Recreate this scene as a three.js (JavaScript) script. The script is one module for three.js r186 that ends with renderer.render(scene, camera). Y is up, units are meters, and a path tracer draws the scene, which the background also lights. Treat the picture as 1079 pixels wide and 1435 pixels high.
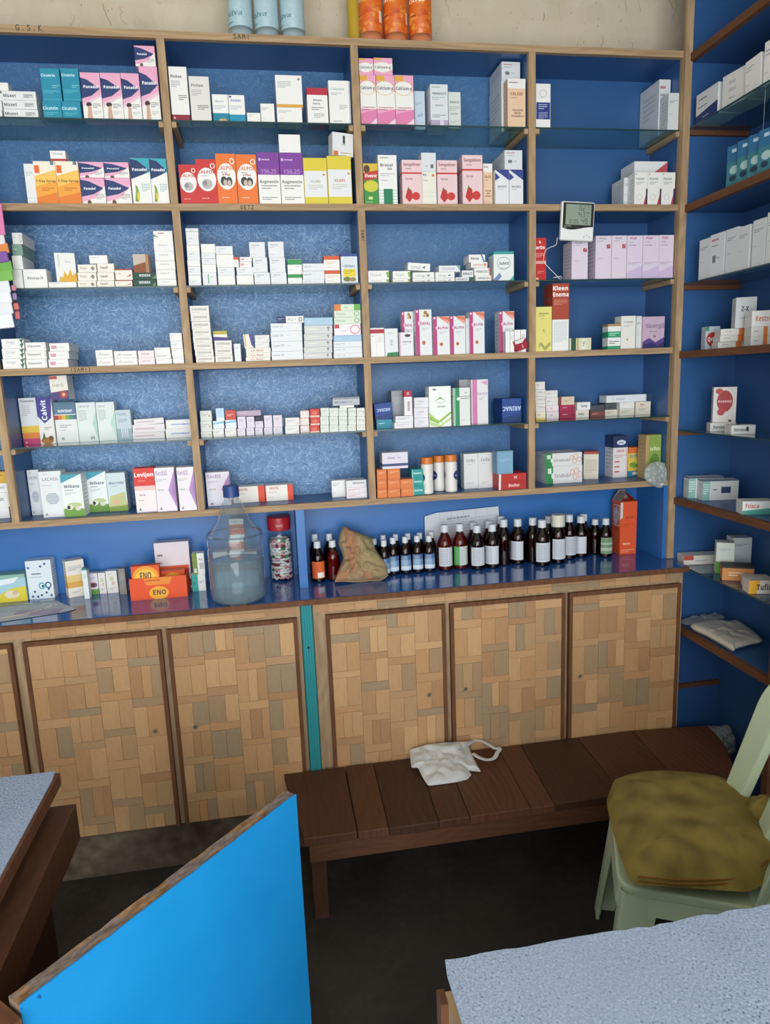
import * as THREE from 'three';
import { RoundedBoxGeometry } from 'three/addons/geometries/RoundedBoxGeometry.js';
import { mergeGeometries } from 'three/addons/utils/BufferGeometryUtils.js';
import { ImprovedNoise } from 'three/addons/math/ImprovedNoise.js';
import { RectAreaLightUniformsLib } from 'three/addons/lights/RectAreaLightUniformsLib.js';

// ---------------------------------------------------------------- camera, sky, daylight, exposure
const W = 1079, H = 1435, F = 979.04;
const scene = new THREE.Scene();
const camera = new THREE.PerspectiveCamera(2 * Math.atan(H / 2 / F) * 180 / Math.PI, W / H, 0.02, 60);
camera.rotation.order = 'YXZ';
camera.position.set(0.2466, 1.6903, 2.4487);
camera.rotation.set(-0.1849, -0.1602, -0.0386);
camera.updateMatrixWorld(true);
scene.add(camera);
const renderer = new THREE.WebGLRenderer({ antialias: true });
renderer.toneMapping = THREE.LinearToneMapping;
renderer.toneMappingExposure = 0.75;
renderer.shadowMap.enabled = true;
scene.background = new THREE.Color(0.80, 0.90, 1.0);      // overcast daylight
scene.backgroundIntensity = 2.0;
// the open shop front behind the photographer: the daylight that comes in through it
const OPEN = { x0: -1.6, x1: 1.65, y0: 0.1, y1: 2.85, z: 4.2 };
RectAreaLightUniformsLib.init();
const day = new THREE.RectAreaLight(new THREE.Color(0.93, 0.97, 1.0), 7.0, OPEN.x1 - OPEN.x0, OPEN.y1 - OPEN.y0);
day.position.set((OPEN.x0 + OPEN.x1) / 2, (OPEN.y0 + OPEN.y1) / 2, OPEN.z - 0.03);
day.lookAt(day.position.x, day.position.y, -5);
day.name = 'daylight_opening';
scene.add(day);

// ---------------------------------------------------------------- helpers
let seed = 7;
const rnd = (a = 0, b = 1) => { seed = (seed * 1664525 + 1013904223) >>> 0; return a + (b - a) * seed / 4294967296; };
const noise = new ImprovedNoise();
const fbm = (x, y, z = 0.5, o = 4) => { let s = 0, a = 0.5; for (let i = 0; i < o; i++) { s += a * noise.noise(x, y, z); x *= 2.03; y *= 2.03; z *= 2.03; a *= 0.5; } return s; };
const V = (x, y, z) => new THREE.Vector3(x, y, z);
const ray = (px, py) => { const d = V((px - W / 2) / F, -(py - H / 2) / F, -1).applyQuaternion(camera.quaternion); return [camera.position, d]; };
const onPlane = (px, py, n, k) => { const [o, d] = ray(px, py); return d.clone().multiplyScalar((k - n.dot(o)) / n.dot(d)).add(o); };
const onZ = (px, py, z) => onPlane(px, py, V(0, 0, 1), z);
const onY = (px, py, y) => onPlane(px, py, V(0, 1, 0), y);
const onX = (px, py, x) => onPlane(px, py, V(1, 0, 0), x);
const taken = {};
const numbered = (n) => { const k = taken[n] = (taken[n] ?? -1) + 1; return k ? n + '_' + String(k).padStart(3, '0') : n; };
function mesh(name, geo, mat, parent = scene) {
  const m = new THREE.Mesh(geo, mat); m.name = parent === scene ? numbered(name) : name; m.castShadow = m.receiveShadow = true; parent.add(m); return m;
}
function tag(o, label, category, group) { o.userData.label = label; o.userData.category = category; if (group) o.userData.group = group; return o; }
function thing(name, label, category, p = [0, 0, 0], ry = 0, group) {
  const g = new THREE.Group(); g.name = numbered(name); g.position.set(...p); g.rotation.y = ry; scene.add(g); return tag(g, label, category, group);
}
const struct = (name, geo, mat, label) => { const m = mesh(name, geo, mat); m.userData.kind = 'structure'; if (label) m.userData.label = label; return m; };
// a box between two corners, uv in metres
function boxGeo(x0, x1, y0, y1, z0, z1, uvs = 1, turn = false) {
  const w = x1 - x0, h = y1 - y0, d = z1 - z0, g = new THREE.BoxGeometry(w, h, d), uv = g.attributes.uv;
  const dims = [[d, h], [d, h], [w, d], [w, d], [w, h], [w, h]];
  const ou = (x0 * 1.7 + y0 * 2.3 + z0) % 1, ov = (y0 * 1.3 + x0 * 0.7) % 1;
  for (let f = 0; f < 6; f++) for (let i = 0; i < 4; i++) { const k = f * 4 + i; let a = uv.getX(k) * dims[f][0] * uvs + ou, b = uv.getY(k) * dims[f][1] * uvs + ov; if (turn) [a, b] = [b, a]; uv.setXY(k, a, b); }
  g.translate((x0 + x1) / 2, (y0 + y1) / 2, (z0 + z1) / 2); return g;
}
const rbox = (w, h, d, r, s = 2) => new RoundedBoxGeometry(w, h, d, s, r);
const lathe = (pts, n = 28) => new THREE.LatheGeometry(pts.map(([r, y]) => new THREE.Vector2(r, y)), n);
const tube = (pts, r, n = 24, m = 6) => new THREE.TubeGeometry(new THREE.CatmullRomCurve3(pts.map((p) => p.isVector3 ? p : V(...p))), n, r, m);
function canvasTex(w, h, draw, { repeat = true, srgb = true } = {}) {
  const c = document.createElement('canvas'); c.width = w; c.height = h; draw(c.getContext('2d'), w, h);
  const t = new THREE.CanvasTexture(c); if (srgb) t.colorSpace = THREE.SRGBColorSpace;
  if (repeat) t.wrapS = t.wrapT = THREE.RepeatWrapping; return t;
}
function pixelTex(n, f, srgb = true) {        // f(u, v) -> [r, g, b] 0..255, drawn over an n x n tile that repeats
  const a = new Uint8Array(n * n * 4);
  for (let y = 0; y < n; y++) for (let x = 0; x < n; x++) { const c = f(x / n, y / n); a.set([...c.map((k) => Math.max(0, Math.min(255, k))), 255], (y * n + x) * 4); }
  const t = new THREE.DataTexture(a, n, n); t.wrapS = t.wrapT = THREE.RepeatWrapping; t.magFilter = THREE.LinearFilter; if (srgb) t.colorSpace = THREE.SRGBColorSpace; t.needsUpdate = true; return t;
}
// a noise that repeats over the unit tile
const tiled = (u, v, k, z = 0, o = 3) => { const m = (a, b) => fbm(a * k, b * k, z, o), su = u * u * (3 - 2 * u), sv = v * v * (3 - 2 * v); return (m(u, v) * (1 - su) + m(u - 1, v) * su) * (1 - sv) + (m(u, v - 1) * (1 - su) + m(u - 1, v - 1) * su) * sv; };
const std = (o) => new THREE.MeshStandardMaterial({ roughness: 0.7, ...o });
const phys = (o) => new THREE.MeshPhysicalMaterial({ roughness: 0.5, ...o });

// ---------------------------------------------------------------- materials
const grain = (r, g, b, amp, z) => pixelTex(512, (u, v) => { const s = tiled(u, v, 3, z, 3), l = Math.sin((u * 26 + s * 5) * 6.283) * 0.35 + tiled(u, (v * 0.08) % 1, 60, z + 3, 2) * 1.6 + s * 0.8; return [r + amp * l, g + amp * l * 0.92, b + amp * l * 0.75]; });
const woodTex = grain(167, 139, 106, 20, 1.3);
const lightWoodTex = grain(214, 188, 154, 18, 6.3);
const M = {};
M.edge = std({ map: woodTex, roughness: 0.75 });
M.edgeDark = std({ map: woodTex, color: '#a07a60', roughness: 0.75 });
M.bench = std({ map: woodTex, color: '#7c5946', roughness: 0.62 });
M.bench2 = std({ map: woodTex, color: '#684a38', roughness: 0.6 });
M.bench3 = std({ map: woodTex, color: '#8a6650', roughness: 0.66 });
M.blue = std({ color: '#335c90', roughness: 0.38 });
M.blueLow = std({ color: '#2c6cb0', roughness: 0.35 });
M.counter = phys({ color: '#2a579a', roughness: 0.16, clearcoat: 0.5, clearcoatRoughness: 0.08 });
const fibre = (strong) => canvasTex(1024, 1024, (g, w, h) => {  // base tone and stroke contrast carry the sheen of panels that catch light
  g.fillStyle = strong ? '#5480ae' : '#43709f'; g.fillRect(0, 0, w, h);
  g.lineCap = 'round';
  for (let i = 0; i < (strong ? 5600 : 3600); i++) {
    const x = rnd(0, w), y = rnd(0, h), a = rnd(0, 6.28), l = rnd(16, 46), bend = rnd(-0.35, 0.35), k = rnd();
    g.strokeStyle = k < 0.3 ? 'rgba(52,88,134,0.5)' : `rgba(${strong ? '176,200,226' : '124,160,200'},${rnd(0.14, strong ? 0.62 : 0.3)})`; g.lineWidth = rnd(1.8, 5);
    for (const ox of [-w, 0, w]) for (const oy of [-h, 0, h]) {
      if (x + ox < -40 || x + ox > w + 40 || y + oy < -40 || y + oy > h + 40) continue;
      g.beginPath(); g.moveTo(x + ox, y + oy); g.quadraticCurveTo(x + ox + Math.cos(a + bend) * l / 2, y + oy + Math.sin(a + bend) * l / 2, x + ox + Math.cos(a) * l, y + oy + Math.sin(a) * l); g.stroke();
    }
  }
});
M.fibre = std({ map: fibre(true), roughness: 0.45 });
M.fibreLowSheen = std({ map: fibre(false), roughness: 0.42 });  // same laminate with less sheen painted in
M.glass = phys({ color: '#dcecea', roughness: 0.03, transmission: 1, thickness: 0, ior: 1.5 });
M.glassEdge = std({ color: '#1c3d40', roughness: 0.25 });
M.wall = std({ roughness: 0.95, map: canvasTex(2048, 1024, (g, w, h) => {
  g.fillStyle = '#cdc0a8'; g.fillRect(0, 0, w, h);
  for (let i = 0; i < 900; i++) { const x = rnd(0, w), y = rnd(0, h), r = rnd(6, 70); g.fillStyle = `rgba(${rnd() < 0.5 ? '176,158,130' : '222,214,196'},${rnd(0.03, 0.12)})`; g.beginPath(); g.ellipse(x, y, r, r * rnd(0.4, 1.4), rnd(0, 3), 0, 7); g.fill(); }
  for (let i = 0; i < 150; i++) { let x = rnd(0, w), y = rnd(0, h); g.strokeStyle = `rgba(96,82,62,${rnd(0.2, 0.6)})`; g.lineWidth = rnd(0.8, 2.4); g.beginPath(); g.moveTo(x, y); for (let k = 0; k < 6; k++) { x += rnd(-9, 9); y += rnd(4, 16); g.lineTo(x, y); } g.stroke(); }
  for (let i = 0; i < 500; i++) { g.fillStyle = `rgba(90,76,56,${rnd(0.2, 0.6)})`; g.fillRect(rnd(0, w), rnd(0, h), rnd(1, 4), rnd(1, 6)); }
}) });
M.plainWall = std({ color: '#d6d0c2', roughness: 0.95 });
M.floor = std({ roughness: 0.75, map: pixelTex(512, (u, v) => { const a = tiled(u, v, 4, 2.2, 4), b = tiled(u, v, 40, 5.1, 2); const s = a * 46 + b * 22 + (rnd() < 0.01 ? 25 : 0); return [50 + s * 0.7, 45 + s * 0.7, 40 + s * 0.6]; }) });
M.plinth = std({ roughness: 0.95, map: pixelTex(256, (u, v) => { const a = tiled(u, v, 5, 8, 4), b = tiled(u, v, 24, 1, 2); const s = a * 70 + b * 50; return [88 + s, 76 + s, 62 + s * 0.8]; }) });
M.speckle = std({ roughness: 0.42, map: pixelTex(1024, (u, v) => { const b = tiled(u, v, 110, 3, 2), c = tiled(u, v, 5, 9, 3); let s = b * 92 + c * 14 + rnd(-12, 12); if (b < -0.22) s -= 46; return [162 + s, 177 + s, 201 + s]; }) });
M.doorBlue = std({ roughness: 0.42, map: pixelTex(512, (u, v) => { const a = tiled(u, v, 5, 6, 4) * 20, d = tiled(u, v, 9, 14, 4); const dirt = d > 0.02 && tiled(u, v, 48, 21, 3) > 0.3 ? -46 : 0; return [24 + a * 0.6 + dirt * 0.3, 139 + a + dirt, 205 + a + dirt]; }) });
M.rough = std({ roughness: 0.95, map: pixelTex(256, (u, v) => { const a = tiled(u, v, 12, 3, 4), b = tiled(u, v, 3, 7, 2); const k = b > 0.05 ? 1 : 0; return [128 + a * 90 + k * 18, 112 + a * 90, 104 + a * 90 - k * 26]; }) });
M.teal = std({ color: '#2b8c92', roughness: 0.5 });
M.black = std({ color: '#1b1a18', roughness: 0.7 });
M.white = std({ color: '#e8e8e6', roughness: 0.5 });
M.ink = std({ color: '#241a16', roughness: 0.9 });
M.metal = std({ color: '#8e8a84', metalness: 0.8, roughness: 0.4 });

// ---------------------------------------------------------------- the room
const FLOOR = 0, CEIL = 3.3, D = 0.205, XL = -2.3, XR = 2.02, ZF = 4.2, BW = -D - 0.018;
struct('floor', boxGeo(XL - 0.2, XR + 0.2, -0.12, FLOOR, BW - 0.15, ZF, 1), M.floor, 'dark worn concrete floor of the shop');
struct('ceiling', boxGeo(XL - 0.2, XR + 0.2, CEIL, CEIL + 0.12, BW - 0.15, ZF + 0.15), M.plainWall, 'plain plaster ceiling');
{ const g = boxGeo(XL - 0.2, XR + 0.2, FLOOR, CEIL, BW - 0.15, BW, 1); const uv = g.attributes.uv; for (let i = 0; i < uv.count; i++) uv.setXY(i, uv.getX(i) / 2.2, uv.getY(i) / 1.1); struct('wall_back', g, M.wall, 'stained cream plaster wall above the shelves'); }
struct('wall_right', boxGeo(XR, XR + 0.2, FLOOR, CEIL, BW, ZF), M.plainWall, 'plaster wall behind the corner shelving');
struct('wall_left', boxGeo(XL - 0.2, XL, FLOOR, CEIL, BW, ZF), M.plainWall, 'plaster wall at the end of the long shelves');
struct('wall_front', mergeGeometries([boxGeo(XL - 0.2, OPEN.x0, FLOOR, CEIL, ZF, ZF + 0.15), boxGeo(OPEN.x1, XR + 0.2, FLOOR, CEIL, ZF, ZF + 0.15), boxGeo(OPEN.x0, OPEN.x1, OPEN.y1, CEIL, ZF, ZF + 0.15)]), M.plainWall, 'plaster wall around the open shop front');
struct('pavement', boxGeo(-8, 8, -0.14, -0.02, ZF + 0.15, 16), std({ color: '#8d877c', roughness: 0.95 }), 'paved street outside the open shop front');

// ---------------------------------------------------------------- the long shelving on the back wall
const DX = [-1.2, -0.6, 0, 0.6, 1.2, 1.76], R1 = 2.7511, R2 = 2.2736, R3 = 1.774, R4 = 1.2765, C = 0.965, ZC = 0.13, TH = 0.021;
const G1 = 2.521, G2 = 2.022, G3 = 1.522;
const SURF = { T: G1, U: R2, V: G2, W: R3, X: G3, Y: R4, N: C };
const shelving = thing('shelving_unit', 'tall blue built-in shelving with pale wooden edges along the cream wall', 'shelving');
const xa = DX[0] - 0.3, xb = DX[5];
for (const [i, m] of [[0, M.fibre], [1, M.fibre], [2, M.fibre], [3, M.fibreLowSheen], [4, M.blue]]) {
  // back board of a bay, its painted sheen fading from bay to bay
  for (const [lo, hi, lv] of [[R2, R1, 0], [R3, R2, 1], [R4, R3, 2]]) mesh('back_panel', boxGeo(i ? DX[i] : xa, DX[i + 1], lo - TH, hi, -D - 0.012, -D, 1.9), lv === 0 ? (i === 4 ? M.blue : M.fibreLowSheen) : m, shelving);
}
mesh('back_panel', boxGeo(xa, xb, C, R4 - TH, -D - 0.012, -D), M.blueLow, shelving);
for (const y of [R1 + TH, R2, R3, R4]) {
  const b = mesh('shelf_board', boxGeo(xa, xb - 0.011, y - TH, y, -D, -0.018, 1), M.blue, shelving);
  const g = new THREE.BoxGeometry(xb - 0.011 - xa, TH, 0.018, 60, 2, 1), p = g.attributes.position, uv = g.attributes.uv;
  for (let k = 0; k < p.count; k++) { p.setY(k, p.getY(k) - 0.0016 * Math.abs(noise.noise(p.getX(k) * 7 + y * 9, 1, y))); uv.setXY(k, (p.getY(k) + p.getZ(k)) * 2 + y, p.getX(k) * 0.9 + y); }
  g.translate((xa + xb - 0.011) / 2, y - TH / 2, -0.009); g.computeVertexNormals(); mesh('edge_strip', g, M.edge, b);
}
const lev = [[R4, R3 - TH], [R3, R2 - TH], [R2, R1]];
for (let i = 0; i < 6; i++) for (const [lo, hi] of lev) {
  const t = i === 5 ? 0.022 : 0.024, x = DX[i], off = i > 0 && i < 5 && lo === R3 ? 0.002 : 0;
  const b = mesh('divider', boxGeo(x - t / 2, x + t / 2, lo, hi, -D, -0.019), M.blue, shelving);
  mesh('edge_strip', boxGeo(x - t / 2 + off, x + t / 2 + off, lo, hi, -0.019, -0.001, 1), M.edge, b);
}
for (let i = 0; i < 5; i++) for (const y of [G1, G2, G3]) {
  const x0 = (i ? DX[i] : DX[0]) + 0.013, x1 = DX[i + 1] - 0.013;
  const g = mesh('glass_shelf', boxGeo(x0, x1, y - 0.005, y, -D + 0.003, -0.006), M.glass, shelving);
  mesh('polished_edge', boxGeo(x0, x1, y - 0.005, y, -0.006, -0.0045), M.glassEdge, g);
  for (const [a, b] of [[x0, x0 + 0.014], [x1 - 0.014, x1]]) mesh('cleat', boxGeo(a, b, y - 0.022, y - 0.0055, -D + 0.002, -0.004, 1, true), M.edge, shelving);
}
// blue boards between counter and bottom shelf
for (const [x0, x1] of [[0.322, 0.352], [1.735, 1.757]]) mesh('support_board', boxGeo(x0, x1, C, R4 - TH, -D, x0 > 1 ? -0.002 : -0.012), M.blueLow, shelving);
// handwriting in marker on the wooden edges: letters as pen strokes
const LET = { G: [[[.9, .8], [.5, 1], [.1, .6], [.2, .1], [.7, 0], [.9, .4], [.5, .4]]], S: [[[.9, .9], [.4, 1], [.2, .7], [.8, .4], [.6, 0], [.1, .1]]], K: [[[.2, 1], [.2, 0]], [[.8, 1], [.2, .5], [.9, 0]]], A: [[[0, 0], [.5, 1], [.9, 0]], [[.2, .4], [.8, .4]]], M: [[[.1, 0], [.2, 1], [.5, .4], [.8, 1], [.9, 0]]], I: [[[.5, 1], [.5, 0]]], E: [[[.9, 1], [.2, 1], [.2, 0], [.9, 0]], [[.2, .5], [.7, .5]]], T: [[[.1, 1], [.9, 1]], [[.5, 1], [.5, 0]]], Z: [[[.1, 1], [.9, 1], [.1, 0], [.9, 0]]], '.': [[[.4, 0], [.5, .12]]], '(': [[[.8, 1.1], [.4, .5], [.8, -.1]]], ')': [[[.2, 1.1], [.6, .5], [.2, -.1]]], '3': [[[.1, .9], [.7, 1], [.4, .55], [.8, .3], [.1, 0]]] };
function scribble(text, px, py, size, vertical = false, parent = shelving) {
  const o = onZ(px, py, 0), geos = [];
  [...text].forEach((ch, i) => (LET[ch] || []).forEach((st) => {
    for (let k = 0; k + 1 < st.length; k++) {
      const q = st.slice(k, k + 2).map(([a, b]) => { let X = (a * 0.75 + i * 1.05) * size + rnd(-0.0006, 0.0006), Y = b * size; return vertical ? [Y, -X] : [X, Y]; });
      const dx = q[1][0] - q[0][0], dy = q[1][1] - q[0][1], l = Math.hypot(dx, dy), g = new THREE.BoxGeometry(l + 0.001, 0.0013, 0.0006);
      g.rotateZ(Math.atan2(dy, dx)); g.translate((q[0][0] + q[1][0]) / 2, (q[0][1] + q[1][1]) / 2, 0); geos.push(g);
    }
  }));
  const m = mesh('handwriting', mergeGeometries(geos), M.ink, parent); m.position.set(o.x, o.y, 0.0006); m.userData.label = 'black marker handwriting';
}
scribble('G.S.K', 22, 42, 0.015); scribble('SAMI', 327, 54, 0.013); scribble('GETZ', 337, 293, 0.011); scribble('(SAMI)', 98, 521, 0.011); scribble('SAMI', 506, 322, 0.009, true);

// ---------------------------------------------------------------- worktop and base cabinets
{
  const w = thing('worktop', 'glossy dark blue worktop running along under the shelves', 'worktop');
  mesh('surface', boxGeo(xa, 1.7655, C - 0.012, C, -D, ZC), M.counter, w);
  mesh('edge_strip', boxGeo(xa, 1.7655, C - 0.02, C - 0.001, ZC, ZC + 0.006, 1), M.edgeDark, w);
}
const tones = ['#d9b080', '#e2bd90', '#c9a070', '#ecca9e', '#b09a80', '#d8b488', '#a39a8c', '#dcae76', '#cdb08a', '#c0935f'];
const stripMats = tones.map((c) => std({ map: lightWoodTex, roughness: 0.6, color: new THREE.Color(c).lerp(new THREE.Color('#f4f2ee'), 0.3) }));
const unitBox = new THREE.BoxGeometry(1, 1, 1);
const strip = (x0, x1, y0, y1, z0, parent, name = 'wood_strip') => {
  const g = 0.0009, m = mesh(name, unitBox, stripMats[Math.floor(rnd(0, 0.9999) * tones.length)], parent), w = x1 - x0 - g, h = y1 - y0 - g, t = rnd(0.0022, 0.004);
  if (w > h) { m.rotation.z = Math.PI / 2; m.scale.set(h, w, t); } else m.scale.set(w, h, t);
  m.position.set((x0 + x1) / 2, (y0 + y1) / 2, z0 + t / 2); return m;
};
const ZD = 0.098;    // face of the cabinet frame
function cabinet(x0, x1, doors, label) {
  const c = thing('base_cabinet', label, 'cabinet');
  mesh('carcass', boxGeo(x0, x1, 0.165, C - 0.02, -D, ZD - 0.004, 1), M.edgeDark, c);
  const f = mesh('face_frame', boxGeo(x0, x1, 0.165, C - 0.02, ZD - 0.004, ZD, 1), M.edge, c);
  for (let x = x0; x < x1 - 0.02;) { const l = Math.min(rnd(0.05, 0.11), x1 - x); const s = rnd() < 0.5; if (s) { strip(x, x + l, 0.905, 0.944, ZD, f); } else { strip(x, x + l, 0.925, 0.944, ZD, f); strip(x, x + l, 0.905, 0.925, ZD, f); } x += l; }
  for (const [a, b, knob, hole] of doors) {
    const d = mesh('door', boxGeo(a, b, 0.17, 0.895, ZD, ZD + 0.014, 1), M.edgeDark, c), z = ZD + 0.014, e = 0.013;
    const X0 = a + e, X1 = b - e, Y0 = 0.17 + 0.004, Y1 = 0.895 - e, n = 4, cw = (X1 - X0) / n;
    // dark mouldings around the panel
    mesh('moulding', mergeGeometries([boxGeo(a, b, Y1, 0.897, z, z + 0.007, 1), boxGeo(a, X0, 0.17, Y1, z, z + 0.007, 1), boxGeo(X1, b, 0.17, Y1, z, z + 0.007, 1)]), M.edgeDark, d);
    for (let k = 0; k < n; k++) {
      let y = Y0 - (k % 2 ? 0.055 : 0) - rnd(0, 0.015), flat = rnd() < 0.3;
      while (y < Y1 - 0.004) {
        const h = flat ? rnd(0.024, 0.034) : rnd(0.085, 0.118), lo = Math.max(y, Y0), hi = Y1 - (y + h) < 0.016 ? Y1 : Math.min(y + h, Y1);
        if (hi - lo > 0.006) {
          if (flat) strip(X0 + k * cw, X0 + (k + 1) * cw, lo, hi, z, d);
          else { const p = rnd() < 0.3 ? 3 : 2, cuts = [0]; for (let q = 1; q < p; q++) cuts.push(q / p + rnd(-0.07, 0.07)); cuts.push(1); for (let q = 0; q < p; q++) strip(X0 + (k + cuts[q]) * cw, X0 + (k + cuts[q + 1]) * cw, lo, hi, z, d); }
        }
        y = hi === Y1 ? Y1 : y + h; flat = !flat;
      }
    }
    if (hole) {
      const r = mesh('lock_ring', new THREE.TorusGeometry(0.0085, 0.0022, 8, 20), M.edge, d); r.position.set(hole[0], hole[1], z + 0.0045);
      const k = mesh('lock', new THREE.CylinderGeometry(0.005, 0.005, 0.006, 12), M.metal, d); k.rotation.x = Math.PI / 2; k.position.set(hole[0], hole[1], z + 0.004);
    }
  }
  return c;
}
const hole = (px, py) => { const p = onZ(px, py, ZD + 0.014); return [p.x, p.y]; };
cabinet(-1.5, 0.313, [[-1.05, -0.625], [-0.592, -0.155, 0, hole(218, 1024)], [-0.137, 0.3, 0, hole(274, 1018)]], 'parquet-faced base cabinet standing on a masonry plinth by the desk');
cabinet(0.357, 1.765, [[0.4, 0.828, 0, hole(601, 973)], [0.846, 1.284, 0, hole(652, 965)], [1.3, 1.748, 0, hole(812, 947)]], 'parquet-faced base cabinet with three doors behind the plank bench');
{
  const t = thing('fluted_batten', 'teal painted fluted batten between the two cabinets', 'batten');
  for (let k = 0; k < 4; k++) { const g = new THREE.CylinderGeometry(0.0058, 0.0058, C - 0.02 - 0.165, 10); g.scale(1, 1, 0.8); const m = mesh('flute', g, M.teal, t); m.position.set(0.3215 + k * 0.0088 + 0.0004, (C - 0.02 + 0.165) / 2, ZD + 0.012); }
  mesh('backing', boxGeo(0.315, 0.355, 0.165, C - 0.02, ZD - 0.02, ZD + 0.01), M.teal, t);
  const s = onZ(437, 907, ZD + 0.017), n = mesh('screw', new THREE.CylinderGeometry(0.004, 0.004, 0.003, 10), M.black, t); n.rotation.x = Math.PI / 2; n.position.set(0.334, s.y, ZD + 0.0175);
}
struct('plinth', boxGeo(-1.5, 1.765, 0, 0.163, -D, ZD - 0.002, 1), M.plinth, 'rough masonry plinth under the cabinets');

// ---------------------------------------------------------------- corner shelving on the side wall
const XS = 1.772, XD = XR - 0.002, ZP = 0.585;
const side = thing('corner_shelving', 'tall dark blue shelving standing at an angle in the corner', 'shelving');
mesh('end_panel', boxGeo(XS + 0.001, XD, 0, CEIL - 0.02, -0.018, 0), M.blue, side);
mesh('back_panel', boxGeo(XD - 0.01, XD, 0, CEIL - 0.02, 0, 1.3), M.blue, side);
mesh('corner_post', boxGeo(1.7495, XS + 0.004, C + 0.002, CEIL - 0.02, -0.0005, 0.012, 1), M.edge, side);
mesh('front_post', boxGeo(XS - 0.01, XS + 0.012, 0, CEIL - 0.02, ZP, ZP + 0.026, 1), M.edgeDark, side);
mesh('inner_panel', boxGeo(XS + 0.012, XD - 0.01, 0, CEIL - 0.02, ZP + 0.004, ZP + 0.02), M.blue, side);
const SW = [2.76, 2.268, 1.757, 1.209, 0.71], SG = [2.522, 1.998, 1.468, 0.952];
for (const y of SW) { const b = mesh('shelf_board', boxGeo(XS + 0.016, XD - 0.01, y - 0.024, y, 0.001, ZP + 0.003), M.blue, side); mesh('edge_strip', boxGeo(XS - 0.004, XS + 0.016, y - 0.025, y, 0.013, ZP - 0.001, 1, true), M.edgeDark, b); }
for (const y of SG) {
  const g = mesh('glass_shelf', boxGeo(XS + 0.004, XD - 0.012, y - 0.005, y, 0.014, ZP - 0.002), M.glass, side); mesh('polished_edge', boxGeo(XS + 0.0025, XS + 0.004, y - 0.005, y, 0.014, ZP - 0.002), M.glassEdge, g);
  mesh('cleat', boxGeo(XS + 0.005, XD - 0.012, y - 0.022, y - 0.0055, 0.0005, 0.014, 1, true), M.edgeDark, side);
}
mesh('cleat', boxGeo(XS + 0.005, XD - 0.012, 0.415, 0.433, 0.0005, 0.014, 1, true), M.edgeDark, side);
mesh('lower_board', boxGeo(XS + 0.02, XD - 0.01, 0.04, 0.06, 0.001, ZP + 0.003), M.blue, side);

// ---------------------------------------------------------------- plank bench in front of the cabinet
const BY = 0.322, BZ0 = 0.125, BZ1 = 0.508;
{
  const b = thing('plank_bench', 'low dark brown bench of worn planks in front of the cabinet', 'bench');
  const q = (zx, zy) => onY(420 + zx / 1.927, 770 + zy / 1.927, BY);
  const at = (p0, p1) => { const a = q(...p0), c = q(...p1), k = (c.x - a.x) / (c.z - a.z); return [a.x + k * (BZ0 - a.z), a.x + k * (BZ1 - a.z)]; };
  const J = [[0.222, 0.272], at([120, 580], [155, 760]), at([195, 565], [240, 748]), at([338, 620], [375, 730]), at([425, 635], [460, 720]), at([545, 555], [622, 695]), at([590, 515], [690, 690]), at([740, 497], [835, 612]), at([885, 475], [990, 590]), [1.86, 1.72]];
  const mats = [M.bench, M.bench2, M.bench3];
  for (let i = 0; i + 1 < J.length; i++) {
    const g0 = i ? 0.0028 + (i === 1 ? 0.002 : 0) : 0, [a0, a1] = [J[i][0] + g0, J[i][1] + g0], [c0, c1] = [J[i + 1][0] - 0.0028, J[i + 1][1] - 0.0028];
    const s = new THREE.Shape(); const f = BZ1 + rnd(-0.006, 0.004);
    s.moveTo(a0, -BZ0); s.lineTo(c0, -BZ0 - (i === 8 ? 0.03 : 0)); if (i === 8) s.quadraticCurveTo(c0 - 0.01, -0.33, c1, -f); else s.lineTo(c1, -f); s.lineTo(a1, -f); s.closePath();
    const g = new THREE.ExtrudeGeometry(s, { depth: 0.024, bevelEnabled: true, bevelSize: 0.0018, bevelThickness: 0.0018, bevelSegments: 1 });
    const uv = g.attributes.uv; for (let k = 0; k < uv.count; k++) uv.setXY(k, uv.getX(k) * 1.6 + i * 0.37, uv.getY(k) * 0.9 + i * 0.21);
    g.rotateX(-Math.PI / 2); g.translate(0, BY - 0.026 + rnd(-0.0012, 0.0012), 0); mesh('plank', g, mats[(i * 2 + (i > 4 ? 1 : 0)) % 3], b);
  }
  mesh('front_rail', boxGeo(0.285, 1.7, BY - 0.09, BY - 0.028, BZ1 - 0.045, BZ1 - 0.008, 1.5, true), M.bench3, b);
  mesh('rear_rail', boxGeo(0.285, 1.7, BY - 0.09, BY - 0.028, BZ0 + 0.005, BZ0 + 0.035, 1.5, true), M.bench, b);
  for (const [x, z] of [[0.29, BZ1 - 0.085], [0.29, BZ0 + 0.04], [1.62, BZ1 - 0.085], [1.62, BZ0 + 0.04]]) mesh('leg', boxGeo(x, x + 0.045, 0, BY - 0.028, z, z + 0.04, 1.5), M.bench2, b);
}

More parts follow.
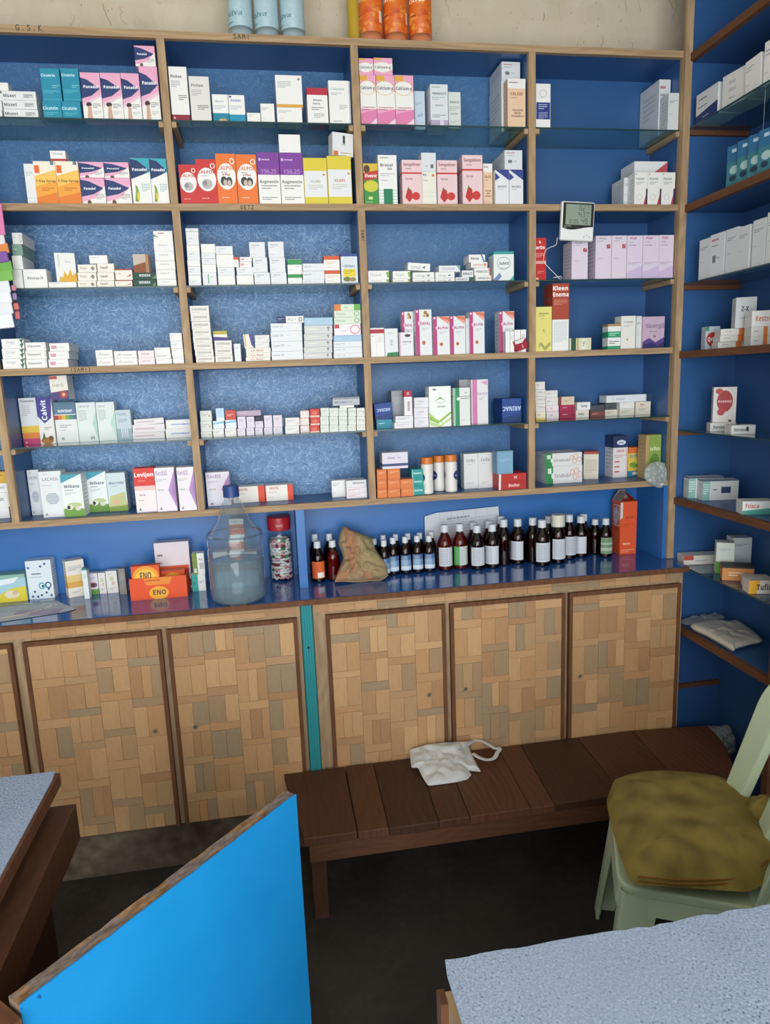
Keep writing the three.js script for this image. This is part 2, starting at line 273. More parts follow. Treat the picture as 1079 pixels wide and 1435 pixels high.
// ---------------------------------------------------------------- desks and the swing door between them
const DY = 0.80;
function jagged(x0, x1, z0, z1, jl, jf, th) {       // slab seen from above whose far and side edges are chipped
  const s = new THREE.Shape(), n = 60; s.moveTo(x0, -z1);
  s.lineTo(x1, -z1); s.lineTo(x1, -z0);
  for (let i = 0; i <= n; i++) { const x = x1 + (x0 - x1) * i / n; s.lineTo(x + (i === n ? 0.004 : 0), -(z0 + jf * Math.max(0, fbm(x * 26, 3.3, 1) + 0.12))); }
  for (let i = 1; i < 20; i++) { const z = z0 + (z1 - z0) * i / 20; s.lineTo(x0 + jl * Math.max(0, fbm(z * 18, 9, 2)), -z); }
  s.closePath();
  const g = new THREE.ExtrudeGeometry(s, { depth: th, bevelEnabled: false }); const uv = g.attributes.uv;
  for (let k = 0; k < uv.count; k++) uv.setXY(k, uv.getX(k) * 2.2, uv.getY(k) * 2.2);
  g.rotateX(-Math.PI / 2); return g;
}
{
  const c = onY(620, 1345, DY), x0 = c.x, z0 = c.z;
  const d = thing('service_desk', 'speckled grey laminate desk with a chipped edge beside the green chair', 'desk');
  const g = jagged(x0, 1.68, z0, 2.12, 0.004, 0.012, 0.003); g.translate(0, DY - 0.003, 0); mesh('laminate_top', g, M.speckle, d);
  mesh('wooden_core', boxGeo(x0 + 0.006, 1.68, DY - 0.028, DY - 0.003, z0 + 0.012, 2.12, 1.3, true), M.edge, d);
  mesh('side_panel', boxGeo(x0 - 0.004, x0 + 0.018, 0, DY - 0.028, z0 + 0.03, 2.08, 1.3), M.edge, d);
  mesh('side_panel', boxGeo(1.63, 1.66, 0, DY - 0.028, z0 + 0.03, 2.08, 1.3), M.edge, d);
  mesh('front_panel', boxGeo(x0 + 0.018, 1.63, 0.1, DY - 0.028, 2.05, 2.07, 1), M.blue, d);
  mesh('corner_batten', boxGeo(x0 - 0.016, x0 - 0.004, 0.0, DY - 0.03, z0 + 0.022, z0 + 0.05, 1.3), M.edgeDark, d);
}
{
  const c = onY(80, 1080, DY), x1 = c.x, z0 = c.z, x0 = -1.25, z1 = 1.62;
  const d = thing('side_desk', 'speckled grey laminate desk over a dark wooden frame by the swing door', 'desk');
  const g = jagged(-x1, -x0, z0, z1, 0.002, 0.004, 0.003); g.scale(-1, 1, 1); { const ix = g.index, p = g.attributes.position; if (!ix) for (let i = 0; i < p.count; i += 3) for (const a of [p, g.attributes.normal, g.attributes.uv]) { const n = a.itemSize, A = a.array.slice(i * n, i * n + n), B = a.array.slice((i + 1) * n, (i + 2) * n); a.array.set(B, i * n); a.array.set(A, (i + 1) * n); } g.computeVertexNormals(); }
  g.translate(0, DY - 0.003, 0); mesh('laminate_top', g, M.speckle, d);
  mesh('wooden_core', boxGeo(x0, x1 + 0.007, DY - 0.034, DY - 0.003, z0 + 0.006, z1, 1.3), M.edgeDark, d);
  mesh('rail', boxGeo(x0, x1 + 0.042, DY - 0.165, DY - 0.075, z0 + 0.03, z1 - 0.25, 1.3), M.bench3, d);
  mesh('upright', boxGeo(x0 + 0.1, x1 - 0.035, DY - 0.075, DY - 0.034, z0 + 0.04, z1, 1.3), M.bench2, d);
  mesh('side_panel', boxGeo(x1 - 0.06, x1 - 0.04, 0, DY - 0.165, z0 + 0.04, z1, 1.3), M.bench2, d);
  mesh('side_panel', boxGeo(x0, x0 + 0.02, 0, DY - 0.165, z0 + 0.04, z1, 1.3), M.bench2, d);
}
{
  const a = onY(415, 1112, DY), b = onY(28, 1408, DY), len = a.distanceTo(b), t = 0.03;
  const d = thing('swing_door', 'bright blue half-height swing door with a worn raw top edge', 'door', [b.x, 0, b.z], Math.atan2(-(a.z - b.z), a.x - b.x));
  const g = new THREE.BoxGeometry(len, DY - 0.05, 0.003, 40, 20, 1), p = g.attributes.position;
  for (let k = 0; k < p.count; k++) if (p.getY(k) > (DY - 0.05) / 2 - 0.001) p.setY(k, p.getY(k) - 0.004 * Math.max(0, fbm(p.getX(k) * 30, 1, 4) + 0.1));
  g.translate(len / 2, (DY + 0.05) / 2, -0.0015); const uv = g.attributes.uv; for (let k = 0; k < uv.count; k++) uv.setXY(k, uv.getX(k) * len, uv.getY(k) * 0.75);
  mesh('blue_panel', g, M.doorBlue, d);
  const e = new THREE.BoxGeometry(len, DY - 0.05, t, 90, 4, 5), q = e.attributes.position, hh = (DY - 0.05) / 2;
  for (let k = 0; k < q.count; k++) if (q.getY(k) > hh - 0.001) q.setY(k, hh - 0.003 - 0.011 * Math.max(0, fbm(q.getX(k) * 14, q.getZ(k) * 60, 7) + 0.05));
  e.translate(len / 2, (DY + 0.05) / 2, -t / 2 - 0.003); e.computeVertexNormals(); const u2 = e.attributes.uv; for (let k = 0; k < u2.count; k++) u2.setXY(k, u2.getX(k) * 2.4, u2.getY(k) * 0.3);
  mesh('core', e, M.rough, d);
  const s = mesh('hinge_stile', boxGeo(-0.075, -0.006, 0, DY - 0.012, -0.06, 0.012, 1.3), M.edgeDark, d); s.userData.label = 'worn wooden hinge stile';
}

// ---------------------------------------------------------------- chair with tied cushion
{
  const plastic = std({ color: '#d0e2c0', roughness: 0.42 });
  const ry = Math.atan2(-0.911, -0.412), ch = thing('plastic_chair', 'pale green plastic chair with an olive cushion on its seat', 'chair', [1.29, 0, 0.91], ry);
  const SH = 0.425;
  const seatS = new THREE.Shape(); const sw = 0.2, sd = 0.185, r = 0.05;
  seatS.moveTo(-sw + r, -sd); seatS.lineTo(sw - r, -sd); seatS.quadraticCurveTo(sw, -sd, sw, -sd + r); seatS.lineTo(sw * 0.95, sd - r); seatS.quadraticCurveTo(sw * 0.95, sd, sw * 0.95 - r, sd); seatS.lineTo(-sw * 0.95 + r, sd); seatS.quadraticCurveTo(-sw * 0.95, sd, -sw * 0.95, sd - r); seatS.lineTo(-sw, -sd + r); seatS.quadraticCurveTo(-sw, -sd, -sw + r, -sd);
  // shape y points to the chair's front; lies flat
  let g = new THREE.ExtrudeGeometry(seatS, { depth: 0.012, bevelEnabled: true, bevelSize: 0.008, bevelThickness: 0.008, bevelSegments: 3 }); g.rotateX(-Math.PI / 2); g.rotateY(Math.PI); g.scale(1, 1, 1); g.translate(0, SH - 0.02, 0); mesh('seat', g, plastic, ch);
  // skirt below the seat, flaring a little
  const skirt = (pts, h) => { const pos = [], idx = []; pts.forEach(([x, z], i) => { pos.push(x, SH - 0.012, z, x * 1.03, SH - h(i / (pts.length - 1)), z * 1.03); if (i) { const a = (i - 1) * 2; idx.push(a, a + 1, a + 2, a + 1, a + 3, a + 2); } }); const s = new THREE.BufferGeometry(); s.setAttribute('position', new THREE.Float32BufferAttribute(pos, 3)); s.setIndex(idx); s.computeVertexNormals(); return s; };
  const outline = seatS.getPoints(8).map((p) => [-p.x * 1.03, p.y * 1.03].map((k) => k)).map(([x, z]) => [x, z]);
  mesh('skirt', skirt(outline, () => 0.07), std({ color: '#d0e2c0', roughness: 0.42, side: THREE.DoubleSide }), ch);
  for (const sx of [-1, 1]) for (const sz of [-1, 1]) {        // legs: tapered angle sections that splay out
    const prof = [[0.01, 0], [0.075, 0.004], [0.075, 0.016], [0.018, 0.018], [0.016, 0.075], [0.004, 0.075], [0, 0.01]].map(([a, b]) => [a, b]);
    const pos = [], idx = [], N = 8, np = prof.length;
    for (let k = 0; k <= N; k++) { const t = k / N, y = (SH - 0.015) * (1 - t), sc = 1.25 - 0.45 * t, ox = sx * (0.2 + 0.045 * t), oz = sz * (0.184 + 0.045 * t); for (const [a, b] of prof) pos.push(ox - sx * a * sc, y, oz - sz * b * sc); }
    for (let k = 0; k < N; k++) for (let i = 0; i < np; i++) { const a = k * np + i, b = k * np + (i + 1) % np, c = a + np, e = b + np; sx * sz > 0 ? idx.push(a, b, c, b, e, c) : idx.push(a, c, b, b, c, e); }
    const lg = new THREE.BufferGeometry(); lg.setAttribute('position', new THREE.Float32BufferAttribute(pos, 3)); lg.setIndex(idx); lg.computeVertexNormals(); mesh('leg', lg, plastic, ch);
  }
  // backrest: rounded arch with vertical slots, leaning back
  const bs = new THREE.Shape(), bw = 0.225, bh = 0.47, br = 0.13;
  bs.moveTo(-bw * 0.93, 0); bs.lineTo(-bw, bh - br); bs.quadraticCurveTo(-bw, bh, -bw + br, bh); bs.lineTo(bw - br, bh); bs.quadraticCurveTo(bw, bh, bw, bh - br); bs.lineTo(bw * 0.93, 0); bs.closePath();
  for (const [a, b] of [[-0.15, -0.03], [0.03, 0.15]]) { const hp = new THREE.Path(); hp.moveTo(a, 0.05); hp.lineTo(b, 0.05); hp.lineTo(b, bh - 0.09); hp.lineTo(a, bh - 0.09); hp.closePath(); bs.holes.push(hp); }
  g = new THREE.ExtrudeGeometry(bs, { depth: 0.012, bevelEnabled: true, bevelSize: 0.006, bevelThickness: 0.006, bevelSegments: 2, curveSegments: 10 });
  const bp = g.attributes.position; for (let k = 0; k < bp.count; k++) bp.setZ(k, bp.getZ(k) + 0.9 * bp.getX(k) ** 2);
  g.computeVertexNormals(); g.rotateX(-0.3); g.translate(0, SH - 0.02, -0.165); mesh('backrest', g, plastic, ch);
}
// a soft thing from an outline: pts = [x, y, z] around the rim on a tilted plane; swells by h above and hb below
function pillow(pts, h, hb, { rings = 14, seg = 96, crumple = 0, freq = 12, pw = 2.4, seedz = 0, sharp = false, folds = 0, nf = 7 } = {}) {
  const c = V(0, 0, 0); pts.forEach((p) => c.add(p)); c.divideScalar(pts.length);
  const curve = new THREE.CatmullRomCurve3(pts, true, 'catmullrom', sharp ? 0.15 : 0.5), rim = curve.getSpacedPoints(seg);
  const e1 = rim[0].clone().sub(c).normalize(), n = V(0, 0, 0); for (let i = 0; i < seg; i++) n.add(rim[i].clone().sub(c).cross(rim[(i + 1) % seg].clone().sub(c))); n.normalize(); if (n.y + n.z < 0) n.negate();
  const pos = [], idx = [], uv = [];
  for (const s of [1, -1]) for (let k = 0; k <= rings; k++) for (let i = 0; i <= seg; i++) {
    const t = k / rings, p = c.clone().lerp(rim[i % seg], t), up = (s > 0 ? h : -hb) * Math.pow(Math.max(0, 1 - t ** pw), 0.6);
    const q = p.clone().multiplyScalar(freq), cr = crumple ? crumple * (1 - t ** 6) * (Math.abs(noise.noise(q.x, q.y + seedz, q.z)) * 2 - 0.5 + noise.noise(q.x * 2.7, q.y * 2.7, q.z * 2.7 + seedz) * 0.5) : 0;
    const fo = folds && s > 0 ? folds * t * (1 - t ** 10) * Math.abs(Math.sin(i / seg * Math.PI * nf + 2 * noise.noise(q.x * 0.3, q.y * 0.3, seedz))) : 0;
    p.addScaledVector(n, up + fo + (s > 0 ? cr : -Math.abs(cr) * 0.1 * hb / Math.max(h, 1e-4))); pos.push(p.x, p.y, p.z); uv.push(p.x * 2, (p.z + p.y) * 2);
  }
  const N = seg + 1, off = (rings + 1) * N;
  for (let k = 0; k < rings; k++) for (let i = 0; i < seg; i++) { const a = k * N + i, b = a + 1, d = a + N, e = d + 1; idx.push(a, d, b, b, d, e); const A = a + off, B = b + off, Dd = d + off, E = e + off; idx.push(A, B, Dd, B, E, Dd); }
  const g = new THREE.BufferGeometry(); g.setAttribute('position', new THREE.Float32BufferAttribute(pos, 3)); g.setAttribute('uv', new THREE.Float32BufferAttribute(uv, 2)); g.setIndex(idx); g.computeVertexNormals();
  // flip if the top faces down
  const nn = g.attributes.normal; if (n.dot(V(nn.getX(3), nn.getY(3), nn.getZ(3))) < 0) { for (let i = 0; i < idx.length; i += 3) [idx[i], idx[i + 1]] = [idx[i + 1], idx[i]]; g.setIndex(idx); g.computeVertexNormals(); }
  return g;
}
{
  const cu = thing('seat_cushion', 'stained olive cushion tied in a knot on the green chair', 'cushion');
  const fab = std({ roughness: 0.95, map: canvasTex(512, 512, (g, w, h) => { g.fillStyle = '#93803a'; g.fillRect(0, 0, w, h); for (let i = 0; i < 420; i++) { const r = rnd(5, 60), x = rnd(0, w), y = rnd(0, h), c = rnd() < 0.62 ? '62,48,26' : '158,134,66', gr = g.createRadialGradient(x, y, 0, x, y, r); gr.addColorStop(0, `rgba(${c},${rnd(0.06, 0.24)})`); gr.addColorStop(1, `rgba(${c},0)`); g.fillStyle = gr; g.fillRect(x - r, y - r, 2 * r, 2 * r); } for (let i = 0; i < 9000; i++) { g.fillStyle = `rgba(${rnd() < 0.5 ? '40,32,14' : '170,150,90'},0.10)`; g.fillRect(rnd(0, w), rnd(0, h), 2, 1); } }) });
  const CY = 0.476, P = [[862, 1092], [900, 1082], [960, 1083], [1010, 1090], [1045, 1108], [1066, 1128], [1082, 1150], [1086, 1200], [1076, 1236], [1048, 1250], [1000, 1247], [940, 1243], [886, 1238], [872, 1208], [857, 1160], [850, 1122]].map(([x, y]) => onY(x, y, CY));
  mesh('cover', pillow(P, 0.042, 0.03, { crumple: 0.008, freq: 9, pw: 3.2, sharp: true }), fab, cu);
  const S = [[893, 1228], [940, 1232], [1000, 1233], [1045, 1228], [1078, 1205]];
  for (const k of [0, 6]) mesh('piping', tube(S.map(([x, y]) => onY(x, y + k, CY + 0.017 - k * 0.0012)), 0.0022, 40, 6), std({ color: '#8a5a1e', roughness: 0.9 }), cu);
  const kp = onY(1072, 1136, CY + 0.03), kg = new THREE.SphereGeometry(0.036, 24, 16), kq = kg.attributes.position; for (let i = 0; i < kq.count; i++) { const s = 1 + 0.35 * Math.abs(noise.noise(kq.getX(i) * 70, kq.getY(i) * 70, kq.getZ(i) * 70)); kq.setXYZ(i, kq.getX(i) * s * 1.2, kq.getY(i) * s, kq.getZ(i) * s); } kg.computeVertexNormals();
  const kn = mesh('knot', kg, fab, cu); kn.position.copy(kp);
}
{
  // thin white carrier bag lying against the cabinet door
  const A = onY(600, 1098, BY + 0.004), n = V(0, 0.985, 0.17).normalize(), k = n.dot(A), pl = (zx, zy) => onPlane(560 + zx / 6.744, 1010 + zy / 6.744, n, k);
  const film = phys({ color: '#e2e2e0', roughness: 0.45, transmission: 0.25, thickness: 0, side: THREE.DoubleSide });
  const b = thing('carrier_bag', 'crumpled white plastic carrier bag lying on the bench', 'bag');
  const P = [[185, 122], [370, 114], [520, 132], [680, 142], [650, 230], [690, 330], [740, 430], [768, 482], [650, 474], [680, 510], [640, 555], [540, 580], [400, 600], [270, 613], [215, 530], [172, 445], [112, 442], [96, 300], [82, 232]].map(([x, y]) => pl(x, y)); P.forEach((p) => { p.z = Math.max(p.z, 0.132); });
  mesh('body', pillow(P, 0.02, 0.001, { crumple: 0.011, freq: 15, rings: 22, seg: 120, sharp: true, folds: 0.008, nf: 4 }), film, b);
  const loop = [[670, 150], [760, 190], [850, 240], [905, 272], [950, 268], [925, 310], [890, 365], [820, 378], [740, 352], [690, 318]].map(([x, y]) => pl(x, y).add(V(0, 0.004, 0))); loop.forEach((p) => { p.z = Math.max(p.z, 0.132); });
  const hg = tube(loop, 0.008, 50, 8), hp = hg.attributes.position, hc = new THREE.CatmullRomCurve3(loop); for (let i = 0; i < hp.count; i++) { const q = hc.getPointAt(Math.min(1, Math.floor(i / 9) / 50)); hp.setY(i, q.y + (hp.getY(i) - q.y) * 0.25); } hg.computeVertexNormals();
  mesh('handle', hg, film, b);
}

// ---------------------------------------------------------------- printed cartons: every design is drawn once into a shared sheet
const B = (y0, y1, c) => ({ s: 1, f: (g, w, h) => { g.fillStyle = c; g.fillRect(0, y0 * h, w, (y1 - y0) * h); } });
const R = (x, y, a, b, c) => ({ f: (g, w, h) => { g.fillStyle = c; g.fillRect(x * w, y * h, a * w, b * h); } });
const T = (t, x, y, s, c = '#30343c', o = {}) => ({ f: (g, w, h) => { g.save(); g.fillStyle = c; g.font = `${o.i ? 'italic ' : ''}${o.n ? '' : 'bold '}${s * h}px ${o.serif ? 'serif' : 'sans-serif'}`; g.textAlign = o.l ? 'left' : 'center'; g.textBaseline = 'middle'; g.translate(x * w, y * h); if (o.r) g.rotate(o.r); g.fillText(t, 0, 0, (o.m ?? 0.94) * (o.r ? h : w)); g.restore(); } });
const L = (x, y, a, n, s = 0.03, c = '#8a8f98') => ({ f: (g, w, h) => { g.fillStyle = c; for (let i = 0; i < n; i++) { let X = x * w; const e = (x + a * (i === n - 1 ? 0.6 : 1)) * w; while (X < e) { const l = Math.min(rnd(0.02, 0.1) * w + 1.5, e - X); g.fillRect(X, (y + i * s * 1.8) * h, l, s * h * 0.75); X += l + 1.5; } } } });
const E = (x, y, a, b, c, st) => ({ f: (g, w, h) => { g.beginPath(); g.ellipse(x * w, y * h, a * w, b * h, 0, 0, 7); if (st) { g.strokeStyle = c; g.lineWidth = st * h; g.stroke(); } else { g.fillStyle = c; g.fill(); } } });
const P = (p, c) => ({ f: (g, w, h) => { g.fillStyle = c; g.beginPath(); p.forEach(([x, y], i) => i ? g.lineTo(x * w, y * h) : g.moveTo(x * w, y * h)); g.closePath(); g.fill(); } });
const DES = {};
const design = (k, desc, a, c, ...ops) => { DES[k] = { desc, a, c, ops }; };
const W1 = '#eceae6', W2 = '#e2e3e4', W3 = '#d9dde0';
// tall syrup cartons
const swoosh = (y, h) => [P([[0, 0], [1, 0], [1, y + h * 1.1], [0, y + h * 2.1]], '#e7a9c4'), P([[0, y - h], [0.35, y - h * 0.75], [0.95, y + h * 0.2], [0.5, y + h], [0, y + h * 1.35]], '#24386c')];
design('panP', 'pink and white syrup carton with navy swoosh', 0.44, W1, B(0, 0.28, '#e7a9c4'), ...swoosh(0.3, 0.19), T('Panadol', 0.5, 0.3, 0.085, '#fff'), P([[0, 0.66], [1, 0.45], [1, 0.5], [0, 0.74]], '#e9c3d3'), E(0.32, 0.68, 0.14, 0.05, '#3a2a28'), P([[0.2, 0.98], [0.26, 0.72], [0.42, 0.7], [0.46, 0.98]], '#c9a590'), L(0.5, 0.66, 0.4, 3, 0.02, '#777'), L(0.5, 0.82, 0.4, 3, 0.015, '#aaa'));
design('panS', 'short pink and white carton with navy swoosh', 1.02, W1, B(0, 0.45, '#e7a9c4'), ...swoosh(0.34, 0.28), T('Panadol', 0.36, 0.4, 0.13, '#fff', { m: 0.6 }), P([[0.4, 0.95], [1, 0.3], [1, 1], [0.4, 1]], W1), L(0.6, 0.62, 0.34, 4, 0.03, '#888'), E(0.3, 0.94, 0.08, 0.1, '#6a4a3c'));
design('panT', 'white and teal syrup carton with crocodile print', 0.42, W1, P([[0, 0], [1, 0], [1, 0.3], [0, 0.5]], '#36a3b4'), P([[0, 0.02], [0.4, 0.06], [0.98, 0.26], [0.5, 0.4], [0, 0.45]], '#1d3566'), T('Panadol', 0.48, 0.25, 0.085, '#fff'), P([[0, 0.46], [1, 0.3], [1, 0.35], [0, 0.53]], W1), P([[0.12, 0.94], [0.2, 0.7], [0.18, 0.58], [0.3, 0.62], [0.38, 0.8], [0.28, 0.96]], '#7d9a3c'), E(0.3, 0.83, 0.07, 0.09, '#d8c848'), L(0.5, 0.56, 0.42, 5, 0.02, '#8aa'));
design('cic', 'teal carton with pale lettering', 0.56, '#1c8aa6', T('Cicatrin', 0.4, 0.21, 0.11, '#d5f0f5'), L(0.55, 0.5, 0.38, 2, 0.03, '#8fd0de'), L(0.1, 0.65, 0.8, 3, 0.022, '#63b5c8'), B(0.92, 0.94, '#3aa5be'));
design('cicS', 'short teal carton with pale lettering', 1.12, '#1c8aa6', T('Cicatrin', 0.4, 0.4, 0.24, '#d5f0f5'), L(0.1, 0.65, 0.7, 2, 0.06, '#63b5c8'));
design('mux', 'flat white carton with black name', 4, W2, T('Muxet', 0.22, 0.5, 0.5, '#3a3a3e', { m: 0.4 }), R(0.62, 0.28, 0.3, 0.45, '#c4c6c8'), L(0.65, 0.38, 0.24, 2, 0.12, '#888'));
design('wl', 'plain white carton with faint print', 1.4, W1, L(0.08, 0.2, 0.5, 2, 0.05, '#a8adb5'), L(0.08, 0.7, 0.3, 1, 0.04, '#b8bcc4'));
design('wt', 'narrow white carton with faint print', 0.3, W2, L(0.15, 0.2, 0.6, 3, 0.02, '#9aa'), B(0.83, 0.845, '#c8c8c8'));
design('day', 'white and orange syrup carton', 0.53, '#f0e6d2', P([[0, 0.35], [1, 0.2], [1, 1], [0, 1]], '#f3c05c'), P([[0, 0.6], [1, 0.45], [1, 1], [0, 1]], '#eea038'), P([[0, 0.85], [1, 0.72], [1, 1], [0, 1]], '#e27d2a'), R(0.04, 0.1, 0.22, 0.18, '#e26a2c'), R(0.78, 0, 0.16, 0.09, '#6f7b86'), T('1-Day Syrup', 0.5, 0.46, 0.085, '#6b4420'), L(0.3, 0.62, 0.55, 2, 0.025, '#b06a20'));
design('redbot', 'small white carton with red lower edge', 1.8, W1, T('1-Day Syrup', 0.45, 0.3, 0.22, '#888'), B(0.78, 1, '#b5372b'));
design('pir', 'tall white carton with dark red foot', 0.4, W1, T('Piriton', 0.4, 0.18, 0.075, '#45454c'), L(0.1, 0.26, 0.5, 4, 0.018, '#9a9aa2'), L(0.45, 0.52, 0.45, 3, 0.02, '#666'), B(0.88, 1, '#8e2434'), E(0.15, 0.94, 0.05, 0.02, '#e8c8c8'));
design('pirB', 'tall off-white carton with grey name', 0.46, '#dfdcd6', T('Piriton', 0.4, 0.2, 0.085, '#55555c'), L(0.1, 0.3, 0.5, 4, 0.02, '#9a9aa2'), L(0.35, 0.64, 0.55, 3, 0.022, '#666'));
design('ibe', 'white carton with teal lower part', 0.62, W1, T('Iberet', 0.45, 0.25, 0.12, '#7a88a8', { n: 1 }), L(0.1, 0.4, 0.7, 3, 0.03, '#a8b0c0'), B(0.68, 1, '#187f9c'), E(0.6, 0.93, 0.25, 0.06, '#c9a070'));
design('sus', 'white carton with blue name and teal foot', 0.62, W1, R(0.05, 0.04, 0.14, 0.06, '#22447a'), T('Sustac', 0.45, 0.2, 0.13, '#2a5da8'), L(0.1, 0.4, 0.7, 3, 0.03, '#a8b0c0'), B(0.72, 1, '#1d8fb0'));
design('gold', 'white carton with gold lower band', 0.8, W1, L(0.08, 0.2, 0.5, 4, 0.03, '#9aa'), E(0.88, 0.12, 0.04, 0.04, '#777'), B(0.9, 1, '#d6a13c'));
design('rtop', 'white carton with red top band', 0.58, W1, B(0, 0.2, '#b3263a'), T('Amoxi', 0.5, 0.34, 0.08, '#555'), T('Forte', 0.45, 0.44, 0.08, '#555'), L(0.2, 0.54, 0.6, 2, 0.03, '#777'), L(0.3, 0.72, 0.5, 3, 0.025, '#888'));
design('cal', 'tall white carton with pale green name', 0.47, W1, T('Calamox', 0.45, 0.19, 0.075, '#8fb7ac'), L(0.12, 0.28, 0.5, 2, 0.02, '#9aa'), L(0.5, 0.56, 0.4, 3, 0.022, '#999'), L(0.2, 0.92, 0.65, 1, 0.02, '#777'));
for (const [k, c, d] of [['cpR', '#c8322e', 'red syrup carton with white oval panel'], ['cpO', '#e8742a', 'orange syrup carton with white heart-shaped panel']]) design(k, d, 0.44, c, E(0.5, 0.45, 0.46, 0.26, W1), T('CALPOL', 0.5, 0.28, 0.1, c === '#e8742a' ? '#d86a3a' : '#c05048'), L(0.25, 0.36, 0.5, 1, 0.02, '#999'), ...(k === 'cpO' ? [T('6 Plus', 0.5, 0.41, 0.06, '#b02020'), E(0.36, 0.54, 0.16, 0.09, '#3d3632'), E(0.62, 0.55, 0.16, 0.09, '#4a423e'), E(0.42, 0.57, 0.1, 0.06, '#c2b4aa'), E(0.62, 0.58, 0.09, 0.06, '#cabcb2')] : [E(0.5, 0.55, 0.26, 0.11, '#b5b2b0'), E(0.4, 0.53, 0.1, 0.06, '#8c8886')]), E(0.82, 0.15, 0.1, 0.05, W1, 0.02), L(0.2, 0.86, 0.6, 1, 0.02, '#f0d8c8'));
design('aug', 'purple and white syrup carton', 0.46, W1, B(0, 0.43, '#7c3a96'), E(0.12, 0.14, 0.05, 0.03, '#d8b8e8'), L(0.2, 0.13, 0.6, 1, 0.03, '#d8c0e4'), T('156.25', 0.5, 0.37, 0.11, '#c8a0da', { n: 1 }), T('Augmentin', 0.5, 0.56, 0.075, '#555'), L(0.15, 0.63, 0.7, 2, 0.028, '#888'), L(0.15, 0.86, 0.7, 2, 0.02, '#777'));
design('yel', 'yellow carton with white label panel', 0.5, '#d8c63a', R(0.03, 0.28, 0.94, 0.56, W2), E(0.85, 0.36, 0.04, 0.02, '#c05030'), T('KLARI', 0.5, 0.5, 0.07, '#a8a08c'), L(0.2, 0.58, 0.6, 3, 0.022, '#c0bcb0'));
design('yelR', 'yellow carton with white panel and red name', 0.5, '#d8c63a', R(0.03, 0.28, 0.94, 0.56, W2), E(0.88, 0.36, 0.04, 0.02, '#c05030'), T('KLARI', 0.5, 0.5, 0.075, '#c8705c'), L(0.2, 0.58, 0.6, 3, 0.022, '#c0bcb0'));
design('torn', 'torn white carton with dark slit', 1.05, W2, R(0.5, 0.12, 0.1, 0.35, '#3a3632'), L(0.45, 0.5, 0.3, 1, 0.03, '#555'), R(0.05, 0.8, 0.22, 0.2, '#d8763a'), L(0.4, 0.84, 0.5, 2, 0.06, '#c8a878'));
const calcium = (k, d, a, yl) => design(k, d, a, '#e8a4c0', R(0, 0.33, 1, 0.35, W1), R(0, 0.02, 0.45, 0.1, '#dfa83e'), E(0.46, yl, 0.48, yl > 0.4 ? 0.3 : 0.14, W1), E(0.46, yl, 0.48, yl > 0.4 ? 0.3 : 0.14, '#d8b070', 0.012), T('Calcium-p', 0.48, yl, a > 0.6 ? 0.2 : 0.09, '#555', { m: 0.86 }), ...(a > 0.6 ? [] : [L(0.1, 0.64, 0.8, 2, 0.025, '#b06080'), P([[0, 0.78], [1, 0.68], [1, 1], [0, 1]], '#dd7fa8'), P([[0.5, 1], [1, 0.86], [1, 1]], '#f2d4e0')]));
calcium('clc', 'pink and white carton with oval nameplate', 0.36, 0.26); calcium('clcS', 'short pink carton with oval nameplate', 1, 0.55);
design('pbl', 'pale blue and white carton', 0.3, '#c2d4e2', L(0.1, 0.3, 0.6, 2, 0.025, '#8aa'), T('all', 0.5, 0.62, 0.12, '#7d98b8', { i: 1 }), B(0.85, 0.9, '#eef'));
design('man', 'white carton with mauve lower end', 0.42, W3, B(0.85, 1, '#b2a0bc'), R(0.54, 0.86, 0.2, 0.14, '#ddd4e4'), L(0.1, 0.06, 0.8, 1, 0.025, '#888'), T('MANACO', 0.52, 0.22, 0.075, '#666'), L(0.1, 0.3, 0.7, 2, 0.025, '#9aa'), T('WINTEX', 0.5, 0.5, 0.05, '#777'), L(0.1, 0.72, 0.75, 2, 0.025, '#888'));
design('anac', 'pale green-white carton with grey name', 0.38, '#d6dbd6', T('ANACO', 0.5, 0.28, 0.085, '#777'), L(0.1, 0.4, 0.8, 3, 0.025, '#9a9'), T('WINTEX', 0.5, 0.6, 0.06, '#888'), L(0.15, 0.8, 0.7, 2, 0.02, '#aaa'));
design('peach', 'peach and white carton with dark name', 0.37, '#e6c4a4', R(0, 0, 1, 0.2, W1), L(0.1, 0.07, 0.8, 1, 0.03, '#a06060'), T('CALSID', 0.5, 0.31, 0.075, '#8a4a34'), L(0.2, 0.38, 0.6, 1, 0.02, '#a88'), T('CALCIUM', 0.55, 0.64, 0.05, '#5c3a30'), T('WITH', 0.55, 0.7, 0.05, '#5c3a30'), T('VITAMIN D', 0.55, 0.76, 0.05, '#5c3a30'));
design('greyw', 'deep white carton with red print line', 1, W3, L(0.12, 0.12, 0.76, 1, 0.06, '#b86a70'), L(0.12, 0.26, 0.7, 1, 0.04, '#999'), R(0.2, 0.5, 0.22, 0.16, '#777'), L(0.5, 0.55, 0.3, 1, 0.05, '#999'));
design('emes', 'green and yellow carton with red word', 0.38, '#3f8f3c', R(0, 0, 1, 0.3, '#d8b83e'), E(0.25, 0.14, 0.2, 0.1, '#5a3a28'), P([[0, 0.24], [1, 0.16], [1, 0.36], [0, 0.42]], '#c03428'), T('Evezic', 0.5, 0.3, 0.11, '#fff', { i: 1 }), E(0.5, 0.55, 0.5, 0.14, '#cfc93c'), E(0.45, 0.84, 0.16, 0.04, '#cfe08a'), L(0.1, 0.93, 0.8, 1, 0.02, '#bcd8b0'));
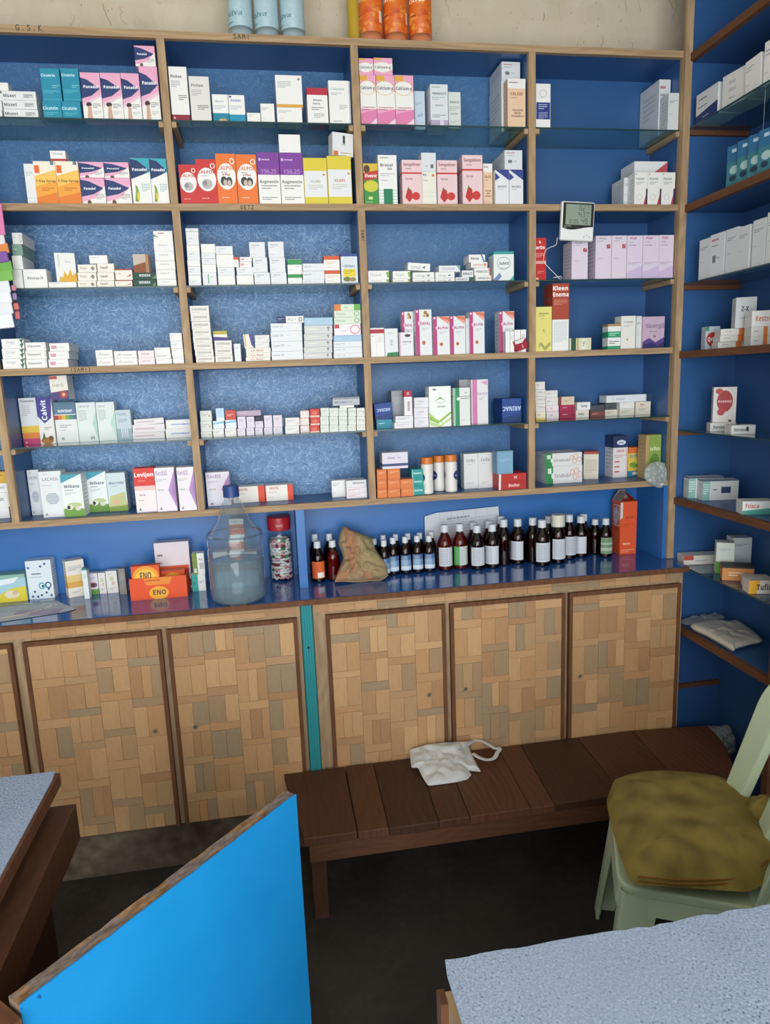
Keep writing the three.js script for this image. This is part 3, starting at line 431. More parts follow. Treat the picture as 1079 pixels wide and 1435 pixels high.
design('bro', 'white carton with green block at foot', 0.38, W1, L(0.12, 0.05, 0.75, 1, 0.02, '#666'), T('Brosol', 0.45, 0.2, 0.085, '#556'), T('DM', 0.62, 0.28, 0.06, '#667'), L(0.12, 0.37, 0.76, 2, 0.02, '#99a'), L(0.15, 0.5, 0.6, 1, 0.02, '#99a'), ...[0.7, 0.76, 0.82, 0.88, 0.94].map((y) => R(0, y, 1, 0.02, '#b4d4c4')), R(0.26, 0.68, 0.48, 0.32, '#1d7a52'));
design('straw', 'pale pink carton with strawberries', 0.45, '#e9c9cb', B(0.28, 0.315, '#c8322e'), T('Sangobion', 0.5, 0.1, 0.085, '#7a4a50', { m: 0.85 }), L(0.2, 0.19, 0.45, 1, 0.025, '#a77'), T('Syrup', 0.35, 0.42, 0.06, '#8a6a78'), P([[0.14, 0.84], [0.28, 0.62], [0.46, 0.68], [0.54, 0.84], [0.34, 0.95]], '#bd2c2c'), E(0.68, 0.81, 0.2, 0.09, '#c9342f'), P([[0.3, 0.6], [0.38, 0.68], [0.24, 0.68]], '#5a7a38'));
design('cream', 'white and cream carton with small logo', 0.45, '#e6e4d6', T('Rx', 0.2, 0.1, 0.1, '#666'), E(0.78, 0.12, 0.1, 0.04, '#d87a3a'), L(0.1, 0.26, 0.5, 1, 0.03, '#999'), B(0.62, 0.63, '#c8c6b8'), B(0.75, 0.76, '#c8c6b8'));
design('qr', 'white carton with small square code mark', 0.85, W3, L(0.3, 0.68, 0.2, 1, 0.08, '#888'), R(0.62, 0.62, 0.2, 0.2, '#666'));
design('navyx', 'white carton with navy diagonal bands', 0.42, W2, P([[0, 0], [1, 0.3], [1, 0.02], [0.9, 0]], '#33408c'), P([[0, 0.08], [0.35, 0.22], [0, 0.32]], '#33408c'), T('NATRIX', 0.5, 0.48, 0.075, '#667'), L(0.2, 0.55, 0.6, 1, 0.02, '#99a'));
design('nav', 'white carton with broad navy band', 0.34, W1, E(0.5, 0.22, 0.22, 0.08, '#aab', 0.01), L(0.3, 0.3, 0.4, 1, 0.02, '#aab'), R(0.04, 0.42, 0.92, 0.38, '#24357c'), L(0.2, 0.46, 0.6, 3, 0.025, '#d8dcee'), L(0.2, 0.64, 0.6, 5, 0.018, '#c0c6e4'));
design('redc', 'white carton with dark red corner stripe', 0.43, W1, L(0.08, 0.05, 0.12, 1, 0.03, '#333'), T('Ferrel', 0.42, 0.2, 0.09, '#667'), L(0.15, 0.3, 0.6, 2, 0.025, '#99a'), E(0.4, 0.76, 0.18, 0.09, '#c8c8cc', 0.015), P([[0.7, 1], [0.95, 0.55], [1, 0.55], [1, 1]], '#b8404a'), R(0.88, 0.5, 0.12, 0.5, '#4a2a4a'));
design('redw', 'wide white carton with red flash', 3, W2, P([[0.5, 0.3], [1, 0.02], [1, 0.45]], '#c0505a'), E(0.3, 0.6, 0.05, 0.3, '#bbb', 0.05), L(0.55, 0.7, 0.35, 1, 0.12, '#99a'));
design('redon', 'bright red carton with white word', 0.26, '#c0221e', T('&', 0.4, 0.1, 0.08, '#fff'), T('wrOn', 0.42, 0.23, 0.11, '#fff'), L(0, 0.36, 0.8, 3, 0.022, '#f0c0b8'), R(0, 0.54, 1, 0.07, '#e0a8a0'), L(0.2, 0.78, 0.6, 2, 0.02, '#e8a8a0'), E(0.1, 0.97, 0.2, 0.04, '#e8b090'));
design('lil', 'lilac-white carton with small red square', 0.38, '#ddd0dc', T('Nexum', 0.45, 0.06, 0.05, '#777'), L(0.12, 0.12, 0.7, 1, 0.018, '#999'), R(0.7, 0.2, 0.22, 0.09, '#a32a4a'), P([[0.74, 0.27], [0.86, 0.21], [0.88, 0.23]], '#f0d0d8'), L(0.2, 0.52, 0.5, 1, 0.018, '#a99'));
design('lil2', 'lilac-white carton with purple name', 0.38, '#dccee0', T('Elopt', 0.4, 0.06, 0.065, '#a03a6a'), L(0.12, 0.15, 0.6, 1, 0.02, '#999'), L(0.1, 0.22, 0.8, 1, 0.02, '#777'), L(0.1, 0.62, 0.8, 2, 0.018, '#a9a'), P([[0, 0.85], [1, 0.7], [1, 1], [0, 1]], '#cdb8d8'));
design('lemon', 'lemon yellow carton with dark zigzag', 0.36, '#e2d77a', T('Oxytrin', 0.5, 0.15, 0.06, '#6a6428'), L(0.15, 0.2, 0.7, 1, 0.02, '#8a8440'), L(0.3, 0.26, 0.4, 1, 0.015, '#9a9450'), P([[0.35, 0.6], [0.5, 0.48], [0.6, 0.6], [0.45, 0.53]], '#a8a060'), ...[0, 0.03, 0.06].map((k) => P([[0.2, 0.84 + k], [0.34, 0.78 + k], [0.56, 0.9 + k], [0.92, 0.78 + k], [0.92, 0.795 + k], [0.56, 0.915 + k], [0.34, 0.795 + k], [0.2, 0.855 + k]], k === 0.03 ? '#4a7a48' : '#6a6428')));
design('enema', 'tall rust and white carton with white words', 0.245, W1, B(0, 0.53, '#a8432a'), T('Kleen', 0.48, 0.075, 0.082, '#fff'), T('Enema', 0.5, 0.165, 0.082, '#fff'), L(0.1, 0.24, 0.8, 4, 0.012, '#d8a08c'), L(0.1, 0.57, 0.8, 14, 0.012, '#b8c0cc'));
design('strp', 'small cream carton with dark green stripes', 1.75, '#d8d4b8', R(0.08, 0, 0.22, 1, '#2d5038'), R(0.34, 0, 0.08, 1, '#b8a860'), R(0.55, 0.1, 0.2, 0.8, '#e8e6d8'), L(0.6, 0.3, 0.12, 3, 0.08, '#555'));
design('grw', 'white carton with green blocks', 0.55, W1, B(0.3, 0.54, '#2f9a68'), L(0.1, 0.36, 0.8, 2, 0.04, '#c8e8d8'), L(0.1, 0.68, 0.8, 2, 0.04, '#555'), B(0.87, 1, '#2f9a68'), B(0, 0.1, '#b08a60'));
design('curam', 'white carton with thin grey capitals', 0.45, '#e6e4dc', T('CURAM', 0.5, 0.19, 0.085, '#667', { n: 1 }), L(0.2, 0.28, 0.6, 2, 0.02, '#aaa'), E(0.45, 0.72, 0.08, 0.03, '#c8a860'));
design('siner', 'lilac carton with dark wave and script', 0.72, '#c4aac0', T('Sinergil', 0.55, 0.3, 0.17, '#4a3a58', { serif: 1, n: 1 }), L(0.3, 0.46, 0.6, 1, 0.03, '#8a7088'), T('o', 0.55, 0.62, 0.14, '#3a2a48'), P([[0, 0.8], [0.3, 0.68], [0.6, 0.82], [1, 0.66], [1, 1], [0, 1]], '#5a3f86'), P([[0, 0.9], [0.4, 0.82], [0.7, 0.92], [1, 0.8], [1, 1], [0, 1]], '#2e2a62'));
// flat tablet cartons
design('leafT', 'flat white carton with green end', 2.6, W1, T('Texel', 0.38, 0.5, 0.5, '#9a9a9a', { serif: 1, n: 1, m: 0.5 }), P([[0.85, 0.2], [1, 0.1], [1, 0.9], [0.9, 0.8]], '#7fb23c'));
design('jog', 'flat white carton with grey bird mark', 3, W1, T('Unogi', 0.35, 0.55, 0.5, '#8a9098', { m: 0.5, n: 1 }), P([[0.62, 0.6], [0.72, 0.45], [0.8, 0.3], [0.76, 0.7]], '#667'));
design('texa', 'flat white carton with grey capitals', 2.7, W2, T('TEXADO', 0.45, 0.5, 0.5, '#888', { m: 0.6, n: 1 }), P([[0.82, 0], [1, 0], [1, 1]], '#7ab0a0'));
design('mina', 'flat white carton with black capitals', 2.5, W1, T('MINACOL', 0.5, 0.5, 0.42, '#4a4a50', { m: 0.74 }), P([[0.88, 0], [1, 0], [1, 1], [0.94, 1]], '#e0a088'));
design('kest', 'flat white carton with orange corner', 2.7, W1, T('Kestrel', 0.42, 0.5, 0.48, '#c8705a', { m: 0.6 }), E(0.85, 0.5, 0.08, 0.3, '#d88a6a'));
design('xen', 'flat white carton with black name and blue wave', 2.3, W1, T('Xerat', 0.38, 0.5, 0.46, '#333', { m: 0.5 }), P([[0.72, 0], [0.8, 0], [1, 1], [0.9, 1]], '#2f7ab0'));
design('mino', 'small flat white carton with dark name', 2.6, W2, T('MINACO', 0.45, 0.5, 0.5, '#3c3c40', { m: 0.75 }), R(0.9, 0, 0.1, 1, '#3f8a50'));
design('saheli', 'white and teal carton with script name', 0.83, '#e6e8e6', B(0, 0.1, '#2d9c92'), E(0.5, 0.4, 0.32, 0.2, '#556', 0.012), T('Saheli', 0.5, 0.4, 0.13, '#26384a', { i: 1, serif: 1 }), L(0.3, 0.56, 0.45, 2, 0.02, '#99a'), P([[0, 0.95], [0.3, 0.72], [0.4, 0.85], [0.2, 1], [0, 1]], '#6f86b8'), P([[0.75, 1], [1, 0.8], [1, 1]], '#3fae98'));
design('redcap', 'white carton with red cap band and ruled side', 0.46, W1, B(0.05, 0.19, '#b02a40'), L(0.1, 0.28, 0.3, 1, 0.02, '#888'), R(0.4, 0.2, 0.02, 0.8, '#c8c8c8'), L(0.5, 0.3, 0.4, 10, 0.012, '#c4c4c4'));
design('grfoot', 'white carton with green foot', 0.46, W2, T('Vali', 0.5, 0.5, 0.12, '#8a9', { r: -1.5 }), L(0.2, 0.15, 0.5, 2, 0.02, '#aaa'), P([[0.1, 1], [0.2, 0.86], [1, 0.84], [1, 1]], '#2f7f4e'));
const pinkst = (k, d, t, orange) => design(k, d, 0.4, W2, R(0, 0, 0.24, 1, '#b83a78'), R(0.05, 0.02, 0.12, 0.05, '#f0d0e0'), ...(orange ? [P([[0.3, 0], [1, 0.02], [1, 0.16], [0.6, 0.1]], '#d87858'), P([[0.45, 0.06], [0.95, 0.12], [0.95, 0.22]], '#e8a090')] : [E(0.62, 0.07, 0.12, 0.04, '#a8783c'), E(0.75, 0.13, 0.09, 0.04, '#7a5a34'), E(0.55, 0.14, 0.08, 0.03, '#c8a048')]), E(0.26, 0.3, 0.12, 0.05, '#e8b8d0'), T(t, 0.6, 0.3, 0.085, '#a03a70', { m: 0.7 }), L(0.4, 0.4, 0.4, 2, 0.018, '#aaa'), E(0.48, 0.72, 0.1, 0.045, '#b8603c'));
pinkst('alp', 'white syrup carton with magenta spine and orange flash', 'ALPIN', true); pinkst('alpB', 'tall white carton with magenta spine and brown fruit', 'SAFAL', false);
design('fruit', 'small white carton with brown fruit print', 0.45, W2, R(0, 0, 0.12, 1, '#d8a8c0'), E(0.6, 0.14, 0.2, 0.06, '#4a3028'), T('SAFIA', 0.55, 0.4, 0.1, '#667', { m: 0.7 }), L(0.3, 0.5, 0.4, 1, 0.03, '#aaa'));
design('openw', 'open white carton standing on end', 0.5, '#eeeeec', R(0.5, 0, 0.05, 1, '#9a9c9e'), L(0.6, 0.2, 0.3, 4, 0.03, '#bbb'));
design('redlie', 'small red and white carton lying tilted', 1.4, '#a8283c', P([[0, 0], [1, 0], [0.6, 0.35], [0, 0.3]], W1), T('2', 0.55, 0.68, 0.4, '#f0c8c8'));
// bay B second row etc.
design('losL', 'flat white carton with pale grey name', 1.9, W2, T('Losart', 0.35, 0.32, 0.26, '#8a8f98', { n: 1, m: 0.5 }), L(0.1, 0.62, 0.4, 1, 0.08, '#b4b8be'));
design('losG', 'flat white carton with green line', 1.3, W2, T('Losart', 0.4, 0.25, 0.16, '#8a8f98', { m: 0.6 }), B(0.42, 0.47, '#3f8f62'));
design('greenst', 'white carton with upright green mark', 1.2, W2, R(0.38, 0.15, 0.07, 0.7, '#4a9a72'), L(0.55, 0.3, 0.3, 1, 0.05, '#aaa'));
design('sqw', 'squarish white carton with grey heading', 1.1, W2, T('Mepridol', 0.4, 0.2, 0.12, '#7a7f88', { m: 0.7 }), L(0.08, 0.34, 0.5, 1, 0.05, '#b8bcc0'), L(0.08, 0.78, 0.5, 1, 0.05, '#c0c4c8'));
design('sqb', 'blank white carton end', 1.4, W1, L(0.1, 0.85, 0.3, 1, 0.04, '#c8ccd0'));
design('gtop', 'white carton with green upper band', 1.35, W1, B(0.02, 0.36, '#2f8f46'), L(0.6, 0.45, 0.3, 1, 0.05, '#8ab898'), L(0.1, 0.7, 0.4, 1, 0.05, '#bbb'));
design('orw', 'white carton with orange upper band', 1.2, W1, B(0, 0.27, '#d2582c'), L(0.15, 0.4, 0.7, 2, 0.06, '#e8b090'), L(0.15, 0.75, 0.7, 1, 0.05, '#d8a890'));
design('cefi', 'white carton with yellow field and herbs', 0.57, '#d6dde2', B(0, 0.1, '#2a4a8a'), T('CEFIGAL', 0.5, 0.42, 0.1, '#3a5a9a'), R(0.12, 0.52, 0.76, 0.26, '#e2cf3a'), L(0.2, 0.57, 0.6, 2, 0.04, '#a89820'), E(0.35, 0.86, 0.24, 0.08, '#7a7434'), E(0.68, 0.87, 0.2, 0.07, '#8f8648'));
design('bw', 'flat white carton with brownish capitals', 2.7, '#e6e2da', T('COVERSAM', 0.5, 0.45, 0.4, '#8a857e', { m: 0.8 }), L(0.1, 0.75, 0.7, 1, 0.1, '#b8b4ac'));
design('purp', 'small flat carton with purple and yellow bands', 1.7, '#efe9d8', B(0, 0.38, '#b8a840'), P([[0, 0.6], [0.5, 0.65], [1, 0.72], [1, 1], [0, 1]], '#4a3a86'));
design('purpS', 'standing cream carton with purple corner', 0.6, '#ece4d4', P([[0.6, 0], [1, 0], [1, 1], [0.75, 0.8]], '#4f3f8e'), R(0.1, 0, 0.12, 0.9, '#c8a868'));
design('nex', 'flat white carton with red lettering', 5.4, '#eae4d8', T('V.V. Nexit', 0.45, 0.5, 0.6, '#a05a48', { m: 0.6 }));
design('losC', 'broad flat white carton with grey name', 3.4, W2, T('Losar 50', 0.22, 0.4, 0.32, '#7a8088', { m: 0.4, n: 1 }), L(0.5, 0.4, 0.2, 1, 0.06, '#c0c4c8'));
design('dkb', 'small navy and white carton', 1.35, '#2c3c6a', L(0.15, 0.3, 0.7, 2, 0.1, '#9ab'));
design('whq', 'white carton with square logo', 2.7, W1, T('PCL-1', 0.35, 0.5, 0.55, '#555', { m: 0.5, n: 1 }), R(0.72, 0.2, 0.2, 0.6, '#555'), R(0.76, 0.3, 0.12, 0.4, W1));
design('silv', 'broad flat silvery carton', 4.2, '#cfd0ce', L(0.15, 0.4, 0.6, 1, 0.15, '#e8e4cc'), P([[0.8, 0.2], [0.9, 0.2], [0.85, 0.8]], '#8a8a86'));
design('pblu', 'broad flat pale blue carton', 3.9, '#a9c6dc', L(0.1, 0.45, 0.3, 1, 0.12, '#c8dcea'));
design('pnk', 'flat white carton with pink emblem', 2.5, '#eee6e8', R(0.02, 0.05, 0.17, 0.32, '#c83a48'), E(0.78, 0.5, 0.17, 0.36, '#d86a92', 0.08), L(0.25, 0.6, 0.35, 1, 0.06, '#999'));
design('cur', 'flat pale green carton with leaf curl', 3.8, '#d9e2cf', T('Folaxin', 0.25, 0.5, 0.45, '#8a9a80', { m: 0.4, n: 1 }), E(0.85, 0.5, 0.09, 0.3, '#6a9a5a', 0.1));
design('orgr', 'flat carton with orange and green ends', 4, '#d8e4d0', R(0, 0, 0.25, 1, '#e0803a'), R(0.75, 0, 0.25, 1, '#6ab04a'), L(0.35, 0.5, 0.3, 1, 0.15, '#7a9a7a'));
// bay A second and third rows
design('circ', 'broad white carton with ringed logo', 2, '#e2e0dc', E(0.8, 0.5, 0.12, 0.3, '#8a8a8a', 0.06), L(0.1, 0.35, 0.4, 1, 0.08, '#999'));
design('prov', 'white carton with dark centred name', 1.35, W1, T('Provas-N', 0.5, 0.47, 0.2, '#3c3c48', { serif: 1, m: 0.8 }));
design('grg', 'grey-green flat carton', 1.5, '#7d9a8c', L(0.1, 0.4, 0.5, 1, 0.1, '#c4d4cc'));
design('sun', 'white carton with yellow sunburst foot', 0.68, '#e6e6e0', L(0.15, 0.08, 0.08, 8, 0.03, '#7a9a7a'), T('Remin', 0.65, 0.3, 0.07, '#aaa'), P([[0.1, 1], [0.2, 0.8], [0.32, 0.86], [0.42, 0.62], [0.55, 0.8], [0.72, 0.55], [0.78, 0.78], [1, 0.66], [1, 1]], '#dca62e'));
design('relp', 'flat cream carton with diamond mark', 2.2, '#ebe6da', T('Relpo', 0.3, 0.45, 0.36, '#777', { m: 0.4, n: 1 }), P([[0.68, 0.5], [0.8, 0.2], [0.92, 0.5], [0.8, 0.8]], '#8a8078'));
design('swal', 'flat cream carton with bold name', 2.1, '#ebe6da', T('Swali', 0.4, 0.45, 0.38, '#4a4540', { m: 0.5 }), L(0.1, 0.85, 0.7, 1, 0.06, '#c8c0b0'));
design('redl', 'flat cream carton with red flash and red lid', 2, '#eae4d8', B(0, 0.12, '#a8483c'), P([[0.6, 0.75], [0.95, 0.45], [0.9, 0.65]], '#c05a4a'), L(0.1, 0.4, 0.4, 1, 0.06, '#999'));
design('dgr', 'flat dark green carton with white name', 3.6, '#1f4438', T('MENIKA', 0.5, 0.4, 0.5, '#e8efe8', { m: 0.5 }), P([[0.8, 0.9], [1, 0.3], [1, 0.9]], '#6a8a5a'));
design('brn', 'brown and grey carton', 0.95, '#c4b4a4', P([[0, 0.62], [0.75, 0.42], [0.75, 1], [0, 1]], '#8a4a28'), R(0.76, 0, 0.12, 1, '#a87a50'), R(0.9, 0, 0.1, 1, '#6a4a38'));
design('paral', 'flat white carton with lilac-grey name', 2.2, W1, T('Prenol N', 0.45, 0.35, 0.26, '#8a8498', { m: 0.8, n: 1 }), B(0.86, 0.9, '#ccc8d0'));
design('paralT', 'white carton with green flick and red heading', 1.9, W1, L(0.25, 0.18, 0.5, 1, 0.12, '#a05060'), P([[0, 0.3], [0.3, 0.6], [0, 0.5]], '#4a8a6a'));
design('leaf', 'flat white carton with green leaf edge', 2.3, W1, T('Origel', 0.4, 0.35, 0.34, '#9a9fa4', { n: 1, m: 0.5 }), L(0.15, 0.75, 0.4, 1, 0.06, '#ccc'), P([[0.8, 0.1], [1, 0], [0.9, 0.5]], '#3f6a58'), P([[0.8, 0.55], [1, 0.4], [0.88, 1]], '#3f6a58'));
design('flat2', 'flat white carton with bold grey name', 2.5, W1, T('Discovert', 0.42, 0.45, 0.36, '#6a7078', { m: 0.66 }), R(0.92, 0.1, 0.03, 0.8, '#c0c4c8'));
design('pkd', 'flat white carton with small pink block', 2.4, W1, R(0.08, 0.3, 0.28, 0.4, '#cf9aae'), L(0.5, 0.5, 0.35, 1, 0.08, '#aaa'));
design('swsh', 'flat white carton with grey swash', 2.4, W1, T('Crestat', 0.5, 0.55, 0.42, '#8a8f98', { i: 1, n: 1, m: 0.7 }), P([[0.05, 0.9], [0.25, 0.3], [0.3, 0.4]], '#b8bcc4'));
design('pkt', 'flat white carton with pink tint', 2.5, '#ecdfe0', T('Amleat', 0.45, 0.45, 0.4, '#a08088', { n: 1, m: 0.7 }));
design('tealt', 'small white carton with teal letters', 1.8, W1, T('Gulo', 0.35, 0.4, 0.36, '#5aa0b0', { n: 1, m: 0.5 }));
// bay A lower
design('trim', 'white carton with yellow, orange and pink foot', 0.48, '#dcdcde', T('Trimetabol', 0.5, 0.07, 0.07, '#555'), L(0.12, 0.16, 0.5, 6, 0.022, '#aaa'), B(0.6, 0.74, '#e2bc3c'), B(0.74, 0.87, '#dd8434'), B(0.87, 1, '#c43a70'), E(0.18, 0.95, 0.05, 0.02, '#f0d0dc'));
design('calv', 'white and purple carton with upright name', 0.44, '#ebe8e4', P([[0, 0], [1, 0], [0.85, 0.45], [0.4, 0.56], [0, 0.4]], '#43388c'), T('Calvit', 0.45, 0.28, 0.2, '#fff', { r: -1.57, m: 0.44 }), L(0.35, 0.64, 0.45, 2, 0.02, '#888'), E(0.45, 0.93, 0.4, 0.07, '#b87830'), P([[0.15, 0.9], [0.28, 0.74], [0.38, 0.9]], '#4a6a30'), E(0.7, 0.88, 0.16, 0.05, '#7a4a28'));
design('novi', 'white carton with grey-blue head and rainbow stripe', 0.56, '#e8e8e6', B(0, 0.3, '#5a7c94'), T('NOVIDAT', 0.5, 0.22, 0.085, '#fff'), ...['#b03a34', '#d87a30', '#e0b840', '#8aa050', '#4a8a78', '#4a7088'].map((c, i) => R(i * 0.167, 0.32, 0.168, 0.11, c)), L(0.2, 0.56, 0.55, 2, 0.025, '#999'), L(0.2, 0.68, 0.4, 1, 0.02, '#aaa'), R(0.22, 0.86, 0.12, 0.07, '#aaa'));
design('cds', 'white carton with pale green wedge and initials', 0.5, '#e0e8e4', P([[1, 0.2], [0.75, 0.55], [1, 1]], '#b4d4ca'), T('Calcid DS', 0.4, 0.1, 0.07, '#7a8a88', { m: 0.7, n: 1 }), L(0.1, 0.2, 0.4, 8, 0.02, '#a8b4b0'), T('DS', 0.7, 0.9, 0.1, '#44505c'));
design('cd', 'white carton with pale green wedge', 0.5, '#e0e8e4', P([[1, 0.2], [0.7, 0.55], [1, 1]], '#bcd8ce'), T('Calcid', 0.3, 0.1, 0.07, '#7a8a88', { m: 0.5, n: 1 }), L(0.1, 0.2, 0.4, 8, 0.02, '#a8b4b0'));
design('tuss', 'narrow grey-blue and white carton', 0.52, '#c4d2d8', T('Tussi', 0.4, 0.14, 0.12, '#8aa0b0', { m: 0.6 }), L(0.15, 0.3, 0.6, 3, 0.025, '#8a9aa8'), B(0.62, 1, '#9fb4bd'), ...[0.3, 0.42, 0.54, 0.66].map((x) => R(x, 0.62, 0.05, 0.3, '#dfe8ec')));
design('cran', 'white carton with red disc and purple foot', 0.75, '#e6dfd4', R(0, 0.02, 0.45, 0.13, '#b8503c'), T('Cran-Q', 0.45, 0.4, 0.15, '#555', { m: 0.8, n: 1 }), P([[0, 0.7], [1, 0.62], [1, 1], [0, 1]], '#4a3f78'), E(0.7, 0.8, 0.22, 0.16, '#a8402c'), E(0.7, 0.8, 0.1, 0.07, '#e0a890'));
design('flatp', 'flat white carton with pink line', 4, '#e9e2e4', R(0.08, 0.4, 0.6, 0.2, '#d8b4bc'));
design('flatb', 'flat white carton with blue smudge line', 3, W1, R(0.2, 0.45, 0.7, 0.14, '#a8b4dc'), L(0.6, 0.5, 0.3, 1, 0.1, '#7a88c0'));
design('lac', 'tall white carton with grey striped globe', 0.47, W2, L(0.2, 0.06, 0.3, 1, 0.015, '#888'), T('LACASIL', 0.5, 0.17, 0.095, '#667', { n: 1 }), L(0.1, 0.3, 0.7, 1, 0.015, '#99a'), ...[0.48, 0.51, 0.54, 0.57, 0.6, 0.63, 0.66, 0.69].map((y) => R(0.5 - 0.3 * Math.sqrt(1 - ((y - 0.585) / 0.13) ** 2), y, 0.6 * Math.sqrt(1 - ((y - 0.585) / 0.13) ** 2), 0.014, '#7d8aa0')), P([[0.1, 0.95], [0.16, 0.89], [0.22, 0.95]], '#778'));
design('milk', 'green-footed carton with grazing cow', 0.47, '#e6ebe8', P([[0, 0], [1, 0], [0.4, 0.12], [0, 0.2]], '#3f9ab0'), T('Milkana', 0.5, 0.28, 0.09, '#2f3a4a', { m: 0.86 }), L(0.15, 0.36, 0.65, 1, 0.025, '#888'), L(0.15, 0.43, 0.5, 2, 0.018, '#aab'), P([[0, 0.8], [0.5, 0.76], [1, 0.82], [1, 1], [0, 1]], '#6f9a3e'), E(0.55, 0.72, 0.35, 0.06, '#b8c88a'), E(0.3, 0.77, 0.16, 0.06, '#e8e4dc'), E(0.26, 0.77, 0.08, 0.045, '#2c2622'), E(0.7, 0.8, 0.14, 0.05, '#d8d0c4'));
design('milkB', 'pale blue and yellow carton with meadow', 0.48, '#cfdde0', T('Macrella', 0.5, 0.26, 0.09, '#5a708a', { m: 0.86 }), L(0.2, 0.34, 0.6, 1, 0.02, '#9ab'), P([[0.1, 0.6], [0.9, 0.5], [1, 1], [0, 1]], '#c2c48a'), E(0.4, 0.75, 0.2, 0.06, '#d8b48c'), P([[0, 0.88], [1, 0.84], [1, 1], [0, 1]], '#8aa04a'));
design('levi', 'white carton with bright red head', 0.47, '#ece4e4', B(0, 0.4, '#d83a2c'), T('Levijon', 0.5, 0.15, 0.13, '#fff'), L(0.2, 0.28, 0.6, 1, 0.02, '#f0b0a0'), B(0.4, 0.5, '#e8c4c0'), T('Syrup', 0.35, 0.6, 0.05, '#777'), L(0.15, 0.72, 0.4, 1, 0.02, '#999'), P([[0.12, 0.95], [0.18, 0.89], [0.26, 0.95]], '#667'));
design('sedil', 'white carton with mauve arrow wedge', 0.47, '#eae2e8', P([[1, 0.05], [0.62, 0.52], [1, 0.95]], '#b58ac0'), P([[1, 0.2], [0.82, 0.52], [1, 0.85]], '#a07ab0'), T('Sedil', 0.34, 0.13, 0.14, '#8a6a98', { serif: 1, n: 1, m: 0.6 }), L(0.08, 0.26, 0.5, 2, 0.02, '#aaa'), T('Syrup', 0.25, 0.5, 0.05, '#888'), P([[0.12, 0.95], [0.18, 0.89], [0.26, 0.95]], '#667'));
design('yelt', 'yellow flat carton', 1.3, '#d8a83a', L(0.1, 0.3, 0.7, 2, 0.08, '#8a6a20'));
// bay B lower
design('grn0', 'small pale green-white carton', 1.3, '#dcdfd6', L(0.15, 0.3, 0.6, 2, 0.08, '#aab0a4'), E(0.8, 0.5, 0.06, 0.1, '#c08a60'));
design('skyb', 'small white carton with sky blue mark', 1.2, '#e4eaee', P([[0, 0.25], [1, 0.05], [1, 0.3], [0, 0.45]], '#7fc0dc'), L(0.15, 0.7, 0.6, 1, 0.06, '#bbb'));
design('skyt', 'small pale blue standing carton', 0.65, '#b8d8e8', B(0.75, 1, '#e8f0f4'), L(0.3, 0.3, 0.4, 1, 0.05, '#8ab'));
design('redsm', 'small red carton', 1.2, '#c8483c', L(0.15, 0.4, 0.7, 2, 0.08, '#e8b8ac'));
design('mv', 'small mauve-white carton', 1.05, '#ddd4de', L(0.2, 0.25, 0.6, 2, 0.07, '#b0a0b4'));
design('mvf', 'flat lilac carton', 4.5, '#b8a4b8', L(0.1, 0.4, 0.6, 1, 0.1, '#d0c0d0'));
design('dks', 'small dark navy carton', 1.25, '#2a2a3e', L(0.2, 0.4, 0.6, 1, 0.1, '#777'));
design('wsm', 'small white carton with grey print', 1.75, '#e4e2de', L(0.12, 0.3, 0.6, 2, 0.08, '#b0b0b0'), P([[0.7, 0.85], [0.95, 0.55], [0.9, 0.8]], '#d0b8b8'));
design('rls', 'small white carton with red rim', 1.5, '#e8e2dc', B(0, 0.14, '#d8b8b0'), L(0.1, 0.45, 0.5, 1, 0.1, '#c8a8a0'));
design('rlr', 'small red and cream carton', 1.35, '#c8402e', E(0.45, 0.5, 0.3, 0.25, '#d86a58'), B(0.8, 1, '#e8c8bc'));
design('rlg', 'small pale grey-green carton', 1.15, '#d8dcd4', L(0.15, 0.3, 0.6, 2, 0.08, '#b4bab0'));
design('grf', 'flat grey carton with blue name', 3.6, '#b4b8be', B(0, 0.25, '#888c92'), T('DIF Letrox', 0.3, 0.6, 0.34, '#4a5a80', { m: 0.46 }), L(0.55, 0.55, 0.3, 1, 0.1, '#8a90a0'));
design('fen', 'cream carton with orange ends', 1.95, '#eee6dc', R(0.8, 0, 0.2, 1, '#dd4a26'), R(0, 0, 0.04, 1, '#dd4a26'), T('FENTEL', 0.33, 0.2, 0.19, '#b8543c', { m: 0.5 }), L(0.12, 0.42, 0.5, 1, 0.06, '#caa'), L(0.12, 0.75, 0.25, 1, 0.06, '#bbb'));
design('pksm', 'flat white carton with pink print', 3.4, '#eae2e4', L(0.08, 0.3, 0.6, 2, 0.12, '#cc9aa8'));
design('whbk', 'white carton with black small capitals', 2.4, '#e4e2e2', T('NEGASCO', 0.6, 0.4, 0.3, '#444', { m: 0.6 }));
// bay C lower
const arinac = (k, a, d) => design(k, d, a, '#1f4590', T('ARINAC', 0.5, 0.42, 0.26, '#c8d8f0', { r: Math.PI, m: 0.8 }), P([[0, 0.8], [1, 0.62], [1, 1], [0, 1]], '#173670'));
arinac('ari', 0.85, 'navy blue carton with name upside down'); arinac('ari2', 1.05, 'curved navy carton with name upside down');
design('tealf', 'flat teal carton', 1.75, '#2f8aa0', L(0.15, 0.4, 0.6, 1, 0.12, '#b8e0e8'));
design('wfl', 'flat white carton with grey rules', 3.2, '#e4e2e4', L(0.1, 0.3, 0.7, 2, 0.1, '#b0a8b4'));
design('grb', 'grey carton with faint rules', 0.65, '#9a9ca0', L(0.15, 0.25, 0.7, 6, 0.03, '#b8babc'));
design('hred', 'white carton with red head and upright print', 0.34, '#e8e4e2', B(0, 0.25, '#a8243c'), T('H', 0.5, 0.12, 0.16, '#e8c8cc'), T('Hivits', 0.55, 0.62, 0.14, '#444', { r: 1.57, m: 0.5 }));
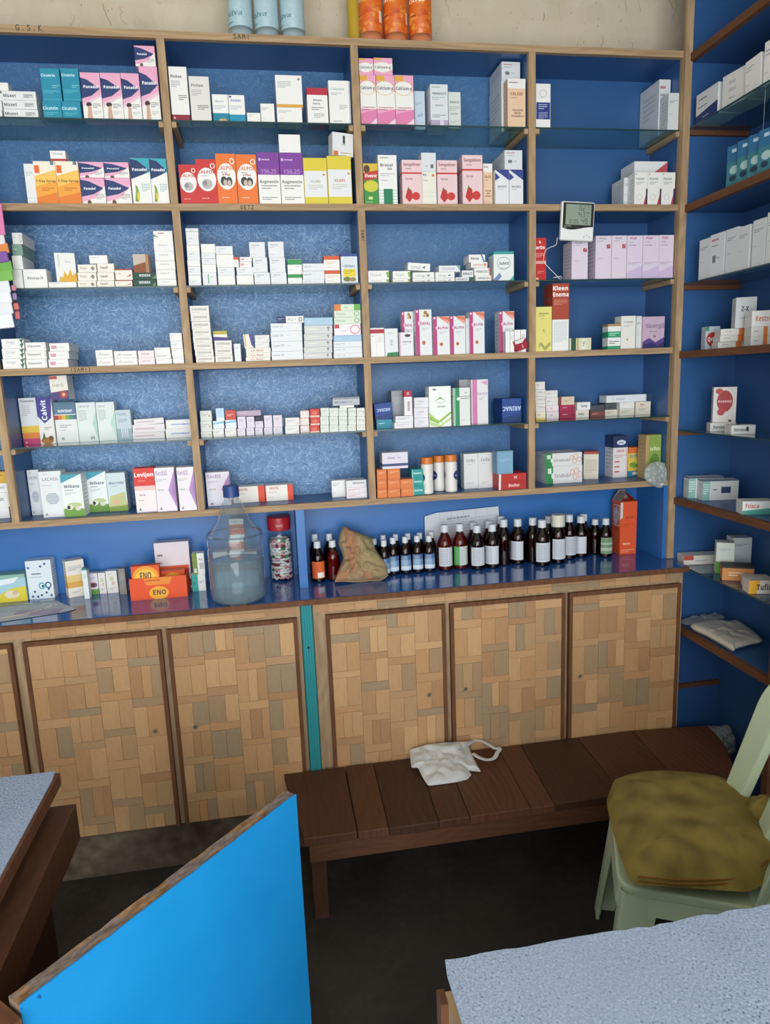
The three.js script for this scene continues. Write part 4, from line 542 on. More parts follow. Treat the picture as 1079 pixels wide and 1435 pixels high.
design('ppl', 'white carton with lilac-grey name', 1.55, '#dfdce2', T('Plenon', 0.5, 0.4, 0.2, '#8a84a0', { m: 0.7, n: 1 }), L(0.15, 0.62, 0.6, 1, 0.06, '#b4b0bc'));
design('grwave', 'large white carton with green waves', 0.57, '#eef0ea', P([[0, 0.72], [0.4, 0.86], [1, 0.62], [1, 0.68], [0.4, 0.92], [0, 0.82]], '#8fb848'), P([[0, 0.85], [0.5, 0.95], [1, 0.76], [1, 0.82], [0.5, 1], [0, 0.95]], '#b8d488'), P([[0, 0.64], [0.3, 0.8], [0.7, 0.9], [0.3, 0.86], [0, 0.7]], '#a4c868'), E(0.5, 0.36, 0.22, 0.05, '#8aa878', 0.008), P([[0.3, 0.36], [0.5, 0.26], [0.7, 0.34], [0.5, 0.3]], '#7a9a68'), T('HEPTINA', 0.55, 0.5, 0.05, '#667'), E(0.25, 0.08, 0.09, 0.025, '#888'));
design('grst', 'white carton with green spine', 0.45, '#e0e2de', R(0.03, 0, 0.1, 1, '#8ac0a0'), R(0.13, 0, 0.24, 1, '#2f8a5c'), E(0.3, 0.29, 0.1, 0.04, '#d8e8dc'), T('Gastom', 0.68, 0.28, 0.06, '#777', { m: 0.5 }), B(0.22, 0.235, '#8a9088'), T('DS', 0.75, 0.13, 0.05, '#777'), L(0.45, 0.85, 0.4, 1, 0.015, '#aaa'));
design('pkst', 'tall white carton with pink spine', 0.4, '#e2dee2', R(0, 0, 0.1, 1, '#dcc0d0'), R(0.1, 0, 0.26, 1, '#d07aa8'), P([[0.55, 0.06], [0.95, 0.03], [0.95, 0.14]], '#d8a0c0'), T('Lactor', 0.66, 0.31, 0.085, '#8a6a88', { m: 0.6, serif: 1, n: 1 }), L(0.5, 0.4, 0.3, 2, 0.02, '#aaa'));
design('orn', 'small orange carton', 1.35, '#dd7a3c', L(0.15, 0.25, 0.7, 2, 0.06, '#f0b890'), B(0.86, 0.9, '#c8662c'));
design('tert', 'flat lilac-white carton with dark foot', 1.85, '#ddd6e2', T('Tritace', 0.35, 0.34, 0.16, '#6a5a80', { m: 0.5 }), L(0.6, 0.32, 0.2, 1, 0.06, '#888'), B(0.68, 0.84, '#3c4a7a'));
design('tlr', 'teal carton with white word', 1.5, '#1f9590', T('Kestine', 0.5, 0.45, 0.3, '#e8f4f2', { m: 0.75 }), R(0, 0, 0.1, 1, '#8ac8c4'));
design('cefz', 'tall plain white carton with serif name', 0.42, '#dedddb', T('Cefiz', 0.5, 0.2, 0.11, '#555', { serif: 1, n: 1, m: 0.75 }), L(0.3, 0.3, 0.4, 1, 0.015, '#aaa'), L(0.2, 0.82, 0.5, 2, 0.02, '#aaa'));
design('bgr', 'blue-grey squarish carton', 0.85, '#6f97b4', R(0.05, 0.05, 0.9, 0.88, '#7aa4c0'), L(0.2, 0.35, 0.6, 3, 0.025, '#a8c4d8'));
design('rbr', 'flat red carton with white word', 3.5, '#b02824', T('Brufen', 0.55, 0.5, 0.5, '#f4e0dc', { m: 0.4 }), R(0, 0, 0.08, 1, '#e8ded8'));
design('rbru', 'flat red carton with word upside down', 3.5, '#b8281f', T('Brufen', 0.6, 0.5, 0.5, '#f4e0dc', { m: 0.4, r: Math.PI }), R(0, 0, 0.08, 1, '#e8ded8'));
// bay D lower
design('wq', 'white carton with small red letters', 1.5, '#e6e0dc', L(0.15, 0.4, 0.4, 1, 0.1, '#b8605c'));
design('yq', 'flat yellow-edged white carton', 1.4, '#e4dcc0', B(0.75, 1, '#d8b84a'), L(0.15, 0.3, 0.5, 1, 0.1, '#8a8a70'));
design('ctr', 'flat white carton with letters and marks', 1.6, '#e0dcd6', T('CYTRA', 0.45, 0.45, 0.3, '#777', { m: 0.7, n: 1 }), E(0.88, 0.5, 0.06, 0.1, '#d8a090'));
design('cpk', 'flat white carton with pink capitals', 2, '#ecdfe2', T('CT', 0.4, 0.45, 0.36, '#b0506c', { m: 0.4 }), R(0, 0.82, 1, 0.08, '#d8a8b4'));
design('mag', 'flat magenta-red carton', 2.4, '#a82a4c', L(0.2, 0.35, 0.5, 1, 0.14, '#e0a0b0'), P([[0.8, 0.2], [1, 0.5], [0.8, 0.9]], '#7a1e38'));
design('crm', 'flat cream and brown carton', 2, '#dccab0', R(0, 0, 0.16, 1, '#8a3a34'), L(0.3, 0.4, 0.5, 2, 0.08, '#a89880'));
design('kid', 'flat white carton with bold dark name', 1.9, '#e6e0d4', T('Kidu', 0.4, 0.5, 0.4, '#3a3a3a', { m: 0.5 }), L(0.2, 0.85, 0.5, 1, 0.06, '#b8b0a0'));
design('tem', 'flat white carton with dark rounded name', 1.85, '#e8e8e6', T('Temp', 0.52, 0.48, 0.4, '#33363c', { m: 0.5 }));
design('rdb', 'flat brown-red carton', 2.8, '#8a5048', L(0.1, 0.4, 0.6, 1, 0.16, '#d8a898'));
design('gyb', 'flat dark grey carton', 2.2, '#4a4e56', L(0.1, 0.4, 0.4, 1, 0.1, '#7a7e86'));
design('crw', 'flat cream-white carton with fine print', 2.6, '#e2dccc', L(0.1, 0.3, 0.6, 2, 0.1, '#b0a890'));
design('lng', 'long white carton with grey script', 6, '#e2e4e6', T('L. Avecin', 0.3, 0.5, 0.5, '#8a9098', { m: 0.3, i: 1, n: 1 }), R(0.97, 0, 0.03, 1, '#b4b8bc'));
design('rdm', 'cream carton with red heading', 1.2, '#e2d8c6', L(0.3, 0.2, 0.45, 1, 0.1, '#b85a50'), L(0.25, 0.5, 0.5, 2, 0.06, '#b0a48e'));
design('upr', 'white carton with upright name', 0.66, '#dadcde', T('Sanvera', 0.5, 0.5, 0.13, '#5a6a7a', { r: -1.4, m: 0.7, n: 1 }), L(0.75, 0.1, 0.15, 3, 0.03, '#555'));
design('eru', 'broad white carton with green end and orange molecule', 2.4, '#e2e0de', R(0, 0, 0.2, 1, '#2f8a48'), R(0.06, 0.12, 0.1, 0.3, '#d8e8d8'), E(0.19, 0.55, 0.035, 0.16, '#e8e8e6'), T('Erubolo', 0.46, 0.55, 0.28, '#6a6068', { serif: 1, n: 1, m: 0.46 }), E(0.72, 0.4, 0.05, 0.16, '#d8805c', 0.03), E(0.83, 0.32, 0.05, 0.16, '#d8805c', 0.03), E(0.93, 0.55, 0.05, 0.16, '#d8805c', 0.03), E(0.8, 0.68, 0.05, 0.16, '#d8805c', 0.03));
design('medl', 'cream carton with red head and small print', 0.55, '#ddd4c0', B(0, 0.1, '#a83428'), L(0.1, 0.3, 0.8, 9, 0.03, '#a89c88'));
design('zed', 'navy and white carton with oval badge', 0.42, '#e4dee0', B(0, 0.28, '#20305e'), E(0.55, 0.16, 0.3, 0.06, '#dfe4ee'), T('Zeel', 0.55, 0.16, 0.07, '#20305e'), T('ZAVIX', 0.5, 0.36, 0.08, '#c0503c', { m: 0.8 }), L(0.1, 0.46, 0.8, 2, 0.022, '#c88'), ...[0.6, 0.72, 0.84].map((y) => R(0.12, y, 0.34, 0.03, '#c0543c')), R(0.9, 0.3, 0.05, 0.7, '#d8a090'));
design('lol', 'orange, yellow and blue fruit-print carton', 0.58, '#e2c24a', B(0, 0.2, '#d8702c'), T('lolfen', 0.5, 0.3, 0.17, '#2a7a9a', { m: 0.9 }), E(0.4, 0.6, 0.3, 0.1, '#7aa040'), E(0.65, 0.5, 0.2, 0.08, '#d8d060'), B(0.8, 1, '#2f86a8'), R(0.3, 0.84, 0.5, 0.1, '#e0dcc8'));
design('lolG', 'green and tan fruit-print carton', 0.55, '#b89a6a', P([[0.2, 0], [1, 0], [1, 1], [0.2, 1]], '#8aa24a'), T('lolfen', 0.6, 0.32, 0.13, '#d8e4b0', { m: 0.7 }), E(0.6, 0.6, 0.3, 0.18, '#5f8a34'), E(0.75, 0.75, 0.2, 0.1, '#a8b860'));
// counter
design('baby', 'pale blue and yellow carton with baby picture', 0.95, '#a8cfd8', B(0, 0.14, '#8ab8a8'), P([[0, 0.2], [0.8, 0.1], [0.6, 0.3], [0, 0.4]], '#e8eef0'), P([[0, 0.75], [0.5, 0.5], [1, 0.45], [1, 1], [0, 1]], '#e0d03a'), E(0.5, 0.72, 0.25, 0.14, '#e8dcc0'), E(0.62, 0.66, 0.1, 0.08, '#d8b898'));
design('dots', 'white carton with blue dots and googly eyes', 0.66, '#dfe8ee', ...[[0.1, 0.18], [0.58, 0.16], [0.75, 0.1], [0.25, 0.8], [0.5, 0.9], [0.7, 0.84], [0.88, 0.92], [0.15, 0.92], [0.35, 0.93], [0.8, 0.75]].map(([x, y]) => E(x, y, 0.045, 0.03, '#2f5a80')), L(0.2, 0.33, 0.6, 1, 0.04, '#4a5a68'), L(0.15, 0.42, 0.7, 1, 0.02, '#8aa'), E(0.55, 0.66, 0.1, 0.07, '#3aa0c0', 0.03), E(0.8, 0.65, 0.1, 0.07, '#2a4a6a', 0.03), E(0.58, 0.67, 0.04, 0.03, '#222'));
design('cror', 'cream and orange carton standing askew', 0.55, '#ece6da', L(0.15, 0.16, 0.7, 3, 0.025, '#99a'), B(0.4, 0.58, '#e8c880'), B(0.58, 0.74, '#dfa850'), L(0.2, 0.84, 0.5, 2, 0.02, '#aaa'));
design('tls', 'small white carton with teal lid line', 0.35, '#e2e8e6', B(0, 0.06, '#4a9a98'), L(0.2, 0.2, 0.6, 4, 0.02, '#9aa'));
design('eye', 'small white carton with eye print and green foot', 0.55, '#e0dce0', E(0.5, 0.55, 0.4, 0.12, '#8a4a60'), E(0.5, 0.56, 0.12, 0.07, '#2a2a3a'), B(0.75, 1, '#6a9a48'), L(0.2, 0.2, 0.6, 2, 0.03, '#88a'));
design('cdot', 'small white carton with coloured specks', 0.6, '#e8e4de', E(0.5, 0.35, 0.2, 0.1, '#c8d0a0'), E(0.6, 0.55, 0.16, 0.08, '#d8b8a8'), L(0.2, 0.12, 0.6, 1, 0.03, '#999'), L(0.2, 0.75, 0.6, 2, 0.03, '#aaa'));
design('greyt', 'small grey standing carton', 0.4, '#8a8680', L(0.2, 0.2, 0.6, 5, 0.03, '#b0aca4'));
design('eno', 'small orange carton with yellow glow and dark word', 1.75, '#e2551c', E(0.5, 0.5, 0.46, 0.42, '#eea02c'), E(0.5, 0.5, 0.36, 0.3, '#f4c23c'), T('ENO', 0.5, 0.48, 0.4, '#4a2a48', { m: 0.6 }));
design('enoU', 'small orange carton with yellow glow', 1.5, '#e2551c', E(0.5, 0.34, 0.46, 0.32, '#eea02c'), E(0.5, 0.34, 0.36, 0.22, '#f4c23c'), T('ENO', 0.5, 0.32, 0.3, '#4a2a48', { m: 0.6 }));
design('enoT', 'orange display tray with dark word', 2.65, '#e6501a', E(0.5, 0.72, 0.17, 0.3, '#f0a82c'), P([[0.25, 0.02], [0.75, 0.02], [0.7, 0.35], [0.3, 0.35]], '#ec8a2a'), L(0.28, 0.12, 0.44, 1, 0.06, '#c8441a'), T('ENO', 0.51, 0.7, 0.3, '#4a2440', { m: 0.3 }));
design('pkbig', 'pale pink and white carton with red lower band', 1.3, '#e2d6da', L(0.08, 0.25, 0.25, 1, 0.05, '#667'), L(0.08, 0.42, 0.2, 1, 0.04, '#889'), B(0.8, 0.94, '#a8443c'), L(0.15, 0.72, 0.2, 1, 0.05, '#c08078'));
design('olv', 'white carton with olive end', 0.72, '#ecebe6', R(0, 0, 0.42, 1, '#7a8a3a'), T('PLL', 0.72, 0.3, 0.14, '#444', { m: 0.4 }), R(0.58, 0.45, 0.36, 0.3, '#bbb'), R(0.12, 0.72, 0.2, 0.2, '#d8d8c8'));
design('tlw', 'white carton with teal end', 0.85, '#e6e6e4', R(0, 0, 0.46, 1, '#2f9e92'), T('n', 0.2, 0.5, 0.3, '#1f6a68'), L(0.55, 0.4, 0.35, 2, 0.05, '#888'));
design('tub', 'small white and red packet', 0.95, '#e6dcd8', B(0.35, 0.55, '#c8685c'), L(0.15, 0.15, 0.7, 1, 0.08, '#a88'));
design('tubO', 'small orange and white packet', 0.75, '#e8e0d8', B(0.3, 0.85, '#dd5a2c'), L(0.15, 0.12, 0.7, 1, 0.06, '#a88'));
// corner shelving
design('cnvy', 'white carton with navy foot', 1.4, '#d8dadc', L(0.12, 0.2, 0.6, 1, 0.06, '#667'), L(0.1, 0.45, 0.7, 1, 0.05, '#778'), P([[0, 0.72], [1, 0.55], [1, 1], [0, 1]], '#26336c'), L(0.3, 0.82, 0.5, 1, 0.05, '#9ab'));
design('cscr', 'white carton with faint script', 1.5, '#dcdad6', T('Oflobid', 0.4, 0.28, 0.14, '#889', { i: 1, n: 1, m: 0.4 }), T('Oflobid', 0.42, 0.5, 0.14, '#889', { i: 1, n: 1, m: 0.4 }), L(0.3, 0.72, 0.4, 1, 0.05, '#99a'));
design('aqua', 'slim carton with blue and green sea print', 0.5, '#2f6a94', B(0.4, 1, '#3a7a86'), E(0.5, 0.6, 0.3, 0.1, '#a8c8c4'), E(0.4, 0.8, 0.22, 0.07, '#1f3a4c'), R(0.3, 0.1, 0.3, 0.08, '#b8d4e4'));
design('cwh', 'tall white carton with grey heading', 0.5, '#d4d8d8', L(0.12, 0.2, 0.7, 2, 0.025, '#889'), L(0.12, 0.55, 0.5, 1, 0.02, '#aaa'));
design('zx', 'grey-white carton with two bold letters', 0.9, '#d2d4d4', T('Z-X', 0.45, 0.38, 0.22, '#1c1c20', { m: 0.7 }), L(0.2, 0.66, 0.5, 1, 0.03, '#999'));
design('gas', 'flat white carton with orange band', 3.2, '#dcd8d0', R(0.42, 0, 0.14, 1, '#d8783a'), L(0.1, 0.4, 0.25, 1, 0.14, '#99a'), L(0.65, 0.4, 0.25, 1, 0.14, '#99a'));
design('qmt', 'small carton with red cloud mark', 1, '#b8c8d0', E(0.5, 0.55, 0.42, 0.3, '#b8342c'), T('Qmet', 0.5, 0.55, 0.24, '#fff', { m: 0.7 }), R(0, 0, 0.25, 0.2, '#4a8a6a'));
design('pom', 'white carton with red pomegranate seeds', 0.6, '#ddd8d2', E(0.5, 0.4, 0.34, 0.3, '#a82a2c'), E(0.35, 0.7, 0.16, 0.1, '#b8343a'), E(0.25, 0.12, 0.16, 0.08, '#b84a40'), T('Fesovit', 0.5, 0.4, 0.1, '#f0d8d4', { m: 0.6 }), E(0.75, 0.95, 0.08, 0.03, '#333'));
design('tin', 'flat white carton with dark lettering', 2.6, '#dcdad6', T('Norvasa', 0.36, 0.5, 0.5, '#333', { m: 0.5 }), R(0.62, 0.2, 0.1, 0.5, '#333'));
design('fri', 'flat white and teal carton with red word', 2.6, '#dde2dc', P([[0, 0.7], [1, 0.5], [1, 1], [0, 1]], '#4a9a88'), T('Frisca', 0.3, 0.35, 0.42, '#c8342c', { m: 0.44 }));
design('jala', 'long white carton with pale green end and dark tag', 2.2, '#d6d8d6', R(0, 0, 0.2, 1, '#8ab8b0'), L(0.02, 0.2, 0.16, 5, 0.06, '#d8e8e4'), R(0.52, 0.35, 0.26, 0.3, '#2c3c60'), L(0.3, 0.45, 0.18, 1, 0.08, '#667'), B(0, 0.06, '#3a4a70'));
design('dais', 'white and green carton with daisy', 0.62, '#d8dcd4', P([[0, 0.6], [1, 0.75], [1, 1], [0, 1]], '#5a9a38'), E(0.55, 0.76, 0.2, 0.09, '#e8ece4'), E(0.55, 0.76, 0.06, 0.03, '#3a3a20'), L(0.2, 0.2, 0.6, 2, 0.03, '#aab'));
design('rlong', 'long flat white carton with red stripe', 6, '#d8d4cc', R(0, 0, 0.25, 0.5, '#b84a3c'), L(0.3, 0.5, 0.5, 1, 0.2, '#aaa'));
design('oblk', 'flat carton with orange panel and black border', 2.2, '#d08a4a', B(0, 0.12, '#2a2622'), L(0.2, 0.4, 0.5, 2, 0.1, '#f0d8b8'));
design('tuf', 'flat white carton with yellow corner and black word', 3, '#d8d2c4', P([[0, 0], [0.35, 0], [0.25, 1], [0, 1]], '#e0a42e'), T('Tufin', 0.5, 0.5, 0.6, '#2a2622', { m: 0.6 }));
design('bord', 'flat white carton', 2.4, '#dcd8d2', L(0.1, 0.4, 0.5, 1, 0.1, '#aaa'), E(0.7, 0.6, 0.06, 0.16, '#333'));
design('orc', 'tall orange carton with silver picture', 0.5, '#e2562a', P([[0, 0.02], [0.16, 0.02], [0.16, 0.3], [0, 0.34]], '#d8d0c8'), T('RECOLYTE', 0.55, 0.3, 0.05, '#8a2a18'), L(0.15, 0.42, 0.7, 2, 0.02, '#c84420'), L(0.2, 0.78, 0.7, 1, 0.04, '#f4c0a0'), L(0.1, 0.9, 0.8, 2, 0.02, '#f0b090'));
design('leafl', 'printed leaflet', 1.5, '#cfd6d8', R(0.08, 0.1, 0.7, 0.1, '#8fa8a8'), L(0.08, 0.26, 0.8, 8, 0.025, '#9fb0ae'), R(0.55, 0.55, 0.3, 0.25, '#b8a8c0'));
design('bookl', 'white paper sheet with fine print', 2.6, '#cfd2d6', ...[0.2, 0.36, 0.52, 0.68, 0.84].map((x) => R(x, 0, 0.004, 1, '#a8acb4')), L(0.22, 0.15, 0.74, 9, 0.03, '#b8bcc4'), L(0.3, 0.1, 0.5, 1, 0.04, '#8a909c'));

// pack the designs into sheets
const SHEET = 2048, sheets = []; let cur = null, cx = 0, cy = 0, rowH = 0;
function sheet() { const c = document.createElement('canvas'); c.width = c.height = SHEET; cur = { c, g: c.getContext('2d') }; sheets.push(cur); cx = cy = rowH = 0; }
sheet();
for (const d of Object.values(DES)) {
  const h = d.a < 0.8 ? 210 : d.a < 1.6 ? 140 : d.a < 3 ? 84 : 64, w = Math.round(h * d.a), sw = Math.max(24, Math.round(h * 0.4)), tot = w + sw + 24 + 12;
  if (cx + tot > SHEET) { cx = 0; cy += rowH + 4; rowH = 0; }
  if (cy + h + 4 > SHEET) sheet();
  const g = cur.g, put = (x, ww, front) => { g.save(); g.beginPath(); g.rect(x - 2, cy - 0, ww + 4, h); g.clip(); g.translate(x - (front ? 0 : 0), cy); g.fillStyle = d.c; g.fillRect(-2, 0, ww + 4, h); for (const o of d.ops) if (front || o.s) o.f(g, ww, h); if (!front) L(0.2, 0.2, 0.6, Math.max(2, Math.round(h / 30)), 0.05, 'rgba(120,124,132,0.35)').f(g, ww, h); g.restore(); };
  put(cx + 2, w, true); put(cx + w + 8, sw, false);
  g.fillStyle = d.c; if (d.ops[0]?.s) { /* a band at the very top wraps over the lid */ const q = document.createElement('canvas'); q.width = 4; q.height = 40; d.ops.filter((o) => o.s).forEach((o) => o.f(q.getContext('2d'), 4, 40)); const px = q.getContext('2d').getImageData(1, 0, 1, 1).data; if (px[3]) g.fillStyle = `rgb(${px[0]},${px[1]},${px[2]})`; }
  g.fillRect(cx + w + sw + 14, cy, 18, h);
  const r = (x, ww, m = 1) => [(x + m) / SHEET, 1 - (cy + h - m) / SHEET, (x + ww - m) / SHEET, 1 - (cy + m) / SHEET];
  Object.assign(d, { front: r(cx + 2, w), side: r(cx + w + 8, sw), top: r(cx + w + sw + 16, 14, 4), page: sheets.length - 1 });
  cx += tot; rowH = Math.max(rowH, h);
}
const card = sheets.map((s) => { const t = new THREE.CanvasTexture(s.c); t.colorSpace = THREE.SRGBColorSpace; return std({ map: t, roughness: 0.55 }); });
function cartonGeo(k, w, h, d) {
  const e = DES[k], g = new THREE.BoxGeometry(w, h, d), uv = g.attributes.uv, f = [e.side, e.side, e.top, e.top, e.front, e.side];
  for (let i = 0; i < 6; i++) for (let j = 0; j < 4; j++) { const q = i * 4 + j, [a, b, c, dd] = f[i]; uv.setXY(q, a + (c - a) * uv.getX(q), b + (dd - b) * uv.getY(q)); }
  g.translate(0, h / 2, 0); return g;
}

// ---------------------------------------------------------------- cartons on the shelves
// positions are read off zooms of the photograph: view(left, top, scale) gives the zoom, then x, y in it; distance comes from the shelf a carton stands on
let vw = [0, 0, 1], here = null, lastZ = -0.012;
const view = (a, b, s) => { vw = [a, b, s]; }, ix = (x) => vw[0] + x / vw[2], iy = (y) => vw[1] + y / vw[2];
const LEVEL = { T: 'top glass shelf', U: 'upper wooden shelf', V: 'second glass shelf', W: 'middle wooden shelf', X: 'lowest glass shelf', Y: 'bottom wooden shelf', N: 'blue worktop' };
const BAY = { A: 'beside hanging sachets', B: 'below blue cans', C: 'below orange cans', D: 'beside corner post', L: 'beyond hanging sachets', '': 'by the water bottle' };
const on = (l, b) => { here = { l, b, y: SURF[l] }; };
const boxes = [], carts = [];
function place(k, X0, X1, Y0, Y1, z, d, o = {}) {
  const me = { x0: X0 + 0.0004, x1: X1 - 0.0004, y0: Y0 + (Y0 === here.y ? 0.0005 : 0), y1: Y1, z1: z, z0: z - d };
  if (here.l !== 'N') { const i = 'LABCD'.indexOf(here.b), w = me.x1 - me.x0, lo = DX[i] + 0.0155, hi = DX[i + 1] - 0.0145; me.x0 = Math.max(me.x0, lo); me.x1 = Math.min(me.x1, hi); if (me.x1 - me.x0 < w * 0.7) { if (me.x1 === hi) me.x0 = hi - w * 0.8; else me.x1 = lo + w * 0.8; } }
  if (!o.free) for (const b of boxes) {
    if (b.y1 - me.y0 < 0.003 || me.y1 - b.y0 < 0.003 || b.z1 - me.z0 < 0.001 || me.z1 - b.z0 < 0.001) continue;
    const a = b.x1 - me.x0, c = me.x1 - b.x0; if (a <= 0 || c <= 0) continue;
    const w = me.x1 - me.x0;
    if (a < c && a < w * 0.5) me.x0 = b.x1 + 0.0004; else if (c <= a && c < w * 0.5) me.x1 = b.x0 - 0.0004;
    else if (b.z0 - 0.001 - me.z1 > -0.09) { const sh = me.z1 - b.z0 + 0.001; me.z1 -= sh; me.z0 = Math.max(me.z0 - sh, -D + 0.003); if (me.z1 - me.z0 < 0.012) me.z0 = me.z1 - 0.012; }
  }
  boxes.push(me);
  const w = me.x1 - me.x0, h = me.y1 - me.y0 - 0.0003, dd = me.z1 - me.z0;
  const m = mesh(o.name ?? (h / w > 1.15 ? 'syrup_carton' : 'tablet_carton'), cartonGeo(k, w, h, dd), card[DES[k].page]);
  m.position.set((me.x0 + me.x1) / 2, me.y0, (me.z0 + me.z1) / 2); m.rotation.y = o.ry ?? rnd(-0.008, 0.008); if (o.rz) m.rotation.z = o.rz;
  tag(m, o.label ?? `${DES[k].desc} on ${LEVEL[here.l]} ${BAY[here.b]}`, 'carton'); carts.push(m); return m;
}
const front = (x, yB, o) => {
  if (o.z !== undefined) return o.z;
  if ('XYN'.includes(here.l) && !o.up) { const p = onY(ix(x), iy(yB), here.y); return Math.max(here.l === 'N' ? -0.15 : -0.13, Math.min(here.l === 'N' ? 0.1 : -0.007, p.z)); }
  return here.l === 'T' || here.l === 'V' ? -0.012 : -0.008;
};
const deep = (w, z, o) => Math.min(o.d ?? Math.max(0.028, Math.min(0.058, w * 0.85)), z + D - 0.004);
function put(k, x0, x1, yT, yB, o = {}) {
  const z = o.up && o.z === undefined ? lastZ : front((x0 + x1) / 2, yB, o) - (o.z === undefined && !o.up ? rnd(0, 0.004) : 0), ym = iy((yT + yB) / 2), xm = ix((x0 + x1) / 2);
  const X0 = onZ(ix(x0), ym, z).x, X1 = onZ(ix(x1), ym, z).x, Y1 = onZ(xm, iy(yT), z).y; let Y0 = here.y;
  if (o.up) { Y0 = onZ(xm, iy(yB), z).y; let best = null; for (const b of boxes) if (b.x1 > X0 + 0.004 && b.x0 < X1 - 0.004 && b.z1 > z - 0.05 && Math.abs(b.y1 - Y0) < 0.03 && (best === null || b.y1 > best)) best = b.y1; if (best !== null) Y0 = best + 0.0003; }
  lastZ = z; return place(k, X0, X1, Y0, Math.max(Y1, Y0 + 0.008), z, deep(X1 - X0, z, o), o);
}
function stack(ks, x0, x1, ys, o = {}) {          // ys from the bottom up; o.dx moves the top level by that much
  const n = ys.length - 1, z = front((x0 + x1) / 2, ys[0], o); let Y0 = o.base ?? here.y; lastZ = z;
  if (o.up) { const p = onZ(ix((x0 + x1) / 2), iy(ys[0]), z); let best = null; for (const b of boxes) if (b.x1 > onZ(ix(x0), iy(ys[0]), z).x + 0.004 && b.x0 < onZ(ix(x1), iy(ys[0]), z).x - 0.004 && Math.abs(b.y1 - p.y) < 0.03 && (best === null || b.y1 > best)) best = b.y1; Y0 = best === null ? p.y : best + 0.0003; }
  for (let i = 0; i < n; i++) {
    const sh = n > 1 ? (o.dx ?? 0) * i / (n - 1) : 0, ym = iy((ys[i] + ys[i + 1]) / 2), zz = z - rnd(0, 0.005);
    const kk = Array.isArray(ks) ? ks[i] : ks, same = Array.from({ length: n }, (_, q) => (Array.isArray(ks) ? ks[q] : ks)).filter((q) => q === kk).length > 1, pos = i === 0 ? 'lowest' : i === n - 1 ? 'topmost' : ['', 'second', 'third', 'fourth', 'fifth', 'sixth', 'seventh', 'eighth'][i] + ' up', lb = `${DES[kk].desc}, ${pos} in stack, ${LEVEL[here.l]} ${BAY[here.b]}`, label = same && n > 1 && lb.split(' ').length <= 16 ? lb : undefined;
    const X0 = onZ(ix(x0 + sh), ym, zz).x + rnd(0, 0.0015), X1 = onZ(ix(x1 + sh), ym, zz).x - rnd(0, 0.0015), Y1 = onZ(ix((x0 + x1) / 2 + sh), iy(ys[i + 1]), zz).y;
    place(kk, X0, X1, Y0, Y1, zz, deep(X1 - X0, zz, { d: o.d ?? 0.065 }), { ...o, label }); Y0 = Y1 + 0.0003;
  }
}
const row = (k, list, yT, yB, o = {}) => list.forEach(([a, b], i) => put(Array.isArray(k) ? k[i] : k, a, b, Array.isArray(yT) ? yT[i] : yT, Array.isArray(yB) ? yB[i] : yB, o.labs?.[i] ? { ...o, label: `${DES[Array.isArray(k) ? k[i] : k].desc} ${o.labs[i]}` } : o));

// sachet bay, upper rows
view(0, 0, 4.15); on('T', 'A');
stack('mux', -190, 15, [680, 637, 588, 540]); stack('mux', 22, 222, [682, 636, 583, 530], { dx: -12 }); put('wl', -20, 48, 480, 528, { up: 1 });
row('cicS', [[250, 360], [361, 470]], 590, 685, { labs: ['beside the flat white stacks', 'beside the pink swoosh cartons'] }); row('cic', [[240, 352], [360, 464]], [398, 397], 590, { up: 1, labs: ['standing above flat white stacks', 'standing beside pink swoosh cartons'] });
row('panP', [[475, 590], [592, 711], [712, 817], [818, 925]], [422, 424, 426, 387], 690, { labs: ['beside the teal cartons', 'second along from teal cartons', 'third along from teal cartons', 'with a short one on top'] }); put('panS', 783, 902, 266, 387, { up: 1 });
on('U', 'A');
put('wt', 148, 208, 952, 1176, { z: -0.02 }); row('day', [[203, 330], [331, 463]], 937, 1178, { labs: ['beside the narrow white carton', 'beside short pink swoosh cartons'] }); put('redbot', 291, 382, 876, 932, { up: 1 });
row('panS', [[472, 612], [614, 762]], 1035, 1178); row('panS', [[460, 604], [606, 750]], [941, 943], 1035, { up: 1 });
row('panT', [[763, 876], [877, 976]], [919, 921], 1178, { labs: ['beside short pink cartons', 'against the wooden divider'] });
// pale-blue-can bay, upper rows
view(220, 0, 3.7207); on('T', 'B');
put('pir', 54, 163, 347, 630); put('pirB', 172, 277, 398, 630); put('ibe', 290, 373, 492, 632); put('sus', 375, 459, 495, 635);
put('wl', 470, 540, 588, 635); put('wl', 541, 613, 540, 638, { z: -0.02 }); put('wl', 626, 757, 560, 640); put('gold', 619, 757, 392, 560, { up: 1 });
put('rtop', 783, 891, 458, 643); put('cal', 897, 1003, 420, 647); put('wt', 1004, 1024, 424, 645, { z: -0.03 });
on('U', 'B');
row('cpR', [[118, 210], [207, 313]], [858, 830], 1058, { labs: ['against the divider, the shorter one', 'beside the orange cartons'] }); row('cpO', [[308, 414], [416, 523]], [801, 805], 1060, { labs: ['beside the red cartons', 'beside the purple cartons'] }); row('aug', [[526, 641], [643, 764]], [794, 796], 1060, { labs: ['beside the orange cartons', 'with a blank white carton on top'] });
put('sqb', 635, 747, 701, 796, { up: 1 }); row(['yel', 'yelR'], [[766, 889], [890, 1015]], [823, 813], 1065); put('torn', 903, 1017, 692, 812, { up: 1, ry: 0.2, rz: -0.04, d: 0.045 });
